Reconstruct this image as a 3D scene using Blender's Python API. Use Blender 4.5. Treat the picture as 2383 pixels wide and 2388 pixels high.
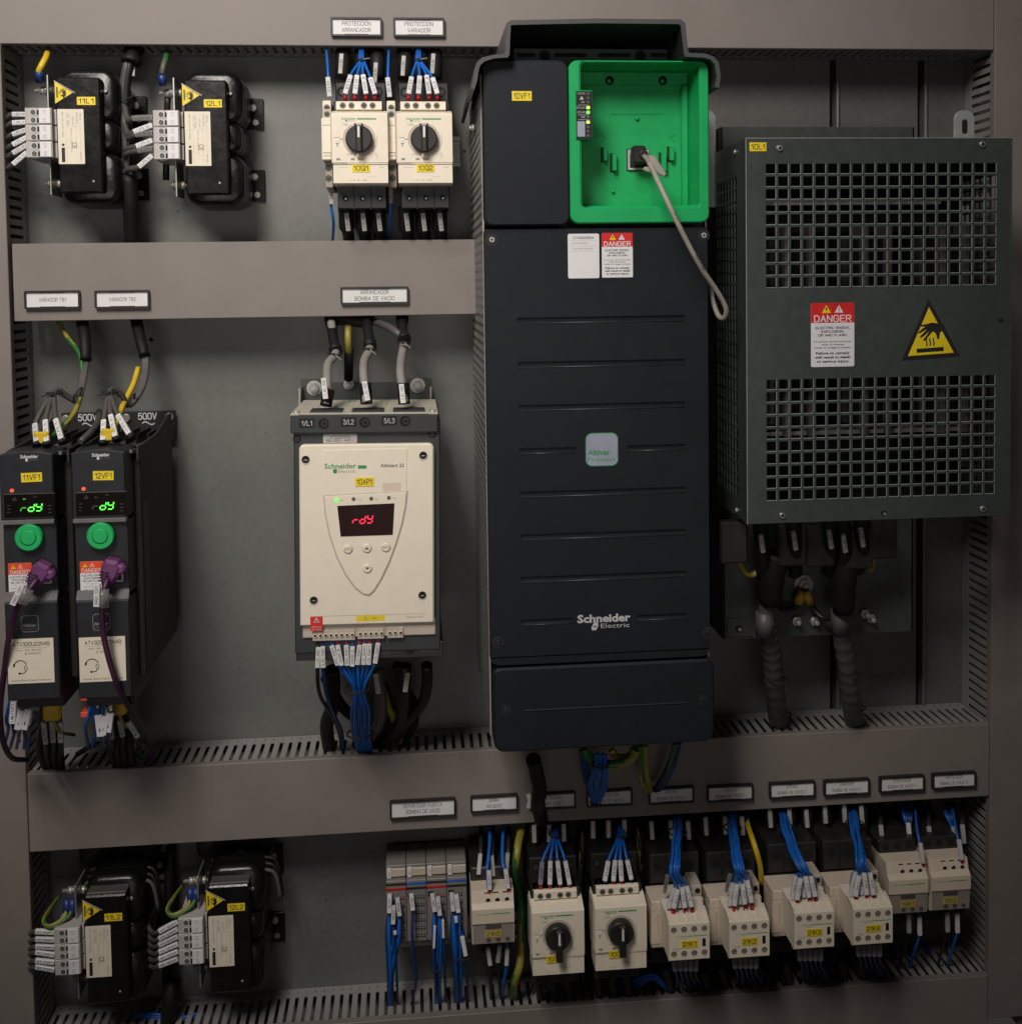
import bpy, bmesh, math, random
from mathutils import Vector, Matrix
random.seed(7)
for o in list(bpy.data.objects): bpy.data.objects.remove(o)
SC = bpy.context.scene
COL = SC.collection
K = 0.001                                   # builders work in millimetres

# ------------------------------------------------------------------ camera
IW, IH = 2383.0, 2388.0
FPX, PCX, PCY = 2584.0, 1206.0, 791.0
RX, RY, RZ = 0.04689075, -0.0924573, -0.01814103
PD = 1300.0                                 # camera to mounting panel
def _rot():
    return Matrix.Rotation(RZ, 3, 'Z') @ Matrix.Rotation(RY, 3, 'Y') @ Matrix.Rotation(RX, 3, 'X')
RI = _rot()
W2I = RI @ Matrix(((1, 0, 0), (0, 0, -1), (0, 1, 0)))     # world -> image axes
cam = bpy.data.cameras.new('camera'); co = bpy.data.objects.new('camera', cam); COL.objects.link(co)
M3 = (Matrix.Diagonal((1, -1, -1)) @ W2I).transposed()
co.matrix_world = Matrix.Translation((0, -PD * K, 0)) @ M3.to_4x4()
cam.sensor_fit = 'AUTO'; cam.sensor_width = 36; cam.lens = FPX / IH * 36
cam.shift_x = (IW / 2 - PCX) / IH; cam.shift_y = (PCY - IH / 2) / IH
cam.clip_start = 0.01; cam.clip_end = 50
SC.camera = co
def U(px, py, d):
    """photo pixel -> (x, z) in mm on the plane d mm in front of the mounting panel"""
    v = W2I.transposed() @ Vector(((px - PCX) / FPX, (py - PCY) / FPX, 1.0))
    t = (PD - d) / v.y
    return v.x * t, v.z * t
def U3(px, py, d):
    x, z = U(px, py, d); return (x, z, d)
def R4(x0, y0, x1, y1, d):
    """pixel rectangle (through its mid lines) -> x0,x1,z0,z1 on plane d"""
    xm, ym = (x0 + x1) / 2, (y0 + y1) / 2
    return U(x0, ym, d)[0], U(x1, ym, d)[0], U(xm, y1, d)[1], U(xm, y0, d)[1]

# ------------------------------------------------------------------ light
w = bpy.data.worlds.new("World"); SC.world = w; w.use_nodes = True
bg = w.node_tree.nodes['Background']; bg.inputs[0].default_value = (1.0, 0.86, 0.78, 1); bg.inputs[1].default_value = 0.035
def spot(name, loc, aim, power, size, blend, rad, col):
    l = bpy.data.lights.new(name, 'SPOT'); l.energy = power; l.spot_size = math.radians(size); l.spot_blend = blend
    l.shadow_soft_size = rad; l.color = col
    o = bpy.data.objects.new(name, l); COL.objects.link(o); o.location = loc
    o.rotation_euler = (Vector(aim) - Vector(loc)).to_track_quat('-Z', 'Y').to_euler()
    return o
spot('ceiling_lamp', (-0.75, -2.26, 2.9), (-0.13, 0, 0.34), 110, 34, 1.0, 0.14, (1.0, 0.97, 0.90))
spot('front_lamp', (-0.46, -1.38, 1.02), (-0.14, 0, 0.22), 118, 76, 1.0, 0.30, (1.0, 0.92, 0.85))
spot('bounce_fill', (-0.10, -2.1, -0.35), (-0.12, 0, 0.05), 27, 46, 1.0, 0.50, (1.0, 0.92, 0.86))  # added weak frontal fill, stands in for light bounced around the room
SC.view_settings.view_transform = 'Standard'; SC.view_settings.look = 'None'
SC.view_settings.exposure = -0.12; SC.view_settings.gamma = 1.0; SC.view_settings.use_curve_mapping = False
SC.render.engine = 'CYCLES'

# ------------------------------------------------------------------ materials
MATS = {}
def mat(name, col, rough=0.5, metal=0.0, var=0.12, scale=60.0, bump=0.0, bscale=900.0, emit=None, alpha=1.0, coat=0.0, spec=0.5, var2=0.0):
    m = bpy.data.materials.new(name); m.use_nodes = True; nt = m.node_tree; N = nt.nodes; L = nt.links
    b = N['Principled BSDF']; b.inputs['Roughness'].default_value = rough; b.inputs['Metallic'].default_value = metal
    b.inputs['Specular IOR Level'].default_value = spec
    b.inputs['Coat Weight'].default_value = coat; b.inputs['Alpha'].default_value = alpha
    tc = N.new('ShaderNodeTexCoord'); nz = N.new('ShaderNodeTexNoise'); nz.inputs['Scale'].default_value = scale
    nz.inputs['Detail'].default_value = 5; L.new(tc.outputs['Object'], nz.inputs['Vector'])
    rp = N.new('ShaderNodeMapRange'); rp.inputs[1].default_value = .3; rp.inputs[2].default_value = .7
    rp.inputs[3].default_value = 1 - var; rp.inputs[4].default_value = 1 + var
    L.new(nz.outputs['Fac'], rp.inputs[0])
    fac = rp.outputs[0]
    if var2:
        n2 = N.new('ShaderNodeTexNoise'); n2.inputs['Scale'].default_value = scale / 12; n2.inputs['Detail'].default_value = 3
        L.new(tc.outputs['Object'], n2.inputs['Vector'])
        r2 = N.new('ShaderNodeMapRange'); r2.inputs[1].default_value = .3; r2.inputs[2].default_value = .7
        r2.inputs[3].default_value = 1 - var2; r2.inputs[4].default_value = 1 + var2
        L.new(n2.outputs['Fac'], r2.inputs[0])
        mu = N.new('ShaderNodeMath'); mu.operation = 'MULTIPLY'; L.new(fac, mu.inputs[0]); L.new(r2.outputs[0], mu.inputs[1]); fac = mu.outputs[0]
    mx = N.new('ShaderNodeVectorMath'); mx.operation = 'SCALE'; mx.inputs[0].default_value = col
    L.new(fac, mx.inputs['Scale']); L.new(mx.outputs[0], b.inputs['Base Color'])
    rr = N.new('ShaderNodeMapRange'); rr.inputs[3].default_value = max(.02, rough - .06); rr.inputs[4].default_value = min(1, rough + .08)
    L.new(nz.outputs['Fac'], rr.inputs[0]); L.new(rr.outputs[0], b.inputs['Roughness'])
    if bump:
        n3 = N.new('ShaderNodeTexNoise'); n3.inputs['Scale'].default_value = bscale; L.new(tc.outputs['Object'], n3.inputs['Vector'])
        bp = N.new('ShaderNodeBump'); bp.inputs['Strength'].default_value = bump; bp.inputs['Distance'].default_value = .0006
        L.new(n3.outputs['Fac'], bp.inputs['Height']); L.new(bp.outputs[0], b.inputs['Normal'])
    if emit:
        b.inputs['Emission Color'].default_value = (*emit[0], 1); b.inputs['Emission Strength'].default_value = emit[1]
    MATS[name] = m; return m
mat('duct_grey', (.208, .185, .171), .55, var=.05, scale=25, bump=.25, bscale=1500, var2=.05)
mat('duct_side', (.26, .25, .24), .55, var=.05, bump=.2)
mat('panel_steel', (.150, .153, .145), .48, .30, var=.07, scale=120, bump=.12, bscale=700, var2=.10)
mat('plate_steel', (.075, .083, .080), .45, .4, var=.10, scale=90, bump=.1, var2=.12)
mat('cover_steel', (.135, .165, .160), .33, .72, var=.05, scale=90, bump=.06, bscale=500, var2=.07)
mat('steel_and_edge_highlight', (.40, .44, .43), .4, .4)
mat('zinc', (.42, .41, .38), .42, .8, var=.15, scale=300)
mat('bolt', (.50, .49, .46), .38, .55, var=.2, scale=500)
mat('black_plastic', (.018, .017, .017), .42, bump=.15)
mat('black_matt', (.010, .010, .010), .7)
mat('hole_black', (.004, .004, .004), .8)
mat('black_rubber', (.008, .008, .008), .55, bump=.3, bscale=1200, spec=.3)
mat('varnish', (.005, .005, .005), .30, var=.3, scale=200, bump=.45, bscale=140, spec=.45)
mat('core_black', (.005, .005, .005), .25, var=.3, scale=120, bump=.2, bscale=300)
mat('drive_plastic', (.0085, .0115, .0170), .50, bump=.3, bscale=2500, var=.10, spec=.28, var2=.15)
mat('drive_gloss', (.0150, .0190, .0260), .34, var=.05, spec=.9)
mat('vent_steel', (.20, .20, .19), .4, .7)
mat('drive_body', (.016, .019, .024), .5, bump=.2)
mat('hood_plastic', (.060, .064, .070), .45, bump=.3, bscale=2000, var=.06)
mat('small_drive', (.012, .014, .019), .48, bump=.2)
mat('small_side', (.026, .028, .028), .6)
mat('silver_plastic', (.17, .17, .17), .4, .2)
mat('starter_grey', (.030, .034, .038), .5, bump=.2)
mat('grille_cream', (.50, .47, .39), .5)
mat('green_plastic', (.006, .365, .105), .42, var=.04, bump=.12, bscale=1500)
mat('knob_green', (.010, .42, .12), .5, var=.06)
mat('cream', (.80, .73, .60), .42, var=.03, bump=.08)
mat('cream_dull', (.50, .44, .37), .5, var=.06)
mat('cream_warm', (.66, .57, .46), .45, var=.04)
mat('cream_dark', (.30, .265, .22), .5)
mat('block_grey', (.44, .42, .40), .45, var=.05)
mat('term_grey', (.20, .185, .17), .5, var=.06)
mat('white_card', (.70, .70, .70), .5, var=.03)
mat('white_sticker', (.74, .74, .76), .42, var=.02)
mat('marker_white', (.60, .60, .62), .4, var=.06)
mat('cream_sticker', (.74, .68, .56), .5, var=.05)
mat('grey_sticker', (.42, .41, .39), .45)
mat('yellow', (.80, .62, .015), .45, var=.04)
mat('red', (.62, .020, .022), .45)
mat('orange_red', (.72, .07, .02), .5)
mat('ferrule_red', (.50, .010, .010), .35)
mat('ferrule_blue', (.012, .035, .16), .4)
mat('ink', (.012, .012, .012), .6)
mat('ink_grey', (.10, .10, .10), .6)
mat('ink_soft', (.26, .25, .23), .6)
mat('ink_white', (.55, .56, .58), .6)
mat('logo_green', (.02, .28, .085), .5)
mat('badge', (.30, .33, .42), .5)
mat('wire_blue', (.006, .115, .48), .38, var=.1)
mat('wire_dark_blue', (.004, .035, .14), .4)
mat('wire_black', (.012, .011, .011), .45)
mat('wire_grey', (.075, .070, .066), .45)
mat('wire_light_grey', (.24, .225, .21), .5)
mat('wire_yellow', (.60, .42, .02), .4)
mat('lug_dull', (.30, .19, .015), .5)
mat('wire_green', (.025, .13, .03), .4)
mat('wire_olive', (.28, .24, .04), .4)
mat('cable_cream', (.33, .31, .265), .5)
mat('cable_purple', (.045, .010, .038), .45)
mat('lip_highlight', (.034, .038, .045), .35)
mat('boot_purple', (.14, .042, .14), .4)
mat('clear_plastic', (.45, .45, .45), .15, alpha=.35)
mat('clear_cover', (.22, .21, .20), .12, alpha=.30)
mat('conduit', (.075, .072, .068), .5, .1)
mat('copper', (.35, .18, .10), .4, .6)
mat('wall_brown', (.16, .115, .10), .6)
mat('display_dark', (.008, .006, .005), .25, spec=.1)
mat('display_red', (.016, .003, .003), .25, spec=.08)
mat('led_green', (.1, .6, .1), .4, emit=((.10, 1.0, .05), 1.6))
mat('led_lime', (.4, .7, .1), .4, emit=((.45, 1.0, .05), 1.5))
mat('led_red', (.6, .05, .02), .4, emit=((1.0, .06, .02), 1.8))
mat('seg_red', (.6, .02, .05), .4, emit=((1.0, .01, .06), 1.2))
mat('glow_green', (.05, .3, .05), .4, emit=((.05, .45, .02), .8))
mat('glow_dim', (.03, .05, .03), .4, emit=((.03, .10, .02), .35))

# ------------------------------------------------------------------ mesh builder (coordinates are x, z, d)
TC = {}
def text_mesh(s, bold):
    k = (s, bold)
    if k in TC: return TC[k]
    c = bpy.data.curves.new('t', 'FONT'); c.body = s; c.resolution_u = 2; c.offset = bold; c.size = 1
    o = bpy.data.objects.new('t', c); me = o.to_mesh()
    V = [(v.co.x, v.co.y) for v in me.vertices]; F = [tuple(p.vertices) for p in me.polygons]
    o.to_mesh_clear(); bpy.data.objects.remove(o); bpy.data.curves.remove(c)
    if not V: V = [(0, 0)]
    TC[k] = (V, F, min(v[0] for v in V), max(v[0] for v in V)); return TC[k]
def rr(x0, x1, z0, z1, r, n=4):
    if isinstance(r, (int, float)): r = (r,) * 4
    P = []
    for (cx, cz, a0, q) in ((x1, z0, -90, r[0]), (x1, z1, 0, r[1]), (x0, z1, 90, r[2]), (x0, z0, 180, r[3])):
        sx = -1 if cx == x1 else 1; sz = 1 if cz == z0 else -1
        for i in range(n + 1):
            a = math.radians(a0 + 90 * i / n)
            P.append((cx + sx * q + q * math.cos(a), cz + sz * q + q * math.sin(a)))
    return P
def inset(P, b):
    n = len(P); O = []
    A = sum(P[i][0] * P[(i + 1) % n][1] - P[(i + 1) % n][0] * P[i][1] for i in range(n))
    s = 1 if A > 0 else -1
    for i in range(n):
        p, q, t = P[i - 1], P[i], P[(i + 1) % n]
        a = Vector((q[0] - p[0], q[1] - p[1])); c = Vector((t[0] - q[0], t[1] - q[1]))
        if a.length < 1e-6: a = c.copy()
        if c.length < 1e-6: c = a.copy()
        a.normalize(); c.normalize()
        na = Vector((-a.y, a.x)) * s; nc = Vector((-c.y, c.x)) * s
        m = na + nc; l = m.length
        if l < 1e-4: m = na; l = 1
        m = m / l; k = min(2.0, 1 / max(.3, m.dot(na)))
        O.append((q[0] + m.x * b * k, q[1] + m.y * b * k))
    return O
PL = {'xz': lambda a, b, c: (a, b, c), 'xd': lambda a, b, c: (a, c, b), 'dz': lambda a, b, c: (c, b, a)}

_G = """A:4:0,0 2,6 4,0|.7,2 3.3,2
B:4:0,0 0,6 2.7,6 3.7,5.2 3.7,3.9 2.7,3.1 0,3.1|2.7,3.1 4,2.3 4,.8 3,0 0,0
C:4:4,4.6 3.1,6 .9,6 0,4.8 0,1.2 .9,0 3.1,0 4,1.4
D:4:0,0 0,6 2.6,6 4,4.6 4,1.4 2.6,0 0,0
E:3.6:3.6,6 0,6 0,0 3.6,0|0,3.1 3.2,3.1
F:3.4:3.4,6 0,6 0,0|0,3.1 3,3.1
G:4.2:4.1,4.6 3.1,6 .9,6 0,4.8 0,1.2 .9,0 3.1,0 4.2,1.2 4.2,2.8 2.4,2.8
H:4:0,0 0,6|4,0 4,6|0,3.1 4,3.1
I:.2:.1,0 .1,6
J:3:3,6 3,1.1 2.3,0 .7,0 0,1.1 0,1.8
K:4:0,0 0,6|4,6 0,2.4|1.4,3.6 4,0
L:3.3:0,6 0,0 3.3,0
M:4.8:0,0 0,6 2.4,.6 4.8,6 4.8,0
N:4:0,0 0,6 4,0 4,6
O:4.4:.9,6 0,4.8 0,1.2 .9,0 3.5,0 4.4,1.2 4.4,4.8 3.5,6 .9,6
P:3.8:0,0 0,6 2.8,6 3.8,5.1 3.8,3.7 2.8,2.8 0,2.8
Q:4.4:.9,6 0,4.8 0,1.2 .9,0 3.5,0 4.4,1.2 4.4,4.8 3.5,6 .9,6|2.7,1.7 4.6,-.4
R:4:0,0 0,6 2.8,6 3.8,5.1 3.8,3.8 2.8,2.9 0,2.9|2.2,2.9 4,0
S:3.9:3.8,4.7 3,6 .9,6 .1,5.2 .1,4 .9,3.3 3,2.8 3.9,2 3.9,.8 3,0 .8,0 0,1.3
T:4:0,6 4,6|2,6 2,0
U:4:0,6 0,1.2 .9,0 3.1,0 4,1.2 4,6
V:4.2:0,6 2.1,0 4.2,6
W:6:0,6 1.5,0 3,5.6 4.5,0 6,6
X:4:0,0 4,6|0,6 4,0
Y:4:0,6 2,3 4,6|2,3 2,0
Z:3.8:0,6 3.8,6 0,0 3.8,0
0:3.8:.8,6 0,4.8 0,1.2 .8,0 3,0 3.8,1.2 3.8,4.8 3,6 .8,6
1:2.3:.1,4.5 1,4.9 2,6 2,0
2:3.8:0,4.4 .3,5.5 1,6 2.9,6 3.7,5.2 3.7,4 3,3 .1,.9 0,0 3.8,0
3:3.8:.1,4.8 .9,6 2.8,6 3.6,5.2 3.6,4 2.7,3.2 1.5,3.2|2.7,3.2 3.8,2.3 3.8,.9 2.9,0 .8,0 0,1.2
4:4:3,0 3,6 0,1.8 4,1.8
5:3.8:3.5,6 .6,6 .3,3.3 1.1,3.8 2.8,3.8 3.8,2.8 3.8,1 2.8,0 .8,0 0,1.1
6:3.8:3.7,5 2.9,6 1.1,6 0,4.8 0,1.2 .9,0 2.9,0 3.8,1 3.8,2.6 2.9,3.5 .9,3.5 0,2.5
7:3.8:0,6 3.8,6 2,2.8 1.4,0
8:3.8:1,3.2 .1,4 .1,5.2 .9,6 2.9,6 3.7,5.2 3.7,4 2.8,3.2 1,3.2 0,2.3 0,.9 .9,0 2.9,0 3.8,.9 3.8,2.3 2.8,3.2
9:3.8:3.8,3.5 2.9,2.5 .9,2.5 0,3.4 0,5 .9,6 2.9,6 3.8,4.8 3.8,1.2 2.7,0 .9,0 .1,1
-:2.4:.2,2.6 2.2,2.6
_:3.6:0,-.5 3.6,-.5
.:.4:.2,0 .2,.5
,:.5:.4,.5 0,-1
/:2.4:0,-.3 2.4,6.3
!:.3:.15,6 .15,2|.15,0 .15,.6
+:3:0,3 3,3|1.5,1.5 1.5,4.5
~:3.4:0,2.6 .8,3.4 2.4,2.4 3.4,3.2
(:1.4:1.4,6.6 .2,4.6 .2,1.4 1.4,-.6
):1.4:0,6.6 1.2,4.6 1.2,1.4 0,-.6"""
GL = {}
for ln in _G.split('\n'):
    ch = ln[0]; wd, st = ln[2:].split(':', 1)
    GL[ch] = (float(wd), [[tuple(float(q) for q in p.split(',')) for p in r.split(' ')] for r in st.split('|')])
def stroke_text(s, th):
    """returns quads (list of 4 points) in grid units and the total width; cap height 6"""
    x = 0; Q = []
    for ch in s:
        if ch == ' ': x += 3.0; continue
        wd, st = GL[ch]
        for r in st:
            for k, (a, b) in enumerate(zip(r[:-1], r[1:])):
                dx, dy = b[0] - a[0], b[1] - a[1]; L = math.hypot(dx, dy) or 1; dx /= L; dy /= L; e = th * .38
                ax, ay, bx, by = a[0] - dx * e, a[1] - dy * e, b[0] + dx * e, b[1] + dy * e; nx, ny = -dy * th / 2, dx * th / 2
                Q.append([(x + ax - nx, ay - ny), (x + bx - nx, by - ny), (x + bx + nx, by + ny), (x + ax + nx, ay + ny)])
        x += wd + 1.55
    return Q, x - 1.55
class MB:
    def __init__(s): s.v = []; s.f = []; s.m = []; s.ms = []; s.sm = []
    def mi(s, m):
        if m not in s.ms: s.ms.append(m)
        return s.ms.index(m)
    def add(s, V, F, m, smooth=False):
        o = len(s.v); s.v += V; k = s.mi(m)
        for f in F: s.f.append(tuple(i + o for i in f)); s.m.append(k); s.sm.append(smooth)
        return s
    def box(s, x0, x1, z0, z1, d0, d1, m, b=0.0):
        if b <= 0:
            V = [(x, z, d) for d in (d0, d1) for z in (z0, z1) for x in (x0, x1)]
            return s.add(V, [(0, 1, 3, 2), (4, 6, 7, 5), (0, 4, 5, 1), (2, 3, 7, 6), (0, 2, 6, 4), (1, 5, 7, 3)], m)
        b = min(b, abs(x1 - x0) * .45, abs(z1 - z0) * .45, abs(d1 - d0) * .45)
        V = []; idx = {}
        for i, x in enumerate((x0, x1)):
            for j, z in enumerate((z0, z1)):
                for k, d in enumerate((d0, d1)):
                    sx, sz, sd = (b, -b)[i], (b, -b)[j], (b, -b)[k]
                    for a, p in enumerate(((x, z + sz, d + sd), (x + sx, z, d + sd), (x + sx, z + sz, d))):
                        idx[i, j, k, a] = len(V); V.append(p)
        F = []
        for i in (0, 1): F.append([idx[i, j, k, 0] for j, k in ((0, 0), (1, 0), (1, 1), (0, 1))])
        for j in (0, 1): F.append([idx[i, j, k, 1] for i, k in ((0, 0), (1, 0), (1, 1), (0, 1))])
        for k in (0, 1): F.append([idx[i, j, k, 2] for i, j in ((0, 0), (1, 0), (1, 1), (0, 1))])
        for i in (0, 1):
            for j in (0, 1):
                F.append([idx[i, j, 0, 0], idx[i, j, 1, 0], idx[i, j, 1, 1], idx[i, j, 0, 1]])
                F.append([idx[i, 0, j, 0], idx[i, 1, j, 0], idx[i, 1, j, 2], idx[i, 0, j, 2]])
                F.append([idx[0, i, j, 1], idx[1, i, j, 1], idx[1, i, j, 2], idx[0, i, j, 2]])
                for k in (0, 1): F.append([idx[i, j, k, 0], idx[i, j, k, 1], idx[i, j, k, 2]])
        return s.add(V, F, m)
    def prism(s, P, a0, a1, m, b=0.0, plane='xz', mside=None):
        g = PL[plane]; n = len(P); V = [g(p[0], p[1], a0) for p in P]
        if b > 0:
            Q = inset(P, b); sgn = 1 if a1 > a0 else -1
            V += [g(p[0], p[1], a1 - b * sgn) for p in P] + [g(p[0], p[1], a1) for p in Q]
            F = [tuple(range(n))[::-1], tuple(range(2 * n, 3 * n))]
            S = [(i, (i + 1) % n, (i + 1) % n + n, i + n) for i in range(n)] + [(i + n, (i + 1) % n + n, (i + 1) % n + 2 * n, i + 2 * n) for i in range(n)]
        else:
            V += [g(p[0], p[1], a1) for p in P]; F = [tuple(range(n))[::-1], tuple(range(n, 2 * n))]
            S = [(i, (i + 1) % n, (i + 1) % n + n, i + n) for i in range(n)]
        if mside: s.add(V, F, m); return s.add(V, S, mside)
        return s.add(V, F + S, m)
    def ring(s, A, B, d0, d1, m, closed=True, minner=None):
        n = len(A); V = [(p[0], p[1], d) for d in (d0, d1) for p in A] + [(p[0], p[1], d) for d in (d0, d1) for p in B]
        F = []; G = []
        for i in range(n if closed else n - 1):
            j = (i + 1) % n
            F += [(n + i, n + j, 3 * n + j, 3 * n + i), (i, j, n + j, n + i), (i, j, 2 * n + j, 2 * n + i)]
            G.append((2 * n + i, 2 * n + j, 3 * n + j, 3 * n + i))
        if not closed: F += [(0, n, 3 * n, 2 * n), (n - 1, 2 * n - 1, 4 * n - 1, 3 * n - 1)]
        if minner: s.add(V, F, m); return s.add(V, G, minner)
        return s.add(V, F + G, m)
    def cyl(s, x, z, d0, d1, r, m, n=20, r1=None, axis='d', b=0.0, mtop=None):
        """axis d: centre (x,z) from d0 to d1; axis x: centre (z=x, d=z) spans x; axis z: centre (x, d=z) spans z"""
        r1 = r if r1 is None else r1
        g = {'d': lambda u, v, t: (u, v, t), 'x': lambda u, v, t: (t, u, v), 'z': lambda u, v, t: (u, t, v)}[axis]
        R = [(r, d0), (r1, d1)]
        if b: sg = 1 if d1 > d0 else -1; R = [(r, d0), (r1, d1 - b * sg), (r1 - b, d1)]
        V = [g(x + q * math.cos(2 * math.pi * i / n), z + q * math.sin(2 * math.pi * i / n), t) for q, t in R for i in range(n)]
        S = [(k * n + i, k * n + (i + 1) % n, (k + 1) * n + (i + 1) % n, (k + 1) * n + i) for k in range(len(R) - 1) for i in range(n)]
        s.add(V, S, m, True)
        c = (len(R) - 1) * n
        s.add(V, [tuple(range(n))[::-1]], m); return s.add(V, [tuple(range(c, c + n))], mtop or m)
    def tube(s, path, r, m, n=8, m2=None, smooth=4, rad=None):
        P = [Vector(p) for p in path]
        if smooth and len(P) > 2:
            Q = []
            for i in range(len(P) - 1):
                p0 = P[i - 1] if i else P[0] * 2 - P[1]; p3 = P[i + 2] if i + 2 < len(P) else P[-1] * 2 - P[-2]
                for k in range(smooth):
                    t = k / smooth
                    Q.append(.5 * ((2 * P[i]) + (P[i + 1] - p0) * t + (2 * p0 - 5 * P[i] + 4 * P[i + 1] - p3) * t * t + (3 * P[i] - p0 - 3 * P[i + 1] + p3) * t ** 3))
            Q.append(P[-1]); P = Q
        V = []; up = Vector((0, 0, 1)); np_ = len(P)
        T0 = (P[1] - P[0]).normalized()
        a = T0.orthogonal().normalized()
        for i, p in enumerate(P):
            T = (P[min(i + 1, np_ - 1)] - P[max(i - 1, 0)]).normalized()
            a = (a - T * a.dot(T)).normalized(); c = T.cross(a)
            q = rad(i / (np_ - 1)) if rad else r
            for k in range(n):
                an = 2 * math.pi * k / n; V.append(tuple(p + a * (q * math.cos(an)) + c * (q * math.sin(an))))
        F1 = []; F2 = []
        for i in range(np_ - 1):
            for k in range(n):
                f = (i * n + k, i * n + (k + 1) % n, (i + 1) * n + (k + 1) % n, (i + 1) * n + k)
                (F2 if m2 and (k + i // 2) % n < n // 2 else F1).append(f)
        s.add(V, F1, m, True)
        if F2: s.add(V, F2, m2, True)
        return s.add(V, [tuple(range(n))[::-1], tuple(range((np_ - 1) * n, np_ * n))], m)
    def text(s, t, x, z, d, h, m, w=None, rot=0, bold=0.0, align='c', skew=0):
        return s.text3(t, (x, z, d), (math.cos(math.radians(rot)), math.sin(math.radians(rot)), 0), (-math.sin(math.radians(rot)), math.cos(math.radians(rot)), 0), h, m, w, bold, align, skew)
    def text3(s, t, O, ex, ey, h, m, w=None, bold=0.0, align='c', skew=0):
        if all(c in GL or c == ' ' for c in t):
            Q, W = stroke_text(t, .68 + bold * 13); sc = h / 6; sx = w / W if w else sc
            O = Vector(O); ex = Vector(ex); ey = Vector(ey); nn = ex.cross(ey); off = {'c': W / 2, 'l': 0, 'r': W}[align]; V = []; F = []
            for k, q in enumerate(Q):
                for a, b in q: V.append(tuple(O + ex * ((a - off) * sx) + ey * ((b - 3) * sc) + nn * (.012 * (k % 6))))
                F.append((4 * k, 4 * k + 1, 4 * k + 2, 4 * k + 3))
            return s.add(V, F, m)
        V, F, a, b = text_mesh(t, bold); sc = h / .70
        sx = (w / (b - a)) if w and b > a else sc
        off = {'c': (a + b) / 2, 'l': a, 'r': b}[align]
        O = Vector(O); ex = Vector(ex); ey = Vector(ey)
        return s.add([tuple(O + ex * ((x - off) * sx + skew * (y - .35) * sc) + ey * ((y - .35) * sc)) for x, y in V], F, m)
    def grid(s, us, vs, solid, t0, t1, g, m):
        nu, nv = len(us), len(vs)
        V = [g(u, v, t) for t in (t0, t1) for v in vs for u in us]
        I = lambda i, j, k: k * nu * nv + j * nu + i
        ok = lambda i, j: 0 <= i < nu - 1 and 0 <= j < nv - 1 and solid(i, j)
        F = []
        for j in range(nv - 1):
            for i in range(nu - 1):
                if not ok(i, j): continue
                F += [(I(i, j, 1), I(i + 1, j, 1), I(i + 1, j + 1, 1), I(i, j + 1, 1)), (I(i, j, 0), I(i, j + 1, 0), I(i + 1, j + 1, 0), I(i + 1, j, 0))]
                if not ok(i - 1, j): F.append((I(i, j, 0), I(i, j, 1), I(i, j + 1, 1), I(i, j + 1, 0)))
                if not ok(i + 1, j): F.append((I(i + 1, j, 0), I(i + 1, j + 1, 0), I(i + 1, j + 1, 1), I(i + 1, j, 1)))
                if not ok(i, j - 1): F.append((I(i, j, 0), I(i + 1, j, 0), I(i + 1, j, 1), I(i, j, 1)))
                if not ok(i, j + 1): F.append((I(i, j + 1, 0), I(i, j + 1, 1), I(i + 1, j + 1, 1), I(i + 1, j + 1, 0)))
        return s.add(V, F, m)
    def screw(s, x, z, d, r, m='zinc', cup='hole_black', slot=True):
        if cup: s.cyl(x, z, d - .5, d + .25, r * 1.45, cup, 18)
        s.cyl(x, z, d, d + .9, r, m, 16, b=.3)
        if slot:
            s.box(x - r * .62, x + r * .62, z - r * .13, z + r * .13, d + .88, d + .96, 'hole_black')
            s.box(x - r * .13, x + r * .13, z - r * .62, z - r * .13, d + .88, d + .96, 'hole_black')
            s.box(x - r * .13, x + r * .13, z + r * .13, z + r * .62, d + .88, d + .96, 'hole_black')
        return s
    def hex(s, a, b, t0, t1, r, m, axis='d'):
        return s.cyl(a, b, t0, t1, r, m, 6, axis=axis, b=.4)
    def build(s, name, parent=None, org=None):
        """org: (x,z,d) origin in builder coordinates (for top-level meshes)"""
        ox, oz, od = org or (0, 0, 0)
        me = bpy.data.meshes.new(name)
        me.from_pydata([((x - ox) * K, -(d - od) * K, (z - oz) * K) for x, z, d in s.v], [], s.f)
        for m in s.ms: me.materials.append(MATS[m])
        me.polygons.foreach_set('material_index', s.m); me.polygons.foreach_set('use_smooth', s.sm)
        bm = bmesh.new(); bm.from_mesh(me)
        bmesh.ops.remove_doubles(bm, verts=bm.verts, dist=1e-7)
        bmesh.ops.recalc_face_normals(bm, faces=bm.faces); bm.to_mesh(me); bm.free()
        o = bpy.data.objects.new(name, me); COL.objects.link(o)
        if org: o.location = (ox * K, -od * K, oz * K)
        if parent: o.parent = parent
        return o
LABELS = {}
def tag(o, label, cat, group=None, kind=None):
    o['label'] = label; o['category'] = cat
    if group: o['group'] = group
    if kind: o['kind'] = kind
    LABELS.setdefault(label, []).append(o.name); return o
def thing(name, label, cat, x, z, d=0, group=None):
    o = bpy.data.objects.new(name, None); o.empty_display_size = .02; COL.objects.link(o); o.location = (x * K, -d * K, z * K)
    return tag(o, label, cat, group)
def struct(o): o['kind'] = 'structure'; return o

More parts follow.
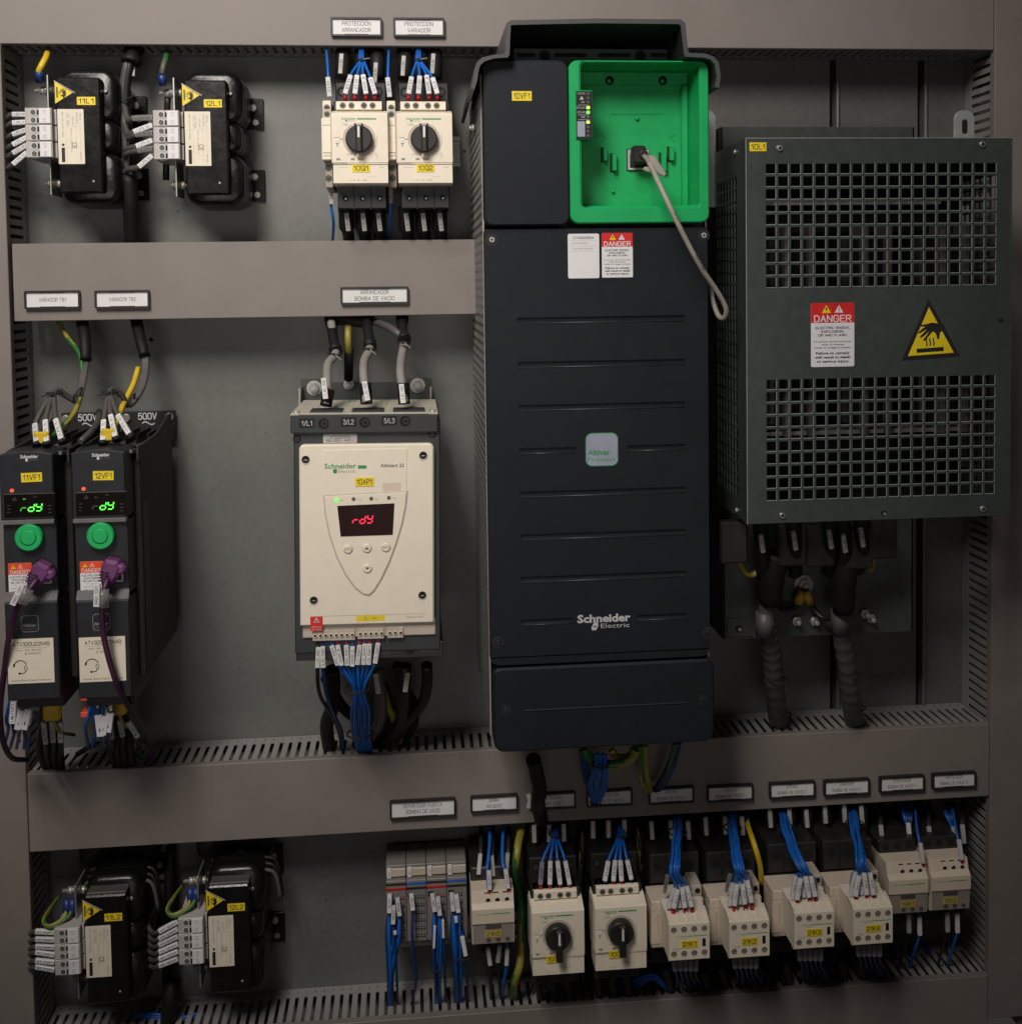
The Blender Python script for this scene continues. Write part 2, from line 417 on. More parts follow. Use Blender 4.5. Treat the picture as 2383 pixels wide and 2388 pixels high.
# ================================================================== SETTING: mounting panel and cabinet
zt, zb = 420, -900
XL, XR = -560, 760
mb = MB()
sx1 = U(1940, 220, 0)[0]; sx2 = U(2145, 220, 0)[0]
mb.box(XL, sx1 - 3, zb, zt, -3, 0, 'panel_steel', .4)
mb.box(sx1 + 4, sx2 - 3, zb, zt, -3, 0, 'panel_steel', .4)
mb.box(sx2 + 4, XR, zb, zt, -3, 0, 'panel_steel', .4)
for q in (sx1, sx2):
    mb.prism([(q + 3.5, -26), (q + 3.5, 2.0), (q + 4.3, 3.6), (q + 6, 4.3), (q + 7.6, 3.4), (q + 8.2, 0), (q + 8.2, -26)], zb, zt, 'panel_steel', plane='xd')
struct(mb.build('back_panel_or_shade_sheet'))
struct(MB().box(XL - 100, XR + 100, zb, zt, -60, -40, 'black_matt').build('cabinet_rear_wall'))
# cabinet sheet beyond the right duct
rx0 = U(2379, 1200, 60)[0]
struct(MB().box(rx0, rx0 + 8, zb, zt, -3, 62, 'wall_brown', 1).build('cabinet_frame'))

mb = MB()
for px, py, r in ((416, 493, 1.0), (353, 792, 2.6), (1083, 353, 1.6), (620, 1010, .8), (560, 1560, .9), (760, 2100, 1.0), (640, 2240, .8)):
    u, v = U(px, py, 0); mb = MB(); mb.cyl(0, 0, -.2, .15, r, 'hole_black', 12)
    o = mb.build('drilled_hole'); o.location = (u * K, 0, v * K); struct(o)

# ------------------------------------------------------------------ cable ducts
DD = 72.0
PITCH = 10.4
def slot_side(mb, a0, a1, c, t, horiz):
    """comb-like slotted wall along a (x or z) at constant c; slots run along d"""
    us = [a0]; q = a0 + 5; holes = []
    while q + 4.2 < a1 - 3:
        us += [q, q + 4.1]; holes.append(len(us) - 2); q += PITCH
    us.append(a1); hs = set(holes)
    vs = [0.5, 13, 16, 62, DD - 2.2]
    solid = lambda i, j: not ((i in hs) and j == 2)
    g = (lambda u, v, k: (u, k, v)) if horiz else (lambda u, v, k: (k, u, v))
    mb.grid(us, vs, solid, c, c + t, g, 'duct_side')
    for i in holes[::1]:                         # small break notches near the base
        u = us[i] + 1.6
        if horiz: mb.box(u, u + .8, c - .15 if t < 0 else c + t - .02, (c + .02 if t < 0 else c + t + .15), 6, 10, 'hole_black')
        else: mb.box(c + (t if t > 0 else -.15), c + (t + .15 if t > 0 else t - .02 + 1.5), u, u + .8, 6, 10, 'hole_black')
def hduct(label, x0, x1, z0, z1):
    t = thing('cable_duct', label, 'cable duct', (x0 + x1) / 2, z0)
    ox, oz = (x0 + x1) / 2, z0
    m = MB(); slot_side(m, x0 - ox, x1 - ox, 3.0, -1.4, True); m.build('slotted_side', t)
    m = MB(); slot_side(m, x0 - ox, x1 - ox, z1 - oz - 3.0, 1.4, True); m.build('slotted_side', t)
    m = MB(); m.box(x0 - ox, x1 - ox, 3.2, z1 - oz - 3.2, .2, 1.8, 'duct_side'); m.build('duct_base', t)
    m = MB(); m.box(x0 - ox, x1 - ox, 0, z1 - oz, DD - 2, DD, 'duct_grey', .7)
    m.box(x0 - ox, x1 - ox, 0, 1.2, DD - 9, DD - 2.05, 'duct_grey'); m.box(x0 - ox, x1 - ox, z1 - oz - 1.2, z1 - oz, DD - 9, DD - 2.05, 'duct_grey')
    m.build('duct_cover', t); return t
def vduct(label, x0, x1, z0, z1):
    ox, oz = (x0 + x1) / 2, z0
    t = thing('cable_duct', label, 'cable duct', ox, oz)
    m = MB(); slot_side(m, 0, z1 - z0, x0 - ox + 3.0, -1.4, False); m.build('slotted_side', t)
    m = MB(); slot_side(m, 0, z1 - z0, x1 - ox - 3.0, 1.4, False); m.build('slotted_side', t)
    m = MB(); m.box(x0 - ox + 3.2, x1 - ox - 3.2, 0, z1 - z0, .2, 1.8, 'duct_side'); m.build('duct_base', t)
    m = MB(); m.box(x0 - ox, x1 - ox, 0, z1 - z0, DD - 2, DD + 1.5, 'duct_grey', .7)
    m.box(x0 - ox, x0 - ox + 1.2, 0, z1 - z0, DD - 9, DD - 2.05, 'duct_grey'); m.box(x1 - ox - 1.2, x1 - ox, 0, z1 - z0, DD - 9, DD - 2.05, 'duct_grey')
    m.build('duct_cover', t); return t
def av(a, b): return (a + b) / 2
xvl = av(U(8, 300, DD)[0], U(78, 2200, DD)[0]) ; xvr = av(U(2320, 300, DD)[0], U(2301, 2200, DD)[0])
print('vertical duct edges', U(8, 300, DD), U(78, 2200, DD), U(2320, 300, DD), U(2301, 2200, DD))
zt0 = av(U(300, 104, DD)[1], U(2000, 114, DD)[1])
z1t = av(U(60, 566, DD)[1], U(1050, 561, DD)[1]); z1b = av(U(60, 749, DD)[1], U(1050, 734, DD)[1])
z2t = av(U(330, 1791, DD)[1], U(2295, 1689, DD)[1]); z2b = av(U(70, 1993, DD)[1], U(2295, 1852, DD)[1])
z3t = av(U(800, 2381, DD)[1], U(2200, 2288, DD)[1])
print('duct z', zt0, z1t, z1b, z2t, z2b, z3t)
vduct('tall vertical grey wiring duct at the left edge of the cabinet', xvl - 90, xvl, zb + 20, zt0 - .5)
vduct('tall vertical grey wiring duct at the right edge beyond the perforated steel box', xvr, rx0 - 1, zb + 20, zt0 + 110)
hduct('wide grey wiring duct along the very top carrying the two PROTECCION label holders', xvl - 90, xvr - .5, zt0, zt0 + 110)
hduct('short grey wiring duct ending at the big drive, carrying the VARIADOR TB1 label holder', xvl + 4, U(1112, 650, DD)[0], z1b, z1t)
hduct('long grey wiring duct below the drives carrying ten label holders', xvl + .5, xvr - .5, z2b, z2t)
hduct('grey wiring duct along the bottom edge below the contactors', xvl + .5, xvr - .5, z3t - 90, z3t)

# ------------------------------------------------------------------ DIN rails
def rail(label, px0, px1, pyc, lp=0):
    x0, z = U(px0, pyc, 8); x1 = U(px1, pyc, 8)[0]; z = U((px0 + px1) / 2, pyc, 8)[1]
    m = MB(); L = x1 - x0
    pr = [(0.2, -13), (1.2, -13), (1.2, -12), (1.2, 12), (.2, 12)]
    m.box(0, L, -12.5, 12.5, .3, 1.3, 'zinc')
    for s in (-1, 1):
        m.box(0, L, s * 12.5 - .6, s * 12.5 + .6, .3, 8, 'zinc'); m.box(0, L, min(s * 12.5, s * 17.5), max(s * 12.5, s * 17.5), 7.2, 8.2, 'zinc', .2)
    k = L - 8
    while k > 4: m.box(k - 6, k, -2.5, 2.5, 1.3, 1.5, 'hole_black'); k -= 22
    o = m.build('mounting_rail'); o.location = (x0 * K, 0, z * K)
    return tag(o, label, 'mounting rail')
rail('zinc mounting rail behind the two upper motor breakers', 800, 1073, 354)
rail('zinc mounting rail behind the lower row of contactors', 930, 2290, 2130)

# ------------------------------------------------------------------ label holders
def holder(l1, l2, px0, px1, pyc, hpx, label, soft=False, ink='ink', clip=False):
    d = DD; x0, z = U(px0, pyc, d + 5); x1 = U(px1, pyc, d + 5)[0]; z = U((px0 + px1) / 2, pyc, d + 5)[1]
    w = x1 - x0; h = hpx / (FPX / (PD - d)) ; X = w / 2; H = h / 2
    t = thing('label_holder', label, 'label holder', (x0 + x1) / 2, z, d, 'label holders on the wiring ducts')
    m = MB(); m.ring(rr(-X, X, -H, H, 1.6), rr(-X + 2, X - 2, -H + 2, H - 2, .8), .1, 5.2, 'black_plastic')
    m.box(-X + 1.5, X - 1.5, -H + 1.5, H - 1.5, .1, 2.6, 'black_plastic')
    m.box(-X * .45, X * .45, H - 2.6, H - 1.9, 3, 4.4, 'black_plastic'); m.box(-X * .45, X * .45, -H + 1.9, -H + 2.6, 3, 4.4, 'black_plastic')
    m.build('holder_frame', t)
    m = MB(); m.box(-X + 2.1, X - 2.1, -H + 2.1, H - 2.1, 2.7, 3.3, 'white_card')
    th = 4.1 if not soft else 3.3
    mt = 'ink'; cw = 3.05 if not soft else 2.1
    if len(l1) > 12: cw = 2.5
    if l2:
        m.text(l1, 0, 3.7, 3.36, th, mt, w=min(len(l1) * cw, w - 8)); m.text(l2, 0, -3.2, 3.36, th, mt, w=min(len(l2) * cw, w - 6))
    else: m.text(l1, 0, 0, 3.36, 3.7, 'ink', w=len(l1) * 2.3)
    m.build('name_card', t)
holder('PROTECCION', 'ARRANCADOR', 771, 891, 62, 43, 'black framed card reading PROTECCION ARRANCADOR on the top duct')
holder('PROTECCION', 'VARIADOR', 917, 1037, 63, 43, 'black framed card reading PROTECCION VARIADOR on the top duct')
holder('VARIADOR TB1', '', 57, 187, 699, 41, 'black framed card reading VARIADOR TB1 near the left edge')
holder('VARIADOR TB2', '', 221, 349, 698, 41, 'black framed card reading VARIADOR TB2 above the left drives')
holder('ARRANCADOR', 'BOMBA DE VACIO', 794, 953, 689, 40, 'black framed card reading ARRANCADOR BOMBA DE VACIO above the cream soft starter')
holder('REPARTIDOR PUERTA', 'BOMBAS DE VACIO', 909, 1063, 1887, 44, 'black framed card reading REPARTIDOR PUERTA BOMBAS DE VACIO')
LH = [('BOMBA', 'REFUERZO', 1097, 1208, 1875, 'black framed card reading BOMBA REFUERZO above contactor 21K5'),
      ('PROTECCION', 'BOMBA VACIO 1', 1233, 1343, 1869, 'framed card half hidden behind the black cable, reading PROTECCION BOMBA VACIO 1'),
      ('PROTECCION', 'BOMBA DE VACIO 2', 1368, 1475, 1862, 'framed card partly hidden by the hanging blue bundle, reading PROTECCION BOMBA DE VACIO 2'),
      ('BYPASS', 'BOMBA DE VACIO 1', 1513, 1619, 1856, 'framed card reading BYPASS BOMBA DE VACIO 1 above contactor 21K1'),
      ('VARIADOR', 'BOMBA DE VACIO 1', 1649, 1757, 1851, 'framed card reading VARIADOR BOMBA DE VACIO 1 above contactor 21K2'),
      ('BYPASS', 'BOMBA DE VACIO 2', 1794, 1901, 1843, 'framed card reading BYPASS BOMBA DE VACIO 2 above contactor 21K3'),
      ('VARIADOR', 'BOMBA DE VACIO 2', 1921, 2028, 1837, 'framed card reading VARIADOR BOMBA DE VACIO 2 above contactor 21K4'),
      ('VENTILADOR', 'BOMBA DE VACIO 1', 2051, 2156, 1829, 'framed card reading VENTILADOR BOMBA DE VACIO 1 above the small contactor pair'),
      ('VENTILADOR', 'BOMBA DE VACIO 2', 2174, 2276, 1821, 'framed card reading VENTILADOR BOMBA DE VACIO 2 nearest the right duct')]
for a, b, p0, p1, pc, lb in LH: holder(a, b, p0, p1, pc, 40, lb, soft=True)

# ------------------------------------------------------------------ shared small builders
def eq_tag(t, s, x, z, d, w=19.5, h=9, rot=0):
    m = MB()
    P = [(-w / 2, -h / 2), (w / 2, -h / 2), (w / 2, h / 2), (-w / 2, h / 2)]
    c, n = math.cos(math.radians(rot)), math.sin(math.radians(rot))
    m.prism([(x + a * c - b * n, z + a * n + b * c) for a, b in P], d, d + .5, 'yellow')
    m.text(s, x, z, d + .56, h * .56, 'ink', w=w * .80, bold=.012, rot=rot)
    return m.build('equipment_tag', t)
def logo(m, x, z, d, w, h, mt='logo_green', mt2=None, mt3='ink_soft'):
    """stacked maker wordmark, left-aligned at x"""
    m.text('Schneider', x, z, d, h, mt, w=w, bold=.02, align='l')
    m.text('Electric', x + w * .45, z - h * 1.05, d, h * .62, mt3, w=w * .54, align='l')
    m.prism(rr(x + w * .27, x + w * .40, z - h * 1.45, z - h * .62, h * .2), d - .02, d + .03, mt)
def tri(m, x, z, s, d, outer, inner, glyph, gm='ink', rot=0):
    c, n = math.cos(math.radians(rot)), math.sin(math.radians(rot))
    f = lambda a, b: (x + a * c - b * n, z + a * n + b * c)
    m.prism([f(-s / 2, -s * .43), f(s / 2, -s * .43), f(0, s * .43)], d, d + .1, outer)
    q = .78
    m.prism([f(-s / 2 * q, -s * .43 * q - s * .04), f(s / 2 * q, -s * .43 * q - s * .04), f(0, s * .43 * q - s * .04)], d + .1, d + .16, inner)
    if glyph == '!': m.text('!', x - 0 * c, z - s * .08, d + .2, s * .45, gm, rot=rot, bold=.03)
    if glyph == 'z':
        m.prism([f(-.02 * s, .22 * s), f(-.13 * s, -.06 * s), f(-.02 * s, -.06 * s), f(-.07 * s, -.32 * s), f(.13 * s, .02 * s), f(.02 * s, .02 * s), f(.09 * s, .22 * s)], d + .16, d + .2, gm)
def hot_hand(m, f, d, gm='ink'):
    """hot-surface hand over bar, f maps unit coords (-.5..-.5) to plane"""
    hand = [(.26, .05), (.22, -.02), (.15, .06), (.02, .08), (-.10, .06), (-.24, .055), (-.24, .03), (-.12, .02), (-.20, -.02), (-.27, -.07), (-.25, -.09), (-.17, -.06), (-.08, -.02),
            (-.17, -.09), (-.24, -.14), (-.22, -.165), (-.14, -.13), (-.04, -.06), (-.10, -.13), (-.18, -.20), (-.15, -.22), (-.06, -.15), (.03, -.07), (.09, -.10), (.12, -.20), (.16, -.21), (.18, -.10), (.24, -.06), (.34, -.13)]
    m.prism([f(a * .82 + .02, b + .02) for a, b in hand], d, d + .05, gm)
    m.prism([f(a, b) for a, b in ((-.24, -.39), (.22, -.39), (.22, -.32), (-.24, -.32))], d, d + .05, gm)
    for k in (-.08, -.02, .04):
        m.prism([f(k, -.29), f(k + .022, -.29), f(k + .034, -.24), f(k + .018, -.20), f(k + .028, -.155), f(k + .006, -.155), f(k - .004, -.20), f(k + .012, -.24)], d, d + .05, gm)
def danger(t, x0, x1, z0, z1, d, qr=False, red='red', name='warning_sticker', txt='full'):
    m = MB(); W = x1 - x0; H = z1 - z0; zr = z1 - H * .31
    m.prism(rr(x0, x1, z0, z1, W * .035), d, d + .25, 'white_sticker')
    m.prism(rr(x0, x1, zr, z1, (.1, W * .035, W * .035, .1)), d + .25, d + .34, red)
    tri(m, x0 + W * .355, z1 - H * .095, W * .21, d + .36, 'yellow', 'yellow', 'z')
    tri(m, x0 + W * .645, z1 - H * .095, W * .20, d + .36, 'white_sticker', 'white_sticker', '!')
    cx = (x0 + x1) / 2
    m.text('DANGER', cx, z1 - H * .245, d + .4, H * .095, 'white_sticker', w=W * .84, bold=.02)
    L = [('ELECTRIC SHOCK,', .39, .78, .04, 1), ('EXPLOSION,', .448, .52, .04, 1), ('OR ARC FLASH.', .505, .66, .04, 1),
         ('To service, remove all power.', .605, .88, .028, 0), ('Wait 15 minutes', .652, .52, .028, 0), ('Verify no voltage is present.', .70, .86, .028, 0),
         ('Failure to comply', .785, .78, .045, 1), ('will result in death', .85, .82, .045, 1), ('or serious injury', .915, .74, .045, 1)]
    for s, f, wf, hf, b in L:
        m.text(s, cx, z1 - H * f, d + .32, H * hf * .8, 'ink', w=W * wf, bold=.035 if b else .02)
    return m.build(name, t)

# seven-segment style characters
SEG = {'r': 'eg', 'd': 'bcdeg', 'y': 'bcdfg', '-': 'g'}
def seg(m, ch, x, z, d, w, h, mt, sk=.16, th=None):
    th = th or w * .22; f = lambda a, b: (x + a + sk * b, z + b)
    S = {'a': (-w / 2, h / 2, w / 2, h / 2), 'g': (-w / 2, 0, w / 2, 0), 'd': (-w / 2, -h / 2, w / 2, -h / 2), 'b': (w / 2, h / 2, w / 2, 0), 'c': (w / 2, 0, w / 2, -h / 2), 'e': (-w / 2, 0, -w / 2, -h / 2), 'f': (-w / 2, h / 2, -w / 2, 0)}
    for k in SEG[ch]:
        a, b, c, e = S[k]; g = .12 * w
        if b == e: P = [f(a + g, b - th / 2), f(c - g, b - th / 2), f(c - g, b + th / 2), f(a + g, b + th / 2)]
        else: P = [f(a - th / 2, e + g), f(a + th / 2, e + g), f(a + th / 2, b - g), f(a - th / 2, b - g)]
        m.prism(P, d, d + .15, mt)

# ================================================================== BIG DRIVE
def big_drive():
    F = 228.0
    ox, oz = U(1395, 1740, F)
    t = thing('variable_speed_drive', 'tall dark drive with an open bright green front bay, tagged 10VF1', 'motor drive', ox, oz)
    def r(a, b, c, e, d=F):
        x0, x1, z0, z1 = R4(a, b, c, e, d); return x0 - ox, x1 - ox, z0 - oz, z1 - oz
    def p(a, b, d=F):
        x, z = U(a, b, d); return x - ox, z - oz
    xa, xb, _, _ = r(1134, 900, 1653, 1000); zb_, zt_ = p(1400, 1745)[1], p(1400, 142)[1]
    zc = p(1400, 529)[1]; zd = p(1400, 1546)[1]
    m = MB(); m.box(xa + 4, xb - 4, zb_ + 14, zc, 4, F - 16, 'drive_body', 1); m.box(xa + 4, xb - 4, zc, zt_ + 2, 4, F - 50, 'drive_body', 1)
    for i in range(9): m.box(xa + 24 + i * 22, xa + 38 + i * 22, zb_ + 10, zb_ + 13.9, 40, 150, 'drive_body')
    m.build('housing', t)
    # perforated side plates
    for s, X in ((-1, xa + 1), (1, xb - 1)):
        m = MB(); us = [8]; 
        while us[-1] + 9 < F - 12: us += [us[-1] + 3.2, us[-1] + 8.4]
        nu = len(us); us.append(F - 10) if (nu % 2) else None
        vs = [zb_ + 16]
        while vs[-1] + 10 < zt_ - 18: vs += [vs[-1] + 3.4, vs[-1] + 9.2]
        vs.append(zt_ - 12)
        hole = lambda i, j: (i % 2 == 1 and j % 2 == 1 and i < len(us) - 2 and j < len(vs) - 2)
        # stagger alternate columns by half a pitch: build columns as strips
        m.grid(us, vs, lambda i, j: not hole(i, j), X, X + s * 1.4, lambda u, v, k: (k, v, u), 'vent_steel')
        m.box(min(X, X + s * 1.6), max(X, X + s * 1.6), vs[0], vs[-1], F - 10, F - 7.5, 'zinc')
        m.build('side_vent_plate', t)
    # lower front cover
    def groove(m, a0, a1, y0, y1, dpt=F):
        za, zb2 = p(a0, y0)[1], p(a1, y1)[1]; z = (za + zb2) / 2; x0, x1 = p(a0, y0)[0], p(a1, y1)[0]
        return x0, x1, z
    m = MB()
    x0, x1 = xa, xb
    # cover as stacked slabs with sunk grooves: slabs between grooves, groove floors sloping
    gs = [(754, 747), (857, 849), (958, 948), (1059, 1047), (1159, 1148), (1260, 1245), (1359, 1343), (1457, 1443)]
    gz = [(p(1215, a)[1] + p(1590, b)[1]) / 2 for a, b in gs]
    gx0, gx1 = p(1210, 1000)[0], p(1597, 1000)[0]
    gaps = {3: (p(1341, 1050)[0], p(1464, 1050)[0]), 7: (p(1332, 1450)[0], p(1486, 1450)[0])}
    cuts = []
    top = zc - 1.5
    vs = [zd + 1.2]
    for z in sorted(gz): vs += [z - .2, z + 5.4]
    vs.append(top)
    # main slab with corners
    outline = rr(x0, x1, zd + 1.2, top, (9, 3, 3, 9))
    m.prism(outline, F - 16, F - 2.5, 'drive_plastic')
    # face sheet made of bands with grooves left open between gx0..gx1
    us = [x0 + .9, gx0, gx1, x1 - .9]
    # full-width bands
    xs = sorted(set([x0 + .9, gx0, gaps[3][0], gaps[7][0], gaps[7][1], gaps[3][1], gx1, x1 - .9]))
    vz = [vs[0] + 8] + vs[1:]
    def solid(i, j):
        if j % 2 == 0: return True
        g = len(gz) - 1 - (j - 1) // 2
        xm = (xs[i] + xs[i + 1]) / 2
        if xm < gx0 or xm > gx1: return True
        if g in gaps and gaps[g][0] < xm < gaps[g][1]: return True
        return False
    m.grid(xs, vz, solid, F - 2.6, F, lambda u, v, k: (u, v, k), 'drive_plastic')
    m.prism(rr(x0 + .9, x1 - .9, vs[0] + .9, vz[0], (8, .1, .1, 8)), F - 2.6, F, 'drive_plastic', .0)
    # groove bottoms: sloped lower lip, with a lighter bead that paints in its highlight
    for g, z in enumerate(gz):
        spans = [(gx0, gx1)] if g not in gaps else [(gx0, gaps[g][0]), (gaps[g][1], gx1)]
        for a, b in spans:
            m.prism([(F - 2.55, z + 2.3), (F - .05, z + .35), (F + .08, z - .25), (F - 2.7, z - .25)], a + .02, b - .02, 'drive_plastic', plane='dz'); m.tube([(a, z - .1, F + .02), (b, z - .1, F + .02)], .62, 'lip_highlight', 12, smooth=0)
    m.build('lower_cover', t)
    # bottom cap
    m = MB(); cx0, cx1 = p(1150, 1650)[0], p(1664, 1650)[0]; cz0 = (p(1170, 1752)[1] + p(1645, 1730)[1]) / 2; cz1 = zd - .8
    m.prism(rr(cx0, cx1, cz0, cz1, (11, 8, 8, 11), 6), F - 60, F + 2, 'drive_plastic', 2.0)
    z = (p(1220, 1656)[1] + p(1600, 1637)[1]) / 2
    m.prism([(F + 1.6, z + 4), (F + 1.7, z + 1.2), (F + 2.7, z), (F + 2.2, z - 1), (F + 1.6, z - 1.4)], gx0, gx1, 'drive_plastic', plane='dz')
    m.build('bottom_cover', t)
    # upper left cover
    x_, y_, z_, k_ = r(1125, 142, 1325, 527)
    m = MB(); m.prism(rr(x_, y_, z_, k_, 9, 6), F - 40, F + 6, 'drive_plastic', 1.6); m.build('upper_cover', t)
    m = MB(); m.box(y_ - 2, xb - 2, zc, zt_, F - 60, F - 49, 'drive_body'); m.build('bay_backing', t)
    # green bay
    gx_, gy_, gz_, gk_ = r(1328, 141, 1653, 520, F + 6)
    hx, hy, hz, hk = r(1355, 146, 1631, 483, F + 6)
    A = rr(gx_, gy_, gz_, gk_, 8.5, 6); B = rr(hx, hy, hz, hk, 4.5, 6)
    m = MB()
    A2 = inset(A, 1.2); B2 = inset(B, -1.6)
    fz = F + 6; bz = F - 44
    m.ring(A, B, bz - 2, fz - 1.2, 'green_plastic'); m.ring(A, A2, fz - 1.25, fz - 1.2, 'green_plastic')
    n = len(A)
    V = [(q[0], q[1], fz - 1.2) for q in A] + [(q[0], q[1], fz) for q in A2] + [(q[0], q[1], fz) for q in B2] + [(q[0], q[1], fz - 1.6) for q in B]
    Fc = []
    for i in range(n):
        j = (i + 1) % n
        for k in range(3): Fc.append((k * n + i, k * n + j, (k + 1) * n + j, (k + 1) * n + i))
    m.add(V, Fc, 'green_plastic')
    m.box(hx - 1, hy + 1, hz - 1, hk + 1, bz - 4, bz, 'green_plastic')
    # inner top step with two holes, side step, bottom ledge
    m.box(hx, hy, hk - 13, hk, bz, bz + 5, 'green_plastic', 1)
    m.box(hy - 7, hy, hz, hk - 13, bz, bz + 9, 'green_plastic', 2)
    m.box(hx, hy, hz, hz + 3, bz, bz + 30, 'green_plastic', 1.2)
    q = lambda a, b: p(a, b, bz)
    for a, b in ((1421, 188), (1545, 188)):
        u, v = p(a, b, bz + 5); m.cyl(u, v, bz + 5, bz + 5.3, 4.6, 'hole_black', 20); m.cyl(u - .6, v - .8, bz + 5.3, bz + 6, 1.8, 'green_plastic', 10)
    for a0, a1, b0, b1 in ((1403, 1412, 346, 377), (1424, 1434, 360, 400), (1538, 1549, 358, 402), (1557, 1567, 344, 376)):
        u0, v0 = q(a0, b1); u1, v1 = q(a1, b0); m.box(u0 - 1.0, u1 + .4, v0 - 1, v1 + 1, bz, bz + .15, 'hole_black'); m.box(u0 + .8, u1 + .6, v0, v1, bz + .1, bz + 7, 'green_plastic', .6)
    for a, b in ((1484, 276), (1428, 446)):
        u, v = q(a, b); m.cyl(u, v, bz, bz + 3, 2.1, 'green_plastic', 14, b=.6)
    def stroke(P, wd):
        for (a, b), (c, e) in zip(P[:-1], P[1:]):
            u0, v0 = q(a, b); u1, v1 = q(c, e); L = math.hypot(u1 - u0, v1 - v0); nx, nz = -(v1 - v0) / L * wd, (u1 - u0) / L * wd
            m.prism([(u0 - nx, v0 - nz), (u1 - nx, v1 - nz), (u1 + nx, v1 + nz), (u0 + nx, v0 + nz)], bz, bz + .6, 'green_plastic')
    stroke([(1399, 313), (1414, 321), (1399, 331)], .4); stroke([(1574, 313), (1559, 320), (1574, 329)], .4); stroke([(1608, 346), (1588, 358), (1608, 370)], .45)
    stroke([(1421, 275), (1424, 266), (1545, 265)], .35)
    m.build('green_bay', t)
    # network socket
    m = MB(); u0, v0 = q(1463, 397); u1, v1 = q(1511, 350)
    m.box(u0 - 1, u1 + 1, v0 - 1, v1 + 1, bz, bz + .2, 'hole_black'); m.ring(rr(u0, u1, v0, v1, .6), rr(u0 + 2, u1 - 2, v0 + 2, v1 - 4, .6), bz + .1, bz + 3, 'block_grey')
    m.box(u0 + 2, u1 - 2, v0 + 2, v1 - 4, bz + .2, bz + .6, 'hole_black')
    m.build('network_socket', t)
    # status light strip
    s0, s1, s2, s3 = r(1341, 210, 1382, 325, F + 8)
    m = MB(); m.box(s0, s1, s2, s3, F - 10, F + 7.6, 'green_plastic', .8); m.prism(rr(s0 + .9, s1 - .9, s2 + .9, s3 - .9, .8), F + 7.5, F + 8, 'black_matt'); m.build('status_strip', t)
    m = MB(); rows = [(218, 'STATUS', 0), (228, '', 0), (238, 'ASF', 0), (251, 'ETH LNK', 2), (262, 'ETH NS', 1), (273, 'COM', 0), (285, '', 2), (296, '', 0), (306, '', 0), (316, '', 0)]
    for y, s, c in rows:
        lx, lz = p(1371, y, F + 8)
        if s: m.text(s, lx - 3.2, lz, F + 8.05, 1.7, 'ink_white', align='r', w=min(1.15 * len(s), 8.0))
        if not c: m.prism(rr(lx - 1.4, lx + 1.4, lz - 1.1, lz + 1.1, .7), F + 7.9, F + 8.2, 'ink_grey')
    for y in (245, 268, 279):
        lx, lz = p(1361, y, F + 8); m.box(lx - 5.5, lx + 5.5, lz - .14, lz + .14, F + 8, F + 8.06, 'ink_white')
    lx, lz = p(1356, 228, F + 8); tri(m, lx, lz, 4, F + 8, 'ink_white', 'ink_white', '!')
    m.build('status_lettering', t)
    a, b, c, e = r(1346, 283, 1364, 319, F + 8); m = MB(); m.box(a, b, c, e, F + 7.9, F + 8.3, 'badge', .2); m.build('port_cover', t)
    for y, s, c in rows:
        if c:
            lx, lz = p(1371, y, F + 8); m = MB(); m.prism(rr(lx - 1.7, lx + 1.7, lz - 1.4, lz + 1.4, .9), F + 7.9, F + 8.5, 'led_lime' if c == 2 else 'led_green'); m.build('indicator_light', t)
    u, v = p(1216.5, 224, F + 6); eq_tag(t, '10VF1', u, v, F + 6.1, 19, 9.2)
    # screws
    for a, b in ((1147, 559), (1641, 549), (1162, 1497), (1651, 1475)):
        m = MB(); u, v = p(a, b); m.cyl(u, v, F - .5, F + .2, 5.6, 'drive_body', 20); m.screw(u, v, F + .2, 2.8, 'bolt' if b < 600 else 'black_plastic'); m.build('screw', t)
    for a, b in ((1180, 1654), (1637, 1630)):
        m = MB(); u, v = p(a, b); m.cyl(u, v, F + 1, F + 2.3, 4.8, 'drive_body', 20); m.screw(u, v, F + 2.3, 2.4, 'black_plastic'); m.build('screw', t)
    # stickers
    a, b, c, e = r(1324, 545, 1397, 649)
    m = MB(); m.prism(rr(a, b, c, e, 1.8), F, F + .3, 'white_sticker'); cx = (a + b) / 2
    m.text('ATV630D30N4', cx, e - 4, F + .35, 2.0, 'ink', w=20, bold=.02)
    m.text('8W1732525640', cx - 3.5, e - 9.3, F + .35, 1.7, 'ink_soft', w=15); m.text('30kW-40HP 380-480V~', cx, e - 14.6, F + .35, 1.6, 'ink_soft', w=21)
    for k in (6.4, 12.0, 17.3): m.box(a + 1.8, b - 1.8, e - k - .08, e - k + .08, F + .3, F + .36, 'ink_soft')
    m.build('rating_sticker', t)
    a, b, c, e = r(1403, 543, 1475, 647); danger(t, a, b, c, e, F)
    # badge
    a, b, c, e = r(1365, 1009, 1441, 1087)
    m = MB(); m.prism(rr(a, b, c, e, 6.5, 6), F, F + .6, 'logo_green'); m.prism(rr(a + .8, b - .8, c + .8, e - .8, 6, 6), F + .6, F + .9, 'badge')
    m.text('Altivar', a + 1.6, c + 13.8, F + .95, 5.0, 'logo_green', w=23, bold=.03, align='l'); m.text('Process', a + 1.6, c + 7.0, F + .95, 4.6, 'logo_green', w=28, align='l')
    m.build('badge', t)
    m = MB(); a, b, c, e = r(1346, 1430, 1470, 1470); H = e - c
    m.text('Schneider', a, e - H * .28, F + .05, H * .44, 'ink_white', w=b - a, bold=.035, align='l')
    m.text('Electric', a + (b - a) * .44, c + H * .27, F + .05, H * .26, 'ink_white', w=(b - a) * .54, align='l')
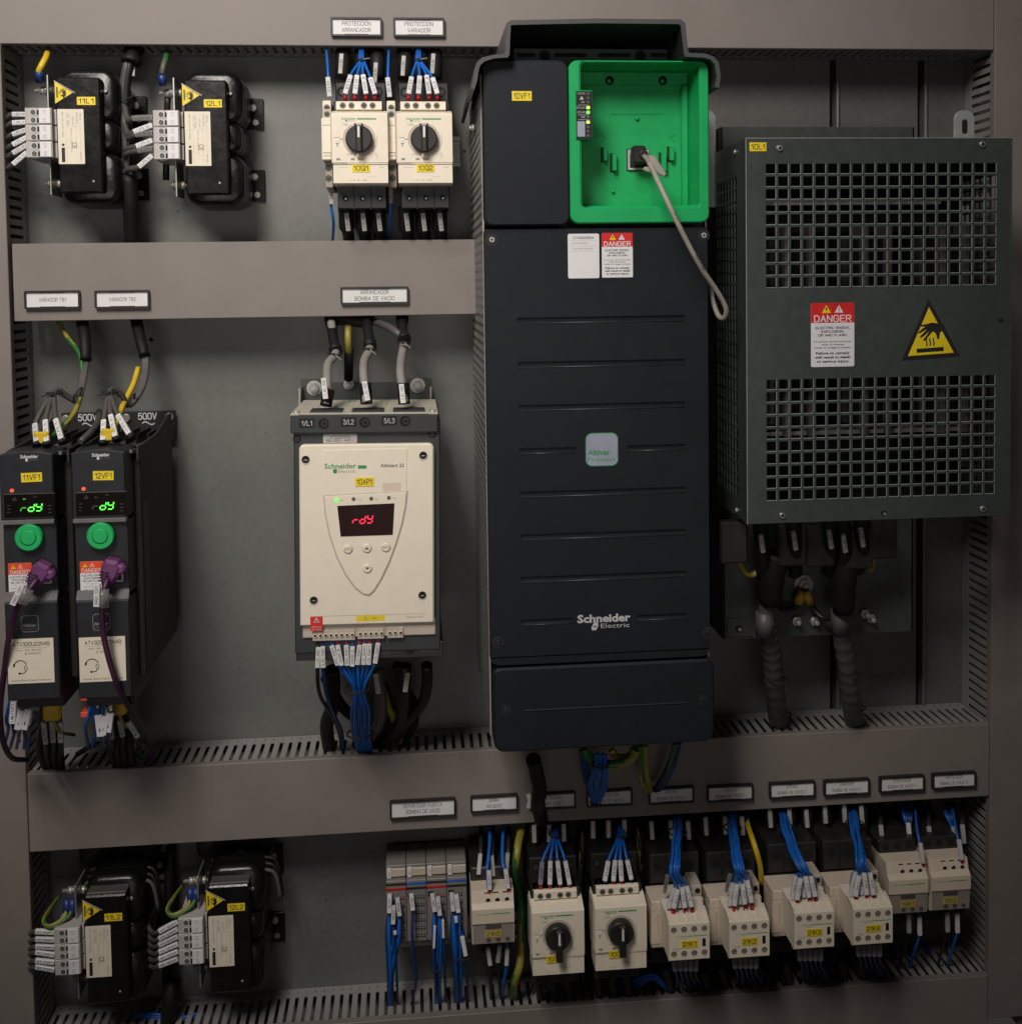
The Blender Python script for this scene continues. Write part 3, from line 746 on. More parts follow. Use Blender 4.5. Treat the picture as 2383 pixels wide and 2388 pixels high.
    u, v = a + (b - a) * .33, c + H * .24; m.prism([(u - 3.2, v - 3.6), (u + 1.2, v - 3.6), (u + 3.4, v + 1), (u + 3.2, v + 4), (u - 1.2, v + 4), (u - 3.4, v - .6)], F, F + .06, 'ink_white')
    m.box(u - 1.6, u + 1.6, v - .5, v + .5, F + .06, F + .1, 'drive_plastic')
    m.build('maker_logo', t)
    # hood
    D1 = F + 20
    O = [(1098, 205), (1103, 185), (1106, 161), (1112, 145), (1124, 134), (1150, 128), (1176, 125), (1178, 118), (1181, 54), (1190, 47), (1388, 43), (1587, 45), (1598, 54), (1604, 118), (1608, 123), (1645, 125), (1664, 132), (1676, 146), (1680, 180), (1676, 205)]
    I = [(1106, 209), (1113, 187), (1116, 165), (1120, 152), (1130, 143), (1152, 136), (1184, 134), (1188, 128), (1191, 60), (1195, 58), (1388, 54), (1583, 56), (1587, 60), (1594, 124), (1597, 132), (1641, 134), (1657, 139), (1666, 150), (1671, 178), (1666, 203)]
    Oo = [p(a, b, D1) for a, b in O]; Ii = [p(a, b, D1) for a, b in I]
    m = MB(); m.ring(Oo, Ii, 30, D1, 'hood_plastic', closed=False, minner='black_plastic'); m.build('hood', t)
    # deep air outlet inside the hood
    m = MB(); D2 = F - 45; a, z0_ = p(1192, 150, D2); b, z1_ = p(1592, 114, D2)
    m.box(a + 2, b - 2, z0_ - 6, z1_ + 40, 30, 34, 'hole_black')
    m.box(a + 2, b - 2, z0_ - 6, z1_, D2 - 8, D2, 'hood_plastic', 1)
    for x0, x1 in ((1206, 1248), (1292, 1368), (1394, 1470), (1516, 1556)):
        u0, v0 = p(x0, 133, D2); u1, v1 = p(x1, 124, D2); m.prism(rr(u0, u1, v0, v1, 1.5), D2 - .1, D2 + .2, 'hole_black')
    for x0 in (1270, 1493):
        u0, v0 = p(x0, 130, D2); m.cyl(u0, v0, D2 - .1, D2 + .3, 5.5, 'hole_black', 20)
    for x0, x1 in ((1184, 1198), (1222, 1255), (1262, 1286), (1340, 1366), (1408, 1440), (1475, 1500), (1520, 1550)):
        u0, v0 = p(x0, 110, 60); u1, v1 = p(x1, 104, 60); m.box(u0, u1, v0, v1, 56, 62, 'hood_plastic')
    for i in range(7): u0, v0 = p(1215 + i * 52, 108, 80); m.box(u0, u0 + 3, v0 - 4, v0 + 6, 70, 80, 'hood_plastic', .5)
    m.build('air_outlet', t)
    # ear with screw at left
    for px in (1094,):
        m = MB(); u, v = p(px, 299, 120); m.cyl(v, 120, xa - 1.2, xa - 4, 4.5, 'bolt', 14, axis='x'); m.cyl(v, 120, xa - 4, xa - 6.5, 3, 'bolt', 6, axis='x'); m.build('side_screw', t)
    # cable gland under the drive
    m = MB(); u, v = p(1268, 1758, 150); 
    for i, (rr_, a, b) in enumerate(((23, 0, 5), (20, 5, 9), (21, 9, 13), (15, 13, 18))): m.cyl(u, 150, cz0 + 4 - b, cz0 + 4 - a, rr_, 'zinc', 28, axis='z', b=.8)
    m.build('cable_gland', t)
    m = MB(); u, v = p(1403, 1756, 175); m.cyl(u, 175, cz0 - 4, cz0 + 4, 9, 'block_grey', 20, axis='z', b=.8); m.build('cable_gland', t)
    return t
big_drive()

# ================================================================== PERFORATED CHOKE BOX 10L1
def choke_box():
    F = 225.0; B = 112.0
    x0 = (U(1735, 326, F)[0] + U(1745, 1225, F)[0]) / 2; x1 = (U(2356, 317, F)[0] + U(2358, 1199, F)[0]) / 2
    z1 = (U(1735, 326, F)[1] + U(2356, 317, F)[1]) / 2; z0 = (U(1745, 1225, F)[1] + U(2358, 1199, F)[1]) / 2
    ox, oz = (x0 + x1) / 2, z0
    t = thing('choke_enclosure', 'perforated galvanised steel box with a hot-surface triangle, tagged 10L1', 'choke box', ox, oz)
    def p(a, b, d=F): u, v = U(a, b, d); return u - ox, v - oz
    X0, X1, Z0, Z1 = x0 - ox, x1 - ox, 0.0, z1 - z0
    # front plate
    cx0, cx1 = p(1786, 700)[0], p(2320, 700)[0]
    us = [X0 + 1]
    n = 19; hw = (cx1 - cx0) / (n - 1 + .79) ; hole = hw * .79
    for i in range(n): us += [cx0 + i * hw, cx0 + i * hw + hole]
    us.append(X1 - 1)
    vs = [Z0 + 1]
    for yt, yb in ((884, 1166), (385, 674)):
        a = (p(1790, yb)[1] + p(2310, yb - 14)[1]) / 2; b = (p(1790, yt)[1] + p(2310, yt - 8)[1]) / 2
        q = (b - a) / (9 + .79)
        for i in range(10): vs += [a + i * q, a + i * q + q * .79]
    vs.append(Z1 - 1)
    m = MB(); m.grid(us, vs, lambda i, j: not (i % 2 == 1 and j % 2 == 1 and 0 < i < len(us) - 2 and 0 < j < len(vs) - 2), F - 1.5, F, lambda u, v, k: (u, v, k), 'cover_steel')
    # hole rims: brighter steel on bottom and right paints in the edge highlight
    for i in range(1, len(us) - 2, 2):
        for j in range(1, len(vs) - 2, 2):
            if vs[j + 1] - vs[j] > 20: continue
            m.box(us[i], us[i + 1], vs[j] - .55, vs[j] + .2, F - .6, F + .3, 'steel_and_edge_highlight', .25); m.box(us[i + 1] - .15, us[i + 1] + .4, vs[j], vs[j + 1], F - .6, F + .3, 'steel_and_edge_highlight', .2)
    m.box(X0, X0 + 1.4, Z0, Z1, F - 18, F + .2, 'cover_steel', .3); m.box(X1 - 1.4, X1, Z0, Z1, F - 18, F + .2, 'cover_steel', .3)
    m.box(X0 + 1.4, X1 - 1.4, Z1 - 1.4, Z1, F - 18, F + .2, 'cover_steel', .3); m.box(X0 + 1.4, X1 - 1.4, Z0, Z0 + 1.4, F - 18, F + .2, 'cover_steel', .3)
    m.box(X0 - .15, X0 + .5, Z0, Z1, F - .6, F + .35, 'steel_and_edge_highlight'); m.box(X0, X1, Z1 - .5, Z1 + .15, F - .6, F + .35, 'steel_and_edge_highlight')  # brighter left and top edges, sheen put into the colour
    m.build('front_panel', t)
    # sides
    for s, X in ((0, X0 + .7), (1, X1 - .7)):
        us2 = [B]; q = B + 9
        while q + 9 < F - 22: us2 += [q, q + 8.6]; q += 10.6
        us2.append(F - 18.2)
        vs2 = [Z0 + 1.5]; q = 22
        while q + 10 < Z1 - 24: vs2 += [q, q + 10.2]; q += 12.2
        vs2.append(Z1 - 1.5)
        m = MB(); m.grid(us2, vs2, lambda i, j: not (i % 2 == 1 and j % 2 == 1 and i < len(us2) - 2 and j < len(vs2) - 2), X - .7, X + .6, lambda u, v, k: (k, v, u), 'cover_steel')
        m.build('side_panel', t)
    m = MB(); m.box(X0 + 2, X1 - 2, Z1 - 1.4, Z1 - .1, B, F - 18.2, 'cover_steel'); m.build('top_panel', t)
    m = MB(); m.box(X0 + 2, X1 - 2, 3, Z1 - 3, B + 1, B + 3, 'black_matt'); m.build('back_panel_or_shade_sheet', t)  # black sheet, puts the shade inside the box into its colour
    m = MB()
    a = (p(2225, 290, B)[0], p(2272, 290, B)[0]); zt2 = p(2248, 257, B)[1]
    for xa, xb in (a, (p(1622, 290, B)[0], p(1669, 290, B)[0])):
        m = MB()
        P = rr(xa, xb, Z1 - 60, zt2, (.1, 10, 10, .1), 8); m.prism(P, B - 3, B, 'steel_and_edge_highlight', .5)
        m.prism(rr((xa + xb) / 2 - 3.2, (xa + xb) / 2 + 3.2, zt2 - 26, zt2 - 10, 3.1), B - .1, B + .2, 'hole_black'); m.build('mounting_ear', t)
    for a, b in ((1817, 346), (2289, 337), (1823, 1202), (2290, 1187)):
        u, v = p(a, b); m = MB(); m.cyl(u, v, F, F + 2.2, 3.8, 'zinc', 20, r1=2.6); m.hex(u, v, F + 2.2, F + 2.3, 1.6, 'hole_black'); m.build('screw', t)
    m = MB(); u, v = p(2060, 1197); m.cyl(u, v, F - .2, F + .15, 3, 'hole_black'); m.cyl(u + .8, v - .6, F + .1, F + .4, 1.4, 'bolt', 8)
    u, v = p(2333, 748); m.prism([(u - 3, v + 1.6), (u + 2, v + 2.4), (u + 3, v - 1), (u - .5, v - 2.2), (u - 3, v - .8)], F - .2, F + .15, 'hole_black'); m.build('punched_hole', t)
    for a, b in ((1711, 355), (1720, 1190)):
        d = 190; u, v = p(a, b, d); m = MB(); m.cyl(v, d, X0, X0 - 2.2, 3.2, 'zinc', 16, axis='x', r1=2.2); m.build('screw', t)
    a, c = p(1890, 707); b, e = p(1991, 854); danger(t, a, b, e, c, F)
    # hot-surface triangle
    m = MB(); A = p(2164, 697); Bq = p(2101, 841); C = p(2238, 831)
    ux = Vector((C[0] - Bq[0], C[1] - Bq[1])); mid = Vector(((Bq[0] + C[0]) / 2, (Bq[1] + C[1]) / 2)); vy = Vector((A[0], A[1])) - mid
    f = lambda a, b: tuple(mid + ux * a + vy * (b + .5))
    m.prism([f(-.5, -.5), f(.5, -.5), f(0, .5)], F, F + .4, 'black_matt'); m.prism([f(-.39, -.43), f(.39, -.43), f(0, .36)], F + .4, F + .5, 'yellow'); hot_hand(m, f, F + .5)
    m.build('hot_surface_sign', t)
    u, v = p(1766.5, 342.5); eq_tag(t, '10L1', u, v, F + .1, 17, 8.6)
    # choke inside: laminated core and three wound coils
    m = MB(); m.box(X0 + 18, X1 - 30, 60, 84, B + 14, F - 45, 'core_black', 1); m.box(X0 + 14, X1 - 26, 84.2, 88, B + 14, F - 30, 'zinc'); m.build('core_yoke', t); m = MB(); m.box(X0 + 18, X1 - 30, Z1 - 92, Z1 - 66, B + 14, F - 45, 'core_black', 1)
    m.box(X0 + 6, X1 - 60, Z1 - 64, Z1 - 61, B + 14, F - 30, 'zinc');
    m.build('core_yoke', t)
    for i in range(3):
        cx = X0 + 52 + i * 82; m = MB()
        m.prism(rr(cx - 32, cx + 32, B + 12, F - 30, 18, 6), 96, Z1 - 96, 'varnish', plane='xd')
        m.prism(rr(cx - 6, cx + 1, B + 40, F - 20, 2), 84, Z1 - 84, 'conduit', plane='xd')
        m.prism(rr(cx + 20, cx + 27, B + 40, F - 22, 2), 84, Z1 - 84, 'conduit', plane='xd')
        m.build('coil', t)
    return t
choke_box()
# raised plate behind the box
m = MB(); D = 110.0; x0, z1 = U(1680, 296, D); x1, z0 = U(2128, 1472, D); W = x1 - x0; H = z1 - z0
m.box(0, W, 0, H, -D + 1, -D + 3, 'plate_steel'); m.box(0, 2, 0, H, -D + 3, 0, 'plate_steel'); m.box(W - 2, W, 0, H, -D + 3, 0, 'plate_steel'); m.box(0, W, 0, H, -2, 0, 'plate_steel', .4)
for px, py in ((1715, 1452),): 
    u, v = U(px, py, D); m.box(4, 33, 3, 24, 0, 2, 'plate_steel', .5); m.cyl(17, 12, 2, 2.4, 4, 'hole_black', 16); m.cyl(18, 11.5, 2.3, 3.4, 2, 'bolt', 8)
bo = m.build('mounting_plate'); bo.location = (x0 * K, -D * K, z0 * K)
tag(bo, 'raised bare steel plate behind the perforated box', 'mounting plate')

# ================================================================== SOFT STARTER
def soft_starter():
    F = 200.0; ox, oz = U(862, 1540, F)
    t = thing('soft_starter', 'cream fronted soft starter with a red lit display, tagged 10AP1', 'soft starter', ox, oz)
    TH = math.radians(-.9)
    t.rotation_euler = (0, -TH, 0)
    cs, sn = math.cos(-TH), math.sin(-TH)
    def p(a, b, d=F):
        u, v = U(a, b, d); u -= ox; v -= oz; return u * cs - v * sn, u * sn + v * cs
    def r(a, b, c, e, d=F):
        q = p(a, (b + e) / 2, d)[0], p(c, (b + e) / 2, d)[0], p((a + c) / 2, e, d)[1], p((a + c) / 2, b, d)[1]; return q
    x0, x1, z0, z1 = r(686, 964, 1027, 1545, F - 6)
    m = MB(); m.box(x0, x1, z0 + 10, z1 - 6.5, 40, F - 8, 'starter_grey', 1.2); m.box(x0 + 10, x1 - 10, z0 + 2, z0 + 10, 40, F - 14, 'black_plastic')
    m.build('housing', t)
    # terminal bar
    a, b, c, e = r(678, 967, 1021, 1009, F - 4)
    m = MB(); m.box(a, b, c, e - .1, F - 14, F - 3, 'starter_grey', .8)
    for px, py in ((755, 988), (851, 985), (945, 982)):
        u, v = p(px, py, F - 3); m.cyl(u, v, F - 3.2, F - 2.9, 5.4, 'hole_black', 24); m.cyl(u + .7, v, F - 3.2, F - 2.8, 3.0, 'starter_grey', 16); m.cyl(u + .7, v, F - 2.9, F - 2.75, 2.0, 'hole_black', 16)
    for s, px, py in (('1/L1', 716, 987), ('3/L2', 813, 984), ('5/L3', 908, 981)):
        u, v = p(px, py, F - 3); m.box(u - 7.6, u + 7.6, v - 4.7, v + 4.7, F - 3.1, F - 2.8, 'black_matt', .1); m.text(s, u, v, F - 2.7, 4.4, 'ink_white', w=10, bold=.01)
    m.build('terminal_bar', t)
    # vented cream top
    m = MB(); zz = e; wx = (b - a)
    us = [a + 8 + i * (wx - 16) / 44 for i in range(45)]; vs = [62 + i * (F - 70) / 20 for i in range(21)]
    zones = [(3, 7), (13, 18), (25, 30), (36, 41)]
    def sol(i, j):
        if not (i % 2 == 1 and j % 2 == 1 and j < 19): return True
        return not any(q0 <= i <= q1 for q0, q1 in zones)
    m.grid(us, vs, sol, zz, zz + 1.5, lambda u, v, k: (u, k, v), 'grille_cream')
    m.box(a, a + 8, zz - 4, zz + 1.5, 62, F - 5, 'grille_cream'); m.box(b - 8, b, zz - 4, zz + 1.5, 62, F - 5, 'grille_cream')
    m.box(a + 9, b - 9, zz - 5, zz - 4, 64, F - 15, 'hole_black')
    for u in (a + 5, b - 5): m.cyl(u, F - 12, zz + 1, zz + 3, 3.2, 'bolt', 14, axis='z')
    for px in (765, 860, 954):
        u, _ = p(px, 950, F - 40); m.box(u - 16, u + 16, zz + 1.5, zz + 3, F - 42, F - 12, 'starter_grey', .5); m.box(u - 13, u + 13, zz + 3, zz + 3.1, F - 38, F - 30, 'hole_black')
    m.build('vent_grille', t)
    # sticker
    a2, b2, c2, e2 = r(754, 1012, 833, 1033, F - 8)
    m = MB(); m.prism(rr(a2, b2, c2, e2, 1), F - 8.1, F - 7.7, 'grey_sticker'); m.text('ATS22D47Q', (a2 + b2) / 2, e2 - 3, F - 7.6, 2.6, 'ink', w=19); m.text('62A  230V - 440V ~', (a2 + b2) / 2, c2 + 2.6, F - 7.6, 2.2, 'ink', w=27); m.build('rating_sticker', t)
    for px, py in ((693, 1024), (1008, 1012)):
        m = MB(); u, v = p(px, py, F - 8); m.screw(u, v, F - 8, 2.8, 'black_plastic'); m.build('screw', t)
    # cream cover
    a, b, c, e = r(699, 1036, 1012, 1457)
    m = MB(); m.prism(rr(a, b, c, e, (1.5, 5, 5, 1.5)), F - 14, F, 'cream', 1.5)
    a3, b3, c3, e3 = r(706, 1445, 1016, 1485, F - 5); m.box(a3, b3, c3, c + 4, F - 16, F - 5, 'cream_dull', 1)
    m.build('front_cover', t)
    # raised centre field
    m = MB(); P = [p(755, 1050), (p(950, 1045)), (p(948, 1150)), (p(755, 1157))]
    m.prism(P, F, F + .5, 'cream_dull' if False else 'cream', .3)
    m.build('centre_field', t)
    # keypad shield (V-shaped) with raised lip
    S = [(757, 1157), (948, 1147)]
    R_ = [(945, 1180), (937, 1220), (922, 1270), (905, 1315), (888, 1350), (872, 1376), (861, 1386), (848, 1384), (830, 1370), (808, 1340), (786, 1295), (770, 1245), (761, 1200)]
    P = [p(*q) for q in S + R_]
    m = MB(); Q = inset(P, -1.3); m.prism(Q, F, F + .9, 'cream_dull', .5); m.prism(P, F + .85, F + 1.5, 'cream', .4); m.build('keypad', t)
    # display
    P = [p(787, 1179), p(920, 1173), p(916, 1246), p(795, 1250)]
    m = MB(); m.prism(P, F + 1, F + 2.0, 'display_red'); 
    for i, ch in enumerate('rdy'):
        u, v = p(830 + i * 16.5, 1211 - i * .9); seg(m, ch, u, v, F + 2.05, 4.8, 8.0, 'seg_red', th=1.3)
    m.build('display', t)
    for px, py, g in ((785, 1165, 1), (825, 1163, 0), (866, 1162, 0), (907, 1160, 0)):
        u, v = p(px, py); m = MB(); m.cyl(u, v, F + 1.4, F + 1.9, 1.9, 'led_green' if g else 'ink_grey', 14); m.build('indicator_light', t)
    m = MB()
    for s, px, py in (('Rdy', 797, 1166), ('Com', 838, 1164), ('Run', 879, 1163), ('Trip', 919, 1161)):
        u, v = p(px, py); m.text(s, u, v, F + 1.56, 1.7, 'ink_soft')
    u, v = p(757, 1087); logo(m, u, v, F + .55, 31, 5.0); u, v = p(835, 1089); m.box(u, u + 8.5, v - 1.6, v + 1.6, F + .5, F + .56, 'logo_green')
    u, v = p(915, 1085); m.text('Altistart 22', u, v, F + .56, 3.4, 'ink_grey', w=23.5, bold=.02)
    u, v = p(914, 1135); m.prism(rr(u - 9, u + 9, v - 4, v + 4, 1), F + .5, F + .6, 'cream_warm')
    m.build('front_lettering', t)
    u, v = p(850, 1123.5); eq_tag(t, '10AP1', u, v, F + .6, 18.3, 8.8)
    for s, px, py in (('ESC', 812, 1279), ('^', 856, 1277), ('ENT', 900, 1275), ('v', 857, 1324)):
        u, v = p(px, py); m = MB(); m.cyl(u, v, F + 1.5, F + 1.9, 5.0, 'cream_warm', 24); m.cyl(u, v, F + 1.8, F + 3.2, 4.5, 'cream', 24, b=.9)
        if s == '^': m.prism([(u - 2.4, v - 1.2), (u + 2.4, v - 1.2), (u, v + 1.5)], F + 3.2, F + 3.26, 'ink_grey')
        elif s == 'v': m.prism([(u - 2.4, v + 1.2), (u + 2.4, v + 1.2), (u, v - 1.5)], F + 3.2, F + 3.26, 'ink_grey')
        else: m.text(s, u, v, F + 3.25, 2.1, 'ink_grey', w=6.2)
        m.build('button', t)
    for px, py in ((713, 1073), (987, 1063), (732, 1401), (985, 1389)):
        u, v = p(px, py); m = MB(); m.cyl(u, v, F - .2, F + .25, 4.6, 'cream_dull', 24); m.cyl(u, v + .6, F, F + .35, 3.7, 'hole_black', 24); m.box(u - 1.6, u + 1.6, v - .2, v + .5, F + .3, F + .5, 'bolt'); m.build('screw', t)
    # terminal legend
    m = MB(); a, b, c, e = r(724, 1434, 993, 1461)
    m.box(a, b, e - .3, e, F, F + .08, 'ink_soft')
    a2 = p(753, 1450)[0]; m.box(a, a2, c - 3, e - .5, F, F + .1, 'red'); tri(m, (a + a2) / 2, (c + e) / 2 + 2.2, 6, F + .1, 'white_sticker', 'red', '!', 'white_sticker')
    m.text('230V MAX', (a + a2) / 2, c + .9, F + .15, 1.1, 'white_sticker', w=9); m.text('CL1 CL2', (a + a2) / 2, c - 1.6, F + .15, 1.3, 'white_sticker', w=9)
    y0, y1 = p(831, 1440)[0], p(898, 1440)[0]; m.box(y0, y1, e - 6.3, e - .5, F, F + .1, 'yellow'); m.text('24V', (y0 + y1) / 2 + 4, e - 3.3, F + .15, 1.8, 'ink_grey'); tri(m, (y0 + y1) / 2 - 5, e - 3.3, 4, F + .1, 'ink_soft', 'yellow', '!')
    for i, s in enumerate(('R1A', 'R1C', 'R2A', 'R2C', 'R3A', 'R3C', 'LI1', 'LI2', 'LI3', '24V', 'COM', 'PTC1', 'PTC2')):
        u = p(760 + i * 13.2, 1450)[0]; m.text(s, u, c + 1.4, F + .1, 1.7, 'ink_soft', w=4.2); m.box(u + 2.6, u + 2.8, c - .5, c + 4, F, F + .08, 'ink_soft')
    u, v = p(968, 1438); m.text('Modbus/SYNC', u, v, F + .1, 1.7, 'ink_soft', w=17)
    m.build('terminal_legend', t)
    for a0, a1, n, dy in ((729, 828, 8, 0), (834, 896, 5, -4), (903, 941, 3, -6)):
        a, b, c, e = r(a0, 1470 + dy, a1, 1495 + dy, F - 2); m = MB(); m.box(a, b, c, e, F - 16, F - 3, 'cream_dull', .5); q = (b - a) / n
        for i in range(n): m.cyl(a + q * (i + .5), c + 5.6, F - 3, F - 1.6, 1.9, 'cream', 14, b=.3); m.cyl(a + q * (i + .5), c + 5.9, F - 1.6, F - 1.5, 1.35, 'hole_black', 12)
        m.build('plug_connector', t)
    # lower terminal bar
    a, b, c, e = r(691, 1500, 1033, 1536, F - 10); m = MB(); m.box(a, b, c, e, 60, F - 9, 'black_plastic', .8)
    for px in (957,): u, v = p(px, 1515, F - 9); m.cyl(u, v, F - 9, F - 8.8, 5, 'hole_black')
    for s, px in (('4/T2', 898), ('6/T3', 993)): u, v = p(px, 1521 - (px - 898) * .05, F - 9); m.text(s, u, v, F - 8.9, 3.6, 'ink_grey', w=10)
    m.build('lower_terminal_bar', t)
    # back mounting plate
    m = MB(); a, b, c, e = r(702, 884, 1006, 960, 6)
    P = [(a, c - 30), (b, c - 30), (b, e), (b - 25, e), (b - 25, e - 5), (a + 28, e - 5), (a + 28, e), (a, e)]
    P = [(a, c - 30), (b, c - 30), (b, e), (b - 27, e), (b - 30, e - 4), (b - 42, e - 4), (a + 42, e - 4), (a + 30, e - 4), (a + 27, e), (a, e)]
    m.prism(P, .5, 3, 'plate_steel', .3); m.box(a, a + 2, c - 30, e - 8, 3, 30, 'zinc'); m.box(b - 2, b, c - 30, e - 8, 3, 30, 'zinc'); m.build('mounting_plate', t)
    for px, py, q in ((733, 905, 6), (974, 899, 6), (813, 897, 4)):
        m = MB(); u, v = p(px, py, 5); m.cyl(u, v, 3, 4.2, q * 1.45, 'bolt', 22); m.hex(u, v, 4.2, 8.5, q, 'zinc'); m.cyl(u, v, 8.4, 10, q * .45, 'bolt', 12); m.build('mounting_bolt', t)
    # earth wire boot is placed with the wires
soft_starter()

# ================================================================== COMPACT DRIVES
def small_drive(offx, offy, name, label, first):
    F = 215.0; q0 = lambda a, b, d=F: U(a + offx, b + offy, d)
    ox, oz = q0(240, 1600)
    t = thing('compact_drive', label, 'motor drive', ox, oz, 0, 'compact drives at the left')
    def p(a, b, d=F): u, v = q0(a, b, d); return u - ox, v - oz
    def r(a, b, c, e, d=F): return p(a, (b + e) / 2, d)[0], p(c, (b + e) / 2, d)[0], p((a + c) / 2, e, d)[1], p((a + c) / 2, b, d)[1]
    X0, X1, Z0, Z1 = r(163, 1050, 324, 1600, 180)
    a, b, c, e = r(174, 1050, 299, 1600)
    X0 = a - 4; X1 = a + 55
    m = MB(); m.box(X0, X1, Z0 + 8, e - 15, 30, 178, 'small_side', 1); 
    m.box(X0 + 4, X1 - 3, e - 14, e - 9, 30, 120, 'silver_plastic', .6); m.prism([(120, e - 14), (120, e - 9), (F - 18, e - 2.5), (F - 18, e - 6)], X0 + 3, X1 - 2.6, 'silver_plastic', plane='dz')      # top ledge
    m.box(X1 - .05, X1 + .6, Z0 + 20, e - 60, 150, 172, 'small_drive', .2)
    for i in range(5): m.box(X0 + 5 + i * 11.4, X0 + 6.6 + i * 11.4, e - 9, e + 2, 50, 110, 'small_drive', .3)
    m.prism([(30, e - 16), (30, e + 14), (44, e + 14), (100, e + 1), (F - 32, e - 3), (F - 32, e - 16)], X1 - 2.4, X1, 'small_side', plane='dz')
    m.prism([(30, e - 16), (30, e + 14), (44, e + 14), (100, e + 1), (F - 32, e - 3), (F - 32, e - 16)], X0, X0 + 2.4, 'small_side', plane='dz')
    m.build('housing', t)
    m = MB(); m.box(X0, X1, e - 20, e + 15, 6, 12, 'black_plastic', .6); u = (X0 + X1) / 2; m.text('500V', u - 1, e + 9.5, 12.1, 6.8, 'ink_white', w=20, bold=.03)
    W = [(u - 7 + i, e + 1.5 + 1.6 * math.sin(i / 14 * 2 * math.pi)) for i in range(15)]
    for (a1, b1), (a2, b2) in zip(W[:-1], W[1:]): m.prism([(a1, b1 - .7), (a2, b2 - .7), (a2, b2 + .7), (a1, b1 + .7)], 12, 12.15, 'ink_white')
    for xx in (X0 + 5, X1 - 6): m.cyl(xx, e + 8, 12, 15, 5.2, 'zinc', 18, b=1); 
    tri(m, u - 2, e - 6, 5, 12.1, 'yellow', 'yellow', 'z')
    m.build('rear_plate', t)
    m = MB()
    A = rr(a, b, Z0, e, (1.5, 2, 2, 1.5)); ee = p(236, 1208)[1]
    # upper shell with arched top
    P = [(a, ee)] + [(b, ee)] + [(b - (b - a) * i / 8, e - 2.5 + 3.2 * math.sin(math.pi * i / 8)) for i in range(9)]
    m.prism(P, 170, F, 'small_drive', 1.2)
    z2 = p(236, 1390)[1]; m.box(a, b, z2, ee - 4, 170, F - 5, 'small_drive', .8)
    m.box(a, b, Z0, z2 - 4, 170, F - 1, 'small_drive', 1.2)
    m.build('front_shell', t)
    m = MB(); m.prism([(F - 9, ee - 5), (F + .6, ee - 4), (F + .8, ee - 1.2), (F - 2, ee + .2), (F - 9, ee + .2)], a + .5, b - .5, 'silver_plastic', plane='dz'); m.build('trim_strip', t)
    zz = p(236, 1378)[1]; m = MB(); m.prism([(F - 6, zz), (F - 5, zz), (F - .6, zz - 8.5), (F - .6, zz - 11), (F - 8, zz - 11)], a + .5, b - .5, 'hood_plastic', plane='dz'); m.build('trim_strip', t)
    # display window
    a1, b1, c1, e1 = r(178, 1148, 297, 1202); m = MB(); m.box(a1, b1, c1, e1, F - .2, F + .3, 'display_dark', .1); m.box(a1, b1, e1, e1 + .5, F, F + .4, 'ink_grey')
    cs = 'rdy'
    for i, ch in enumerate(cs):
        u, v = p(224 + i * 17.5, 1180 - i * 1); seg(m, ch, u, v, F + .35, 5.0, 7.4, ('glow_dim' if (i == 0 and not first) else ('glow_green' if i == 0 else 'led_green')), th=1.1)
    u, v = p(202, 1159); m.prism([(u - 2, v - 1.6), (u + 2, v - 1.6), (u, v + 1.8)], F + .3, F + .34, 'ink_grey'); m.prism([(u - 1.3, v - 1.2), (u + 1.3, v - 1.2), (u, v + 1.1)], F + .34, F + .38, 'display_dark')
    u, v = p(226, 1160); m.prism([(u - 1.5, v + .9), (u + 1.5, v), (u - 1.5, v - .6)], F + .3, F + .36, 'glow_green' if first else 'glow_dim')
    for k in range(3):
        u, v = p(190, 1175 + k * 8); m.box(u - 2, u + 1, v - .2, v + .2, F + .3, F + .35, 'ink_grey'); u, v = p(286, 1175 + k * 8); m.box(u - 2, u + 1, v - .2, v + .2, F + .3, F + .35, 'ink_grey')
    u, v = p(250, 1154); m.text('REM', u, v, F + .35, 1.1, 'ink_grey')
    m.build('display', t)
    u, v = p(196, 1140); m = MB(); m.cyl(u, v, F, F + .6, 1.7, 'led_red', 12); m.build('indicator_light', t)
    m = MB(); u, v = p(215, 1061); m.text('Schneider', u, v, F + .1, 3.2, 'ink_white', w=16.5, bold=.03, align='l'); m.text('Electric', u + 7.4, v - 3.2, F + .1, 1.9, 'ink_grey', w=9, align='l'); m.prism(rr(u + 4.6, u + 6.8, v - 4.8, v - 1.8, .8), F, F + .1, 'ink_white'); m.build('maker_logo', t)
    u, v = p(242, 1109); eq_tag(t, name, u, v, F + .1, 19.2, 8.8, rot=1 if first else -1)
    u, v = p(236, 1249); m = MB(); m.cyl(u, v, F - 5.2, F + 3, 12.8, 'knob_green', 40, b=1.2)
    for i in range(40):
        an = 2 * math.pi * i / 40; cx, cz = u + 11.9 * math.cos(an), v + 11.9 * math.sin(an); m.cyl(cx, cz, F + 2.6, F + 3.15, .42, 'knob_green', 6)
    n = 28; V = []
    for k, (q, dd) in enumerate(((7.2, F + 3.02), (6.0, F + 3.02 + .02), (4.5, F + 3.08))): pass
    m.cyl(u, v, F + 3.0, F + 3.5, 7.6, 'knob_green', 32, r1=6.2)
    m.cyl(u + .2, v - .2, F + 3.5, F + 3.55, 5.6, 'knob_green', 32)
    m.build('jog_knob', t)
    u, v = p(278, 1227); m = MB(); m.text('ESC', u, v, F - 4.9, 1.8, 'ink_grey'); m.build('key_lettering', t)
    # danger sticker
    a2, b2, c2, e2 = r(188, 1309, 243, 1376, F - 5); W = b2 - a2; H = e2 - c2; zr = e2 - H * .40
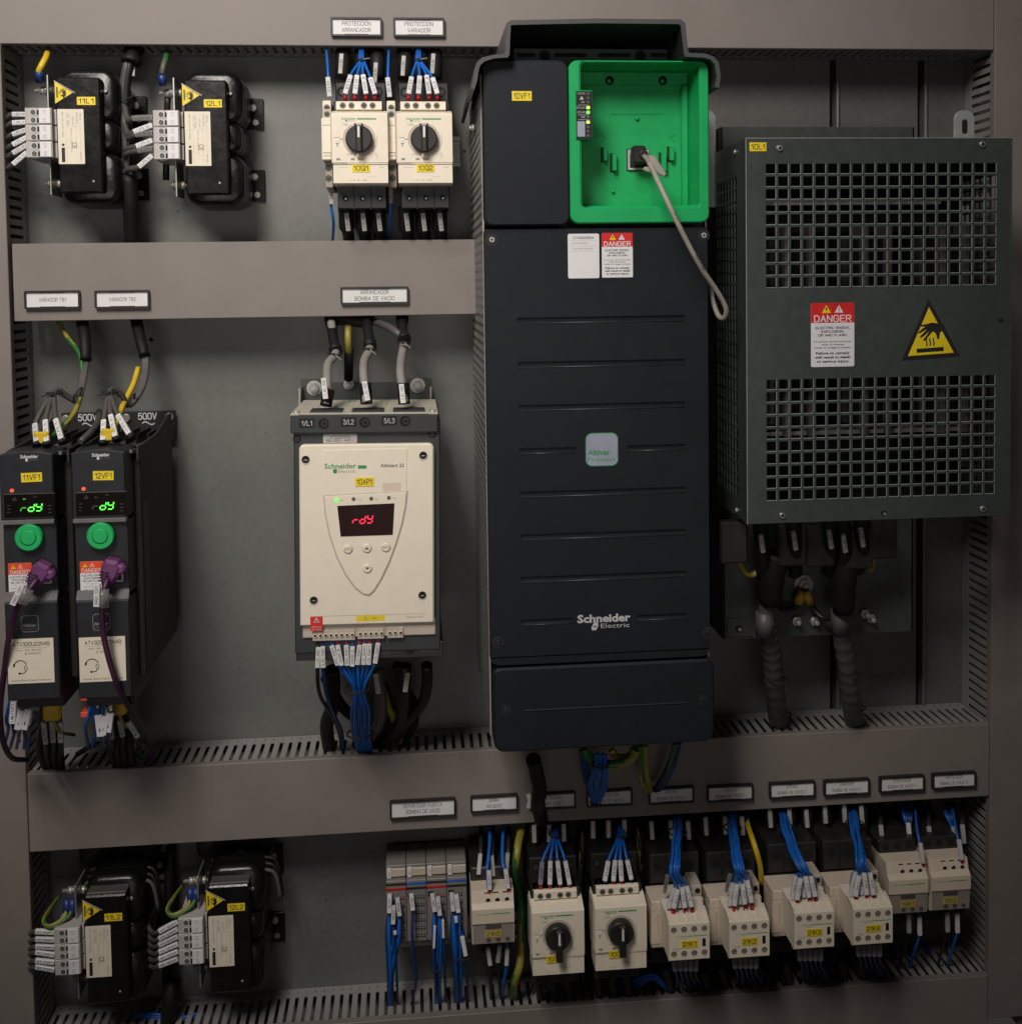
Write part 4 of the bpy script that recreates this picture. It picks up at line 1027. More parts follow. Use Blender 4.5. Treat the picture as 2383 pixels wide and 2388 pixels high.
    m = MB(); m.prism(rr(a2, b2, c2, e2, .8), F - 5, F - 4.7, 'white_sticker'); m.box(a2, b2, zr, e2, F - 4.7, F - 4.6, 'orange_red')
    tri(m, a2 + W * .22, e2 - H * .12, 4.6, F - 4.58, 'yellow', 'yellow', 'z'); tri(m, a2 + W * .52, e2 - H * .12, 4.8, F - 4.58, 'white_sticker', 'orange_red', '!', 'white_sticker')
    m.text('DANGER', (a2 + b2) / 2, e2 - H * .31, F - 4.5, 3.6, 'white_sticker', w=W * .84, bold=.01)
    for i, s in enumerate(('ELECTRIC SHOCK,', 'EXPLOSION,', 'OR ARC FLASH', 'To service,', 'remove all power', 'wait 15 minutes')): m.text(s, (a2 + b2) / 2, zr - 2.4 - i * 2.7, F - 4.65, 1.6 if i < 3 else 1.2, 'ink', w=min(W * .85, len(s) * 1.45 if i < 3 else len(s) * 1.1), bold=.02 if i < 3 else 0)
    m.build('warning_sticker', t)
    a2, b2, c2, e2 = r(250, 1311, 289, 1357, F - 5); m = MB(); m.ring(rr(a2, b2, c2, e2, .5), rr(a2 + 2, b2 - 2, c2 + 2, e2 - 3, .5), F - 7, F - 4, 'grey_sticker'); m.box(a2 + 2, b2 - 2, c2 + 2, e2 - 3, F - 7, F - 6, 'hole_black'); m.box(a2 - 1.2, b2 + 1.2, c2 - 1.2, e2 + 1.2, F - 5.2, F - 4.8, 'hole_black'); m.build('network_socket', t)
    # badge outline
    a2, b2, c2, e2 = r(217, 1431, 258, 1470, F - 1); m = MB(); A = rr(a2, b2, c2, e2, 3.4, 5); m.ring(A, inset(A, .45), F - 1.1, F - .9, 'ink_soft')
    m.text('Altivar', a2 + 1.2, c2 + 6.6, F - .85, 2.9, 'ink_soft', w=13, bold=.02, align='l'); m.text('Machine', a2 + 1.2, c2 + 3.2, F - .85, 2.3, 'ink_grey', w=14.6, align='l'); m.build('badge', t)
    a2, b2, c2, e2 = r(186, 1485, 294, 1589, F - 1); m = MB(); W = b2 - a2; H = e2 - c2; cx = (a2 + b2) / 2
    m.box(a2, b2, c2, e2, F - 1, F - .7, 'cream_sticker'); T = F - .65
    m.text('ATV320U22N4B', cx + 1, e2 - 5.2, T, 3.5, 'ink', w=W * .78, bold=.015); m.box(a2 + W * .1, b2 - W * .08, e2 - 8.9, e2 - 8.7, F - .7, T, 'ink_grey')
    m.text('2.2kW - 3HP - 380-500V~', cx - 1, e2 - 11.2, T, 1.5, 'ink', w=W * .58); m.text('8L 3232204111', cx + 2, e2 - 14.4, T, 1.5, 'ink', w=W * .34)
    m.text('Schneider Electric Support & Warranty', cx, c2 + 3, T, 1.7, 'ink', w=W * .86)
    hx, hz = a2 + W * .27, c2 + H * .38; A = [(hx + 6 * math.cos(math.radians(k)), hz + 6 * math.sin(math.radians(k)), T) for k in range(20, 190, 17)]; m.tube(A, .45, 'ink', 5, smooth=0)
    A = [(hx + 5 + 1.3 * math.cos(math.radians(k)), hz - 1.5 + 2.4 * math.sin(math.radians(k)), T) for k in range(100, 440, 30)]; m.tube(A, .3, 'ink', 5, smooth=0)
    m.tube([(hx + 5.2, hz - 3.8, T), (hx + 3.4, hz - 6.2, T), (hx - .5, hz - 6.6, T)], .4, 'ink', 5); m.cyl(hx - .8, hz - 6.6, T - .1, T + .1, 1.1, 'ink', 10)
    m.tube([(hx - 6, hz + .5, T), (hx - 5.4, hz + 2.8, T)], .9, 'ink', 6, smooth=0)
    m.build('support_sticker', t)
    # foot bracket lower right
    m = MB(); a2, c2 = p(312, 1612, 150); P = [(a2 - 8, c2 + 2), (a2 + 12, c2), (a2 + 13, c2 + 44), (a2 + 10, c2 + 40), (a2 - 16, c2 + 12)]; P = [(a2 - 14, c2 + 6), (a2 - 2, c2), (a2 + 5, c2), (a2 + 7, c2 + 3), (a2 + 7, c2 + 46), (a2 + 4, c2 + 40)]
    m.prism(P, 148, 151, 'silver_plastic', .3); m.cyl(a2 - .5, c2 + 10.5, 151, 151.2, 2.6, 'hole_black', 16); m.build('cable_bracket', t)
    # dark terminal block underneath
    m = MB(); m.box(X0 + 6, X1 - 8, Z0 - 14, Z0 + 10, 100, 196, 'black_plastic', 1); m.build('lower_terminals', t)
    if not first:
        for py in (1626, 1665):
            m = MB(); a2, c2 = p(189, py + 8, 185); m.box(a2, a2 + 9, c2, c2 + 5, 170, 186, 'orange_red', .5); m.build('release_lever', t)
    return t
small_drive(-167, 4, '11VF1', 'compact drive tagged 11VF1, at the far left with a bright green rdy display', True)
small_drive(0, 0, '12VF1', 'compact drive tagged 12VF1, the right one of the left pair', False)

# ================================================================== LINE CHOKES
def choke(px, py, name, label, rear=False):
    D = 95.0; ox, oz = U(px, py, D)
    t = thing('line_choke', label, 'line choke', ox, oz, 0, 'black varnished line chokes')
    zc = (36, 2, -37)
    m = MB(); m.box(-22, 22, -61, 59, 80, D, 'core_black', 1.6); m.box(-20, 22, -59, 57, 6, 22, 'core_black', 1.5)
    m.box(-18, 20, -10 + 28, -4 + 28, 22, 80, 'core_black'); m.box(-18, 20, -24, -18, 22, 80, 'core_black'); m.build('core', t)
    for i, z in enumerate(zc):
        m = MB(); hh = (29, 19, 29)[i]; z0 = (43, 1, -44)[i]
        xr = 34 if i != 1 else 32
        P = rr(-27, xr + 2, z0 - hh, z0 + hh, 17 if i != 1 else 14, 7)
        m.prism(P, 20, 40, 'varnish'); m.prism(inset(P, .8), 40, 42, 'varnish'); m.prism(inset(P, .2), 42, 60, 'varnish', 0); m.prism(inset(P, 1.2), 60, 62, 'varnish')
        Q = inset(P, .5); rings = [(0, 62), (0, 70), (1.2, 74.5), (3.2, 77.5), (6.0, 79.2)]; n = len(P); V = []; Fc = []
        for ins, dd in rings: V += [(a, b, dd) for a, b in (inset(Q, ins) if ins else Q)]
        for k in range(len(rings) - 1): Fc += [(k * n + q, k * n + (q + 1) % n, (k + 1) * n + (q + 1) % n, (k + 1) * n + q) for q in range(n)]
        Fc.append(tuple(range((len(rings) - 1) * n, len(rings) * n))); m.add(V, Fc, 'varnish', True)
        m.build('coil', t)
    if rear:
        m = MB(); m.prism(rr(-46, 42, 55, 150, 14, 5), 3, 30, 'core_black', 2); m.build('rear_coil', t)
        m = MB(); m.box(-20, 22, 59.2, 62, 50, D - 1, 'conduit', .6); m.build('core_top', t)
        m = MB(); P = [U3(px - 50 + i * 26, py - 150 - 22 * math.sin(i / 6 * math.pi), 60) for i in range(7)]
        for k in range(3):
            m.tube([(a - ox, b - oz + k * 3.4, c - k * 7) for a, b, c in P] + [(P[-1][0] - ox + 6, P[-1][1] - oz - 30, 60 - k * 6)], 2.2, 'wire_black' if k else 'wire_grey', 8)
        m.build('coil_lead', t)
    for a, b in ((55, 20), (-26, -62)):
        m = MB(); m.box(23, 48, b, a, .5, 4, 'core_black', .5); m.cyl(39, b + 8, 4, 4.3, 3.4, 'zinc', 16); m.cyl(37, a - 11 if a > 0 else a - 8, 4, 9, 4.2, 'bolt', 14, b=1); m.build('mounting_foot', t)
    # side bracket with two through bolts
    m = MB(); m.box(-36, -34.2, -62, 64, 45, 82, 'zinc', .4); m.build('side_bracket', t)
    for z in (50.5, -48.5):
        m = MB(); lx = -54 if z > 0 else -46
        m.cyl(z, 64, lx, -24, 1.9, 'bolt', 10, axis='x'); m.hex(z, 64, -34, -30, 4.6, 'bolt', axis='x'); m.hex(z, 64, -26, -22, 4, 'bolt', axis='x'); m.cyl(z, 64, -30, -29, 5.2, 'zinc', 16, axis='x')
        m.hex(z, 64, -41, -36.2, 4.4, 'bolt', axis='x'); m.cyl(z, 64, -42, -41, 5.2, 'zinc', 16, axis='x')
        if z > 0: m.hex(z, 64, -48, -43.5, 4.4, 'bolt', axis='x'); m.cyl(z, 64, -43.4, -42.1, 4.8, 'zinc', 16, axis='x')
        m.build('through_bolt', t)
    # terminal blocks: three pairs
    for k in range(3):
        z1 = 27 - k * 17.3; z0 = z1 - 17
        m = MB(); m.box(-54, -27, z0, z1, 40, 98, 'block_grey', .7); m.box(-39.5, -28, z0 + .8, z1 - .8, 98, 99.2, 'white_card', .3); m.box(-27, -24.5, z0 + .5, z1 - .5, 60, 90, 'block_grey', .4)
        for j in range(2):
            zz = z1 - 4.6 - j * 8.2
            m.cyl(-45.5, zz, 98, 98.4, 3.3, 'white_card', 18); m.cyl(-45.5, zz, 98.4, 98.6, 2.7, 'conduit', 18); m.cyl(-45.5, zz, 98.6, 98.8, 1.8, 'ink_grey', 12)
            m.box(-41.6, -39.7, zz - 2.6, zz + 2.2, 98, 98.5, 'hole_black'); m.text('%s%d' % ('ES'[j], k + 1), -34, zz, 99.25, 2.6, 'ink_soft', rot=-90)
            m.box(-48, -42, zz - 4.9, zz - 4.6, 98, 98.12, 'ink_soft')
        m.build('terminal_block', t)
    # rating plate turned on its side
    m = MB(); x0, x1, z0, z1 = -22, 4.5, -31, 26
    m.prism(rr(x0, x1, z0, z1, .8), D, D + .4, 'cream_sticker'); T = D + .45
    m.text('Altivar', x1 - 3, z1 - 8, T, 2.0, 'ink_soft', rot=-90); m.text('VW3A4553', x1 - 6.4, z1 - 9, T, 1.4, 'ink_soft', rot=-90, w=12); m.text('10A   4mH', -6.6, z1 - 12, T, 1.5, 'ink_soft', rot=-90)
    m.text('TCC 100C', -11.4, z1 - 11, T, 2.2, 'ink_soft', rot=-90, w=14); m.text('IP00 IEC 60076-6', -8.6, -6, T, 1.3, 'ink_soft', rot=-90, w=25); m.text('INPUT AND OUTPUT CHOKE', -17, z1 - 16, T, 1.6, 'ink_soft', rot=-90, w=26)
    m.box(-18.8, -15.4, z0 + 2, z0 + 17, D + .4, T, 'ink'); m.text('CE', -5.6, -12, T, 4.6, 'ink', rot=-90, w=6); m.text('NHA 2041', x1 - 4, z0 + 8, T, 1.3, 'ink_soft', rot=-90); m.cyl(-17, z0 + 20, D + .4, T, 1.4, 'ink', 10)
    for x in (-13.6, -3.6, .6): m.box(x, x + .15, z0 + 3, z1 - 3, D + .38, D + .43, 'ink_soft')
    m.box(-8.2, -3.6, 8, 8.15, D + .38, D + .43, 'ink_soft'); m.box(-8.2, -3.6, 15, 15.15, D + .38, D + .43, 'ink_soft')
    m.build('rating_plate', t)
    # hot surface triangle lying on its side
    m = MB(); s = 24.0; cx, cz = -14.5, 43
    f = lambda a, b: (cx + b * 20, cz - a * s)
    m.prism([f(-.5, -.5), f(.5, -.5), f(0, .5)], D, D + .2, 'black_plastic'); m.prism([f(-.47, -.46), f(.47, -.46), f(0, .42)], D + .2, D + .3, 'yellow'); hot_hand(m, f, D + .3); m.build('hot_surface_sign', t)
    m = MB(); q = [f(-.5, -.5), f(0, .54)]; m.prism([(cx + 10.8, cz + .4), (cx - 9.5, cz + 12.6), (cx - 10.3, cz + 12), (cx + 10.8, cz - .6)], D + .05, D + .25, 'grey_sticker'); m.build('sign_edge', t)
    eq_tag(t, name, 7.6 if not rear else 8, 34.5, D + .1, 18.6, 8.4)
    for a, b, q in ((12.5, -49, 1.3), (24, 47, 1.8)):
        m = MB(); m.cyl(a, b, D - .2 if a < 22 else 81, D + .6 if a < 22 else 83, q, 'bolt', 12, b=.4); m.build('rivet', t)
    return t
choke(187, 313, '11L1', 'black line choke tagged 11L1 in the top left corner')
choke(482, 318, '12L1', 'black line choke tagged 12L1, second in the top row')
choke(250, 2212, '11L2', 'black line choke tagged 11L2 in the bottom left corner', True)
choke(536, 2188, '12L2', 'black line choke tagged 12L2, second in the bottom row', True)

# ================================================================== MOTOR BREAKERS
def breaker(kx, ky, name, label, aux=True, on=False):
    F = 130.0; ox, oz = U(kx, ky, F)
    t = thing('motor_breaker', label, 'motor breaker', ox, oz, 0, 'cream motor breakers with black knobs')
    x0, x1 = -28, 29.5
    m = MB(); m.box(x0 + 2, x1 - 2, 38, 66, 20, 90, 'black_plastic', 1); m.box(x0 + 1, x1 - 2, 30, 42, 20, 112, 'black_plastic', .8)
    m.box(x0 + 3, x1 - 3, -70, -45, 20, 105, 'black_plastic', 1); m.box(x0 + 1, x1 - 1, -45, 38, 20, 108, 'black_plastic')
    for x in (-19, 19): m.cyl(x, 56, 89.5, 90.4, 5.4, 'hole_black', 20); m.cyl(x + .5, 55.5, 90.3, 90.6, 3.2, 'starter_grey', 14)
    for x in (-17, 1, 19): m.cyl(x, -59, 104.8, 105.4, 4.0, 'starter_grey', 20); m.cyl(x, -59, 105.3, 105.6, 3.1, 'hole_black', 18); m.cyl(x + .4, -59.4, 105.5, 106, 1.0, 'bolt', 10)
    for x in (-8, 10): m.box(x - .5, x + .5, -71, -46, 104.9, 106, 'black_matt')
    m.build('housing', t)
    m = MB()
    m.prism([(96, 32), (112, 32), (F - 1, 27), (F, 25.5), (F, -24), (96, -24)], x0, x1, 'cream', plane='dz')
    m.prism([(96, -24.5), (F, -24.5), (F, -25.5), (F - 1.2, -26.2), (F - 1.2, -45), (F - 4, -46.5), (96, -46.5)], x0 + .6, x1 - .4, 'cream', plane='dz')
    m.box(x0 - 1.2, x0 + .02, -24, 30, 98, F - 6, 'cream_dull', .3)
    m.box(x0, x0 + 15, -24.6, -23.8, F - .1, F + .5, 'ink_soft'); m.build('front_cover', t)
    m = MB(); m.prism([(98, 32.2), (98, 42), (114, 42), (117, 40.8), (117, 33.2), (112.2, 32.2)], x0 + 4, x1 - 6, 'cream', plane='dz')
    for x in (-17, -8, 5, 14):
        m.cyl(x, 37, 116.9, 117.4, 3.4, 'cream_dark', 20, b=.2); m.cyl(x, 37, 117.3, 117.5, 2.6, 'conduit', 16); m.box(x - 2, x + 2, 36.7, 37.3, 117.4, 117.6, 'hole_black'); m.box(x - 4, x - 2.4 if x < 0 else x - 2.4, 41.9, 42.2, 104, 110, 'hole_black')
    m.build('control_terminals', t)
    # rotary knob
    m = MB(); m.cyl(0, 0, F - 1, F + .5, 17, 'cream_dull', 36); 
    P = [(15.8 * math.cos(2 * math.pi * i / 40), 14.2 * math.sin(2 * math.pi * i / 40)) for i in range(40)] if False else None
    m.cyl(0, 0, F + .4, F + 9, 14.2, 'black_plastic', 40, r1=13.6, b=1.2)
    if not on:
        m.box(-3.2, 3.2, -14.6, 12.6, F + 8.9, F + 13, 'black_plastic', 1.2); m.box(-1.1, 1.1, .5, 12.0, F + 13, F + 13.3, 'white_card'); m.box(-2.8, 3.4, -19.5, -14, F + .5, F + 5, 'cream_warm', 1)
        m.box(-4.4, -2.6, 9, 15.4, F + 2, F + 10, 'black_plastic', .5); m.box(2.6, 4.4, 9, 15.4, F + 2, F + 10, 'black_plastic', .5)
    else:
        m.prism([(-3.2, -22), (4, -23), (4.2, 10), (3, 12), (-3, 12), (-4, 10)], F + 8.9, F + 15.5, 'black_plastic', 1.2); m.prism([(-1.0, -3), (1.5, -3), (1.2, 9.2), (.3, 11), (-.9, 9.4)], F + 15.5, F + 15.8, 'white_card')
    m.build('rotary_knob', t)
    m = MB(); T = F + .06
    logo(m, -18, 21.4, T, 15, 2.2); m.box(-2, 18, 20.4, 21.8, F, T, 'logo_green')
    m.text('TRIP', -14, 15, T, 2.2, 'ink_soft'); m.text('O', -15.6, 3, T, 2.6, 'ink_soft'); m.box(-26, -20, 1.6, 2.1, F, T, 'ink_grey'); m.box(-20, -14.5, -.2, .6, F, T, 'ink_grey'); m.box(-24.5, -21, -4, -.6, F, T + .6, 'white_card'); m.box(-23.2, -22, -7.6, -4.1, F, T, 'ink_soft')
    A = [(17 * math.cos(math.radians(k)), 17 * math.sin(math.radians(k)), T) for k in range(120, 165, 9)]; m.tube(A, .25, 'ink_soft', 4, smooth=0)
    A = [(18.5 * math.cos(math.radians(k)), 18.5 * math.sin(math.radians(k)), T) for k in range(-45, 20, 9)]; m.tube(A, .25, 'ink_soft', 4, smooth=0)
    m.text('RESET', -9, -15.4, T, 1.7, 'ink_soft'); m.text('TEST', 17.5, -16.4, T, 1.6, 'ink_soft', rot=-65); m.box(-24, -20, -21.6, -19.4, F, T, 'ink_soft'); m.box(-9, -5, -21.6, -19.4, F, T, 'ink_soft')
    T2 = F - 1.14; m.text('Ir / Ie  40 - 65A' if not on else 'Ir / Ie  9 - 14A', -2, -42, T2, 1.8, 'ink_soft', w=19); m.box(8, 16, -38.4, -38.2, F - 1.2, T2, 'ink_soft'); m.box(-22, -12, -29.2, -28.9, F - 1.2, T2, 'ink_soft'); m.box(20, 25, -29.2, -28.9, F - 1.2, T2, 'ink_soft')
    m.build('front_lettering', t)
    eq_tag(t, name, 1 if not on else -3.5, -29.6 if not on else -26.8, F - 1.15 if not on else F - .2, 18.4, 8.2)
    if aux:
        m = MB(); a0, a1 = x0 - 10.4, x0 - 1.4
        m.box(a0, a1, 24, 43, 40, 112, 'cream', .8); m.box(a0, a1, 24, 34, 112, 113.5, 'cream_dull', .3); m.box(a0 - 1.2, a1, -20, 24, 40, 119, 'cream', .9)
        m.box(a0 + 1, a1, -48, -20, 40, 108, 'cream_dark', .8); m.build('auxiliary_contact', t)
        for zz, dd, mm in ((35.5, 113, 'cream_dark'), (28.5, 113.6, 'cream_dark'), (-27, 108, 'starter_grey'), (-38, 108, 'starter_grey')):
            m = MB(); m.cyl(a0 + 4.6, zz, dd - 1, dd + .2, 3.5, mm, 18); m.cyl(a0 + 4.6, zz, dd + .1, dd + .4, 2.7, 'conduit', 14); m.box(a0 + 2.6, a0 + 6.6, zz - .3, zz + .3, dd + .35, dd + .5, 'hole_black'); m.box(a0 + 4.3, a0 + 4.9, zz - 2, zz - .3, dd + .35, dd + .5, 'hole_black'); m.build('terminal_screw', t)
        m = MB(); m.box(a0 + .5, a1 - 1, 16, 16.5, 119, 119.1, 'ink_grey'); m.box(a0 + .3, a1 - .6, -13, -12.2, 119, 119.1, 'ink_grey'); m.box(a0 + .3, a1 - .6, -16, -15.6, 119, 119.1, 'ink_soft'); m.box(a0 + .6, a1 - 1, -15.5, -13.2, 119, 119.5, 'cream', .2); m.build('auxiliary_marks', t)
    return t, ox, oz
breaker(838, 325, '10Q1', 'cream motor breaker tagged 10Q1 in the top row')
breaker(989, 325, '10Q2', 'cream motor breaker tagged 10Q2, beside the big drive in the top row')
breaker(1300, 2180, '10Q3', 'lower motor breaker, the one right of contactor 21K5', False, True)
breaker(1446, 2169, '10Q4', 'lower motor breaker, the one left of contactor 21K1', False, True)

# ================================================================== CONTACTORS WITH AUXILIARY BLOCK
def contactor(ax, ay, name, label):
    """ax, ay: centre pixel of the front block face"""
    F = 168.0; ox, oz = U(ax, ay, F)
    t = thing('contactor', label, 'contactor', ox, oz, 0, 'cream contactors with a four-pole front block')
    h = 20.2; w_ = 22.0
    m = MB(); m.box(-27, 31, 22.5, 57, 10, 92, 'black_plastic', 1.5); m.box(-27, 31, -70, -31.5, 10, 92, 'black_plastic', 1.5); m.box(-26, 30, -31, 22, 10, 92, 'black_plastic')
    for x in (-17, 2, 21): m.cyl(x, 43, 91.8, 92.4, 5.0, 'hole_black', 18); m.cyl(x, -52, 91.8, 92.4, 5, 'hole_black', 18)
    for x in (-8, 12): m.box(x - .7, x + .7, 26, 56, 91.9, 93.2, 'black_matt'); m.box(x - .7, x + .7, -70, -32, 91.9, 93.2, 'black_matt')
    m.build('housing', t)
    m = MB(); m.box(-32, 27, -31, 22, 92.5, 126, 'cream_warm', 1.2); m.box(-32.3, -22, -26.5, -25.6, 100, 126.3, 'ink_soft'); m.box(-32.3, -22, -28.5, -28, 100, 126.3, 'ink_soft')
    m.box(-32.3, -18, 12, 12.7, 93, 126.3, 'cream_dull')
    m.box(-25.5, -23.5, -16, 8, 126, 126.3, 'cream_dull'); m.build('front_cover', t)
    m = MB(); m.box(14, 26, 22.2, 35, 92.5, 122, 'cream_dull', 1); m.cyl(21, 29, 122, 122.4, 3, 'hole_black', 16); m.build('coil_terminal', t)
    m = MB()
    m.prism([(126.3, -h), (F - .8, -h), (F, -h + .8), (F, h - .8), (F - .8, h), (F - 14, h + 3), (126.3, h + 5)], -w_, w_, 'cream', plane='dz')
    for i in range(5):
        x = -w_ + i * (2 * w_ - 1.6) / 4 + .8
        m.prism([(F - 20, h + 3), (F - 3, h), (F - 3, h + 2.2), (F - 20, h + 7)], x - .8, x + .8, 'cream', plane='dz')
    m.box(-w_ + .5, -w_ + 2, -h - 2.4, -h, F - 10, F - 4, 'cream'); m.box(w_ - 2, w_ - .5, -h - 2.4, -h, F - 10, F - 4, 'cream')
    m.build('auxiliary_block', t)
    m = MB()
    for i in range(4):
        x = -w_ + 5.2 + i * 11.1
        for z in (h - 6.6, -h + 7.4):
            m.cyl(x, z, F - .1, F + .25, 3.5, 'cream_dull', 20, b=.1); m.cyl(x - .2, z + .5, F + .2, F + .32, 2.75, 'hole_black', 18); m.cyl(x - .3, z + .4, F + .3, F + .4, 2.1, 'cream_dark', 14); m.box(x - 1.8, x + 1.4, z + .1, z + .8, F + .38, F + .46, 'hole_black')
    m.build('terminal_screws', t)
    m = MB(); T = F + .06; m.text('Schneider', -w_ + 7, 6.2, T, 1.6, 'logo_green', w=13, align='l'); m.text('Electric', -w_ + 13, 4.2, T, 1.2, 'ink_soft', align='l', w=7); m.box(-2, 20, 5.6, 6.4, F, T, 'logo_green'); m.box(-19, -10, -7.2, -6.9, F, T, 'ink_soft'); m.text('LADN22', -14, -8.6, T, 1.2, 'ink_soft')
    m.build('front_lettering', t)
    m = MB(); m.box(14.2, 17.8, -6, 2.6, F - .1, F + .2, 'hole_black', .1); m.build('position_window', t)
    eq_tag(t, name, 0, -2.4, F + .1, 17.5, 8)
    return t
CK = [(1607, 2196, '21K1', 'cream contactor tagged 21K1, first of the four with front blocks'), (1747, 2190, '21K2', 'cream contactor tagged 21K2 between 21K1 and 21K3'),
      (1898, 2169, '21K3', 'cream contactor tagged 21K3 between 21K2 and 21K4'), (2035, 2160, '21K4', 'cream contactor tagged 21K4, nearest the small contactor pair')]
for a in CK: contactor(*a)
# ------------------------------------------------------------------ small contactors
def small_contactor(ax, ay, name, label, cover):
    F = 108.0; ox, oz = U(ax, ay, F)
    t = thing('contactor', label, 'contactor', ox, oz, 0, 'small three-pole contactors')
    m = MB(); m.box(-23, 23, -26, 44, 10, 78, 'black_plastic', 1.5)
    for x in (-14, 0, 14): m.cyl(x, 36, 77.8, 78.4, 4, 'hole_black', 16)
    m.box(-22, 22, -62, -26, 10, 70, 'black_plastic', 1); m.build('housing', t)
    m = MB(); m.prism([(60, -29), (F - 4, -29), (F - 3, -28), (F - 2.2, -6), (F, -4), (F, 12), (F - 5, 17), (F - 9, 29), (60, 29)], -23.4, 23.4, 'cream_warm', plane='dz'); m.build('front_cover', t)
    m = MB()
    for x in (-5, 5.5, 16): m.cyl(x, 18.8, F - 8, F - 5.4, 3.1, 'cream_dull', 16, b=.3); m.cyl(x, 19.2, F - 5.5, F - 5.2, 2.4, 'hole_black', 14); m.cyl(x, -24.2, F - 3, F - 2.2, 3.1, 'cream_dark', 16); m.cyl(x, -24, F - 2.4, F - 1.9, 2.2, 'hole_black', 14)
    for x in (-6, 4, 14): m.box(x - 2.8, x + 2.8, 26.2, 26.9, F - 9.6, F - 7.4, 'hole_black')
    m.build('terminal_screws', t)
    m = MB(); T = F + .06; m.text('Schneider', -18, 6.6, T, 1.8, 'logo_green', w=14, align='l'); m.box(-3, 19, 6.2, 7.2, F, T, 'logo_green'); m.text('LC1D09', -17, 16, F - 4.2, 1.5, 'ink_soft'); m.build('front_lettering', t)
    m = MB(); m.box(-8.4, 9, -11.4, -6.8, F - 2.6, F - 1.8, 'hole_black', .1); m.build('position_window', t)
    eq_tag(t, name, 0, -17, F - 2.3, 18, 8)
    if cover:
        m = MB(); m.prism([(F - 1.9, -5), (F - 1.3, -5), (F - 1.3, -27), (F - 2, -27)], -22.5, 22.5, 'clear_cover', plane='dz'); m.build('clear_cover', t)
    return t
small_contactor(1150, 2145, '21K5', 'small cream contactor tagged 21K5 beside the terminal block', True)
small_contactor(2118, 2076, '19K1', 'small cream contactor tagged 19K1, left one of the touching pair', True)
small_contactor(2217, 2068, '19K2', 'small cream contactor tagged 19K2, nearest the right duct', True)

# ================================================================== DISTRIBUTION TERMINAL BLOCK
def dist_block():
    F = 62.0; ox, oz = U(996, 2110, F); t = thing('distribution_terminal', 'grey distribution terminal block with rows of push-in holes, red and blue strips', 'terminal block', ox, oz)
    hw = 46; q = 2 * hw / 4
    for i in range(4):
        x0 = -hw + i * q; x1 = x0 + q - .5; c = ('red', 'ferrule_blue')[i % 2]
        m = MB(); m.box(x0, x1, -42, 30, 6, F, 'term_grey', .8); m.box(x0, x1, 30, 44, 6, F - 8, 'term_grey', .8)
        m.box(x0 + .6, x1 - .3, 31.5, 41, F - 8, F - 5.5, 'cream_dull', .8)
        m.box(x0, x1, 25, 27.2, F - .2, F + .6, 'ink' if i % 2 == 0 else 'wire_blue', .1); m.box(x0, x1, 19.3, 21.8, F - .2, F + .6, 'ferrule_red' if i % 2 == 0 else 'ink', .1)
        m.box(x0 + 1.5, x0 + 7.8, 9.5, 15.5, F - .2, F + .3, 'hole_black', .1)
        for r_ in range(6):
            z = 8.6 - r_ * 9.0
            for k in range(4 if i != 3 else 3):
                x = x0 + 10.4 + k * 3.1; m.cyl(x, z - .2, F - .1, F + .15, 1.15, 'hole_black', 8); m.cyl(x, z + 2.6, F - .1, F + .12, .95, 'ferrule_red' if i % 2 == 0 else 'wire_dark_blue', 8)
        m.build('terminal_module', t)
        m = MB(); m.box(x0 + 1.6, x0 + 6, 31, 43, F - 5.6, F - 4.2, 'white_card', .2); m.text(('24V', '0V', '24V', '0V')[i], x0 + 3.8, 36, F - 4.1, 2.2, 'ink', rot=90); m.build('module_marker', t)
dist_block()

# ================================================================== WIRING
def seg_marker(parent, A, B, O, w_=4.6, txt='', mt='marker_white', th=3.4):
    A = Vector(A); B = Vector(B); O = Vector(O); L = (B - A).length; e = (B - A) / L; n = Vector((0, 0, 1)); n = (n - e * n.dot(e)).normalized(); s = e.cross(n)
    m = MB(); V = []
    for u in (0, L):
        for a, b in ((-w_ / 2, -th / 2), (w_ / 2, -th / 2), (w_ / 2, th / 2 - .5), (w_ / 2 - .6, th / 2), (-w_ / 2 + .6, th / 2), (-w_ / 2, th / 2 - .5)):
            V.append(tuple(A + e * u + s * a + n * b - O))
    m.add(V, [(0, 1, 2, 3, 4, 5), (11, 10, 9, 8, 7, 6)] + [(i, (i + 1) % 6, (i + 1) % 6 + 6, i + 6) for i in range(6)], mt)
    if txt:
        ex = -e if e.y < 0 else e
        if abs(e.x) > abs(e.y): ex = e if e.x > 0 else -e
        ey = n.cross(ex)
        m.text3(txt, tuple(A + e * (L / 2) + n * (th / 2 + .08) - O), tuple(ex), tuple(ey), w_ * .46, 'ink', w=min(L * .82, len(txt) * w_ * .42), bold=.01)
    return m.build('wire_marker', parent)
def px3(P): return [U3(a, b, d) for a, b, d in P]
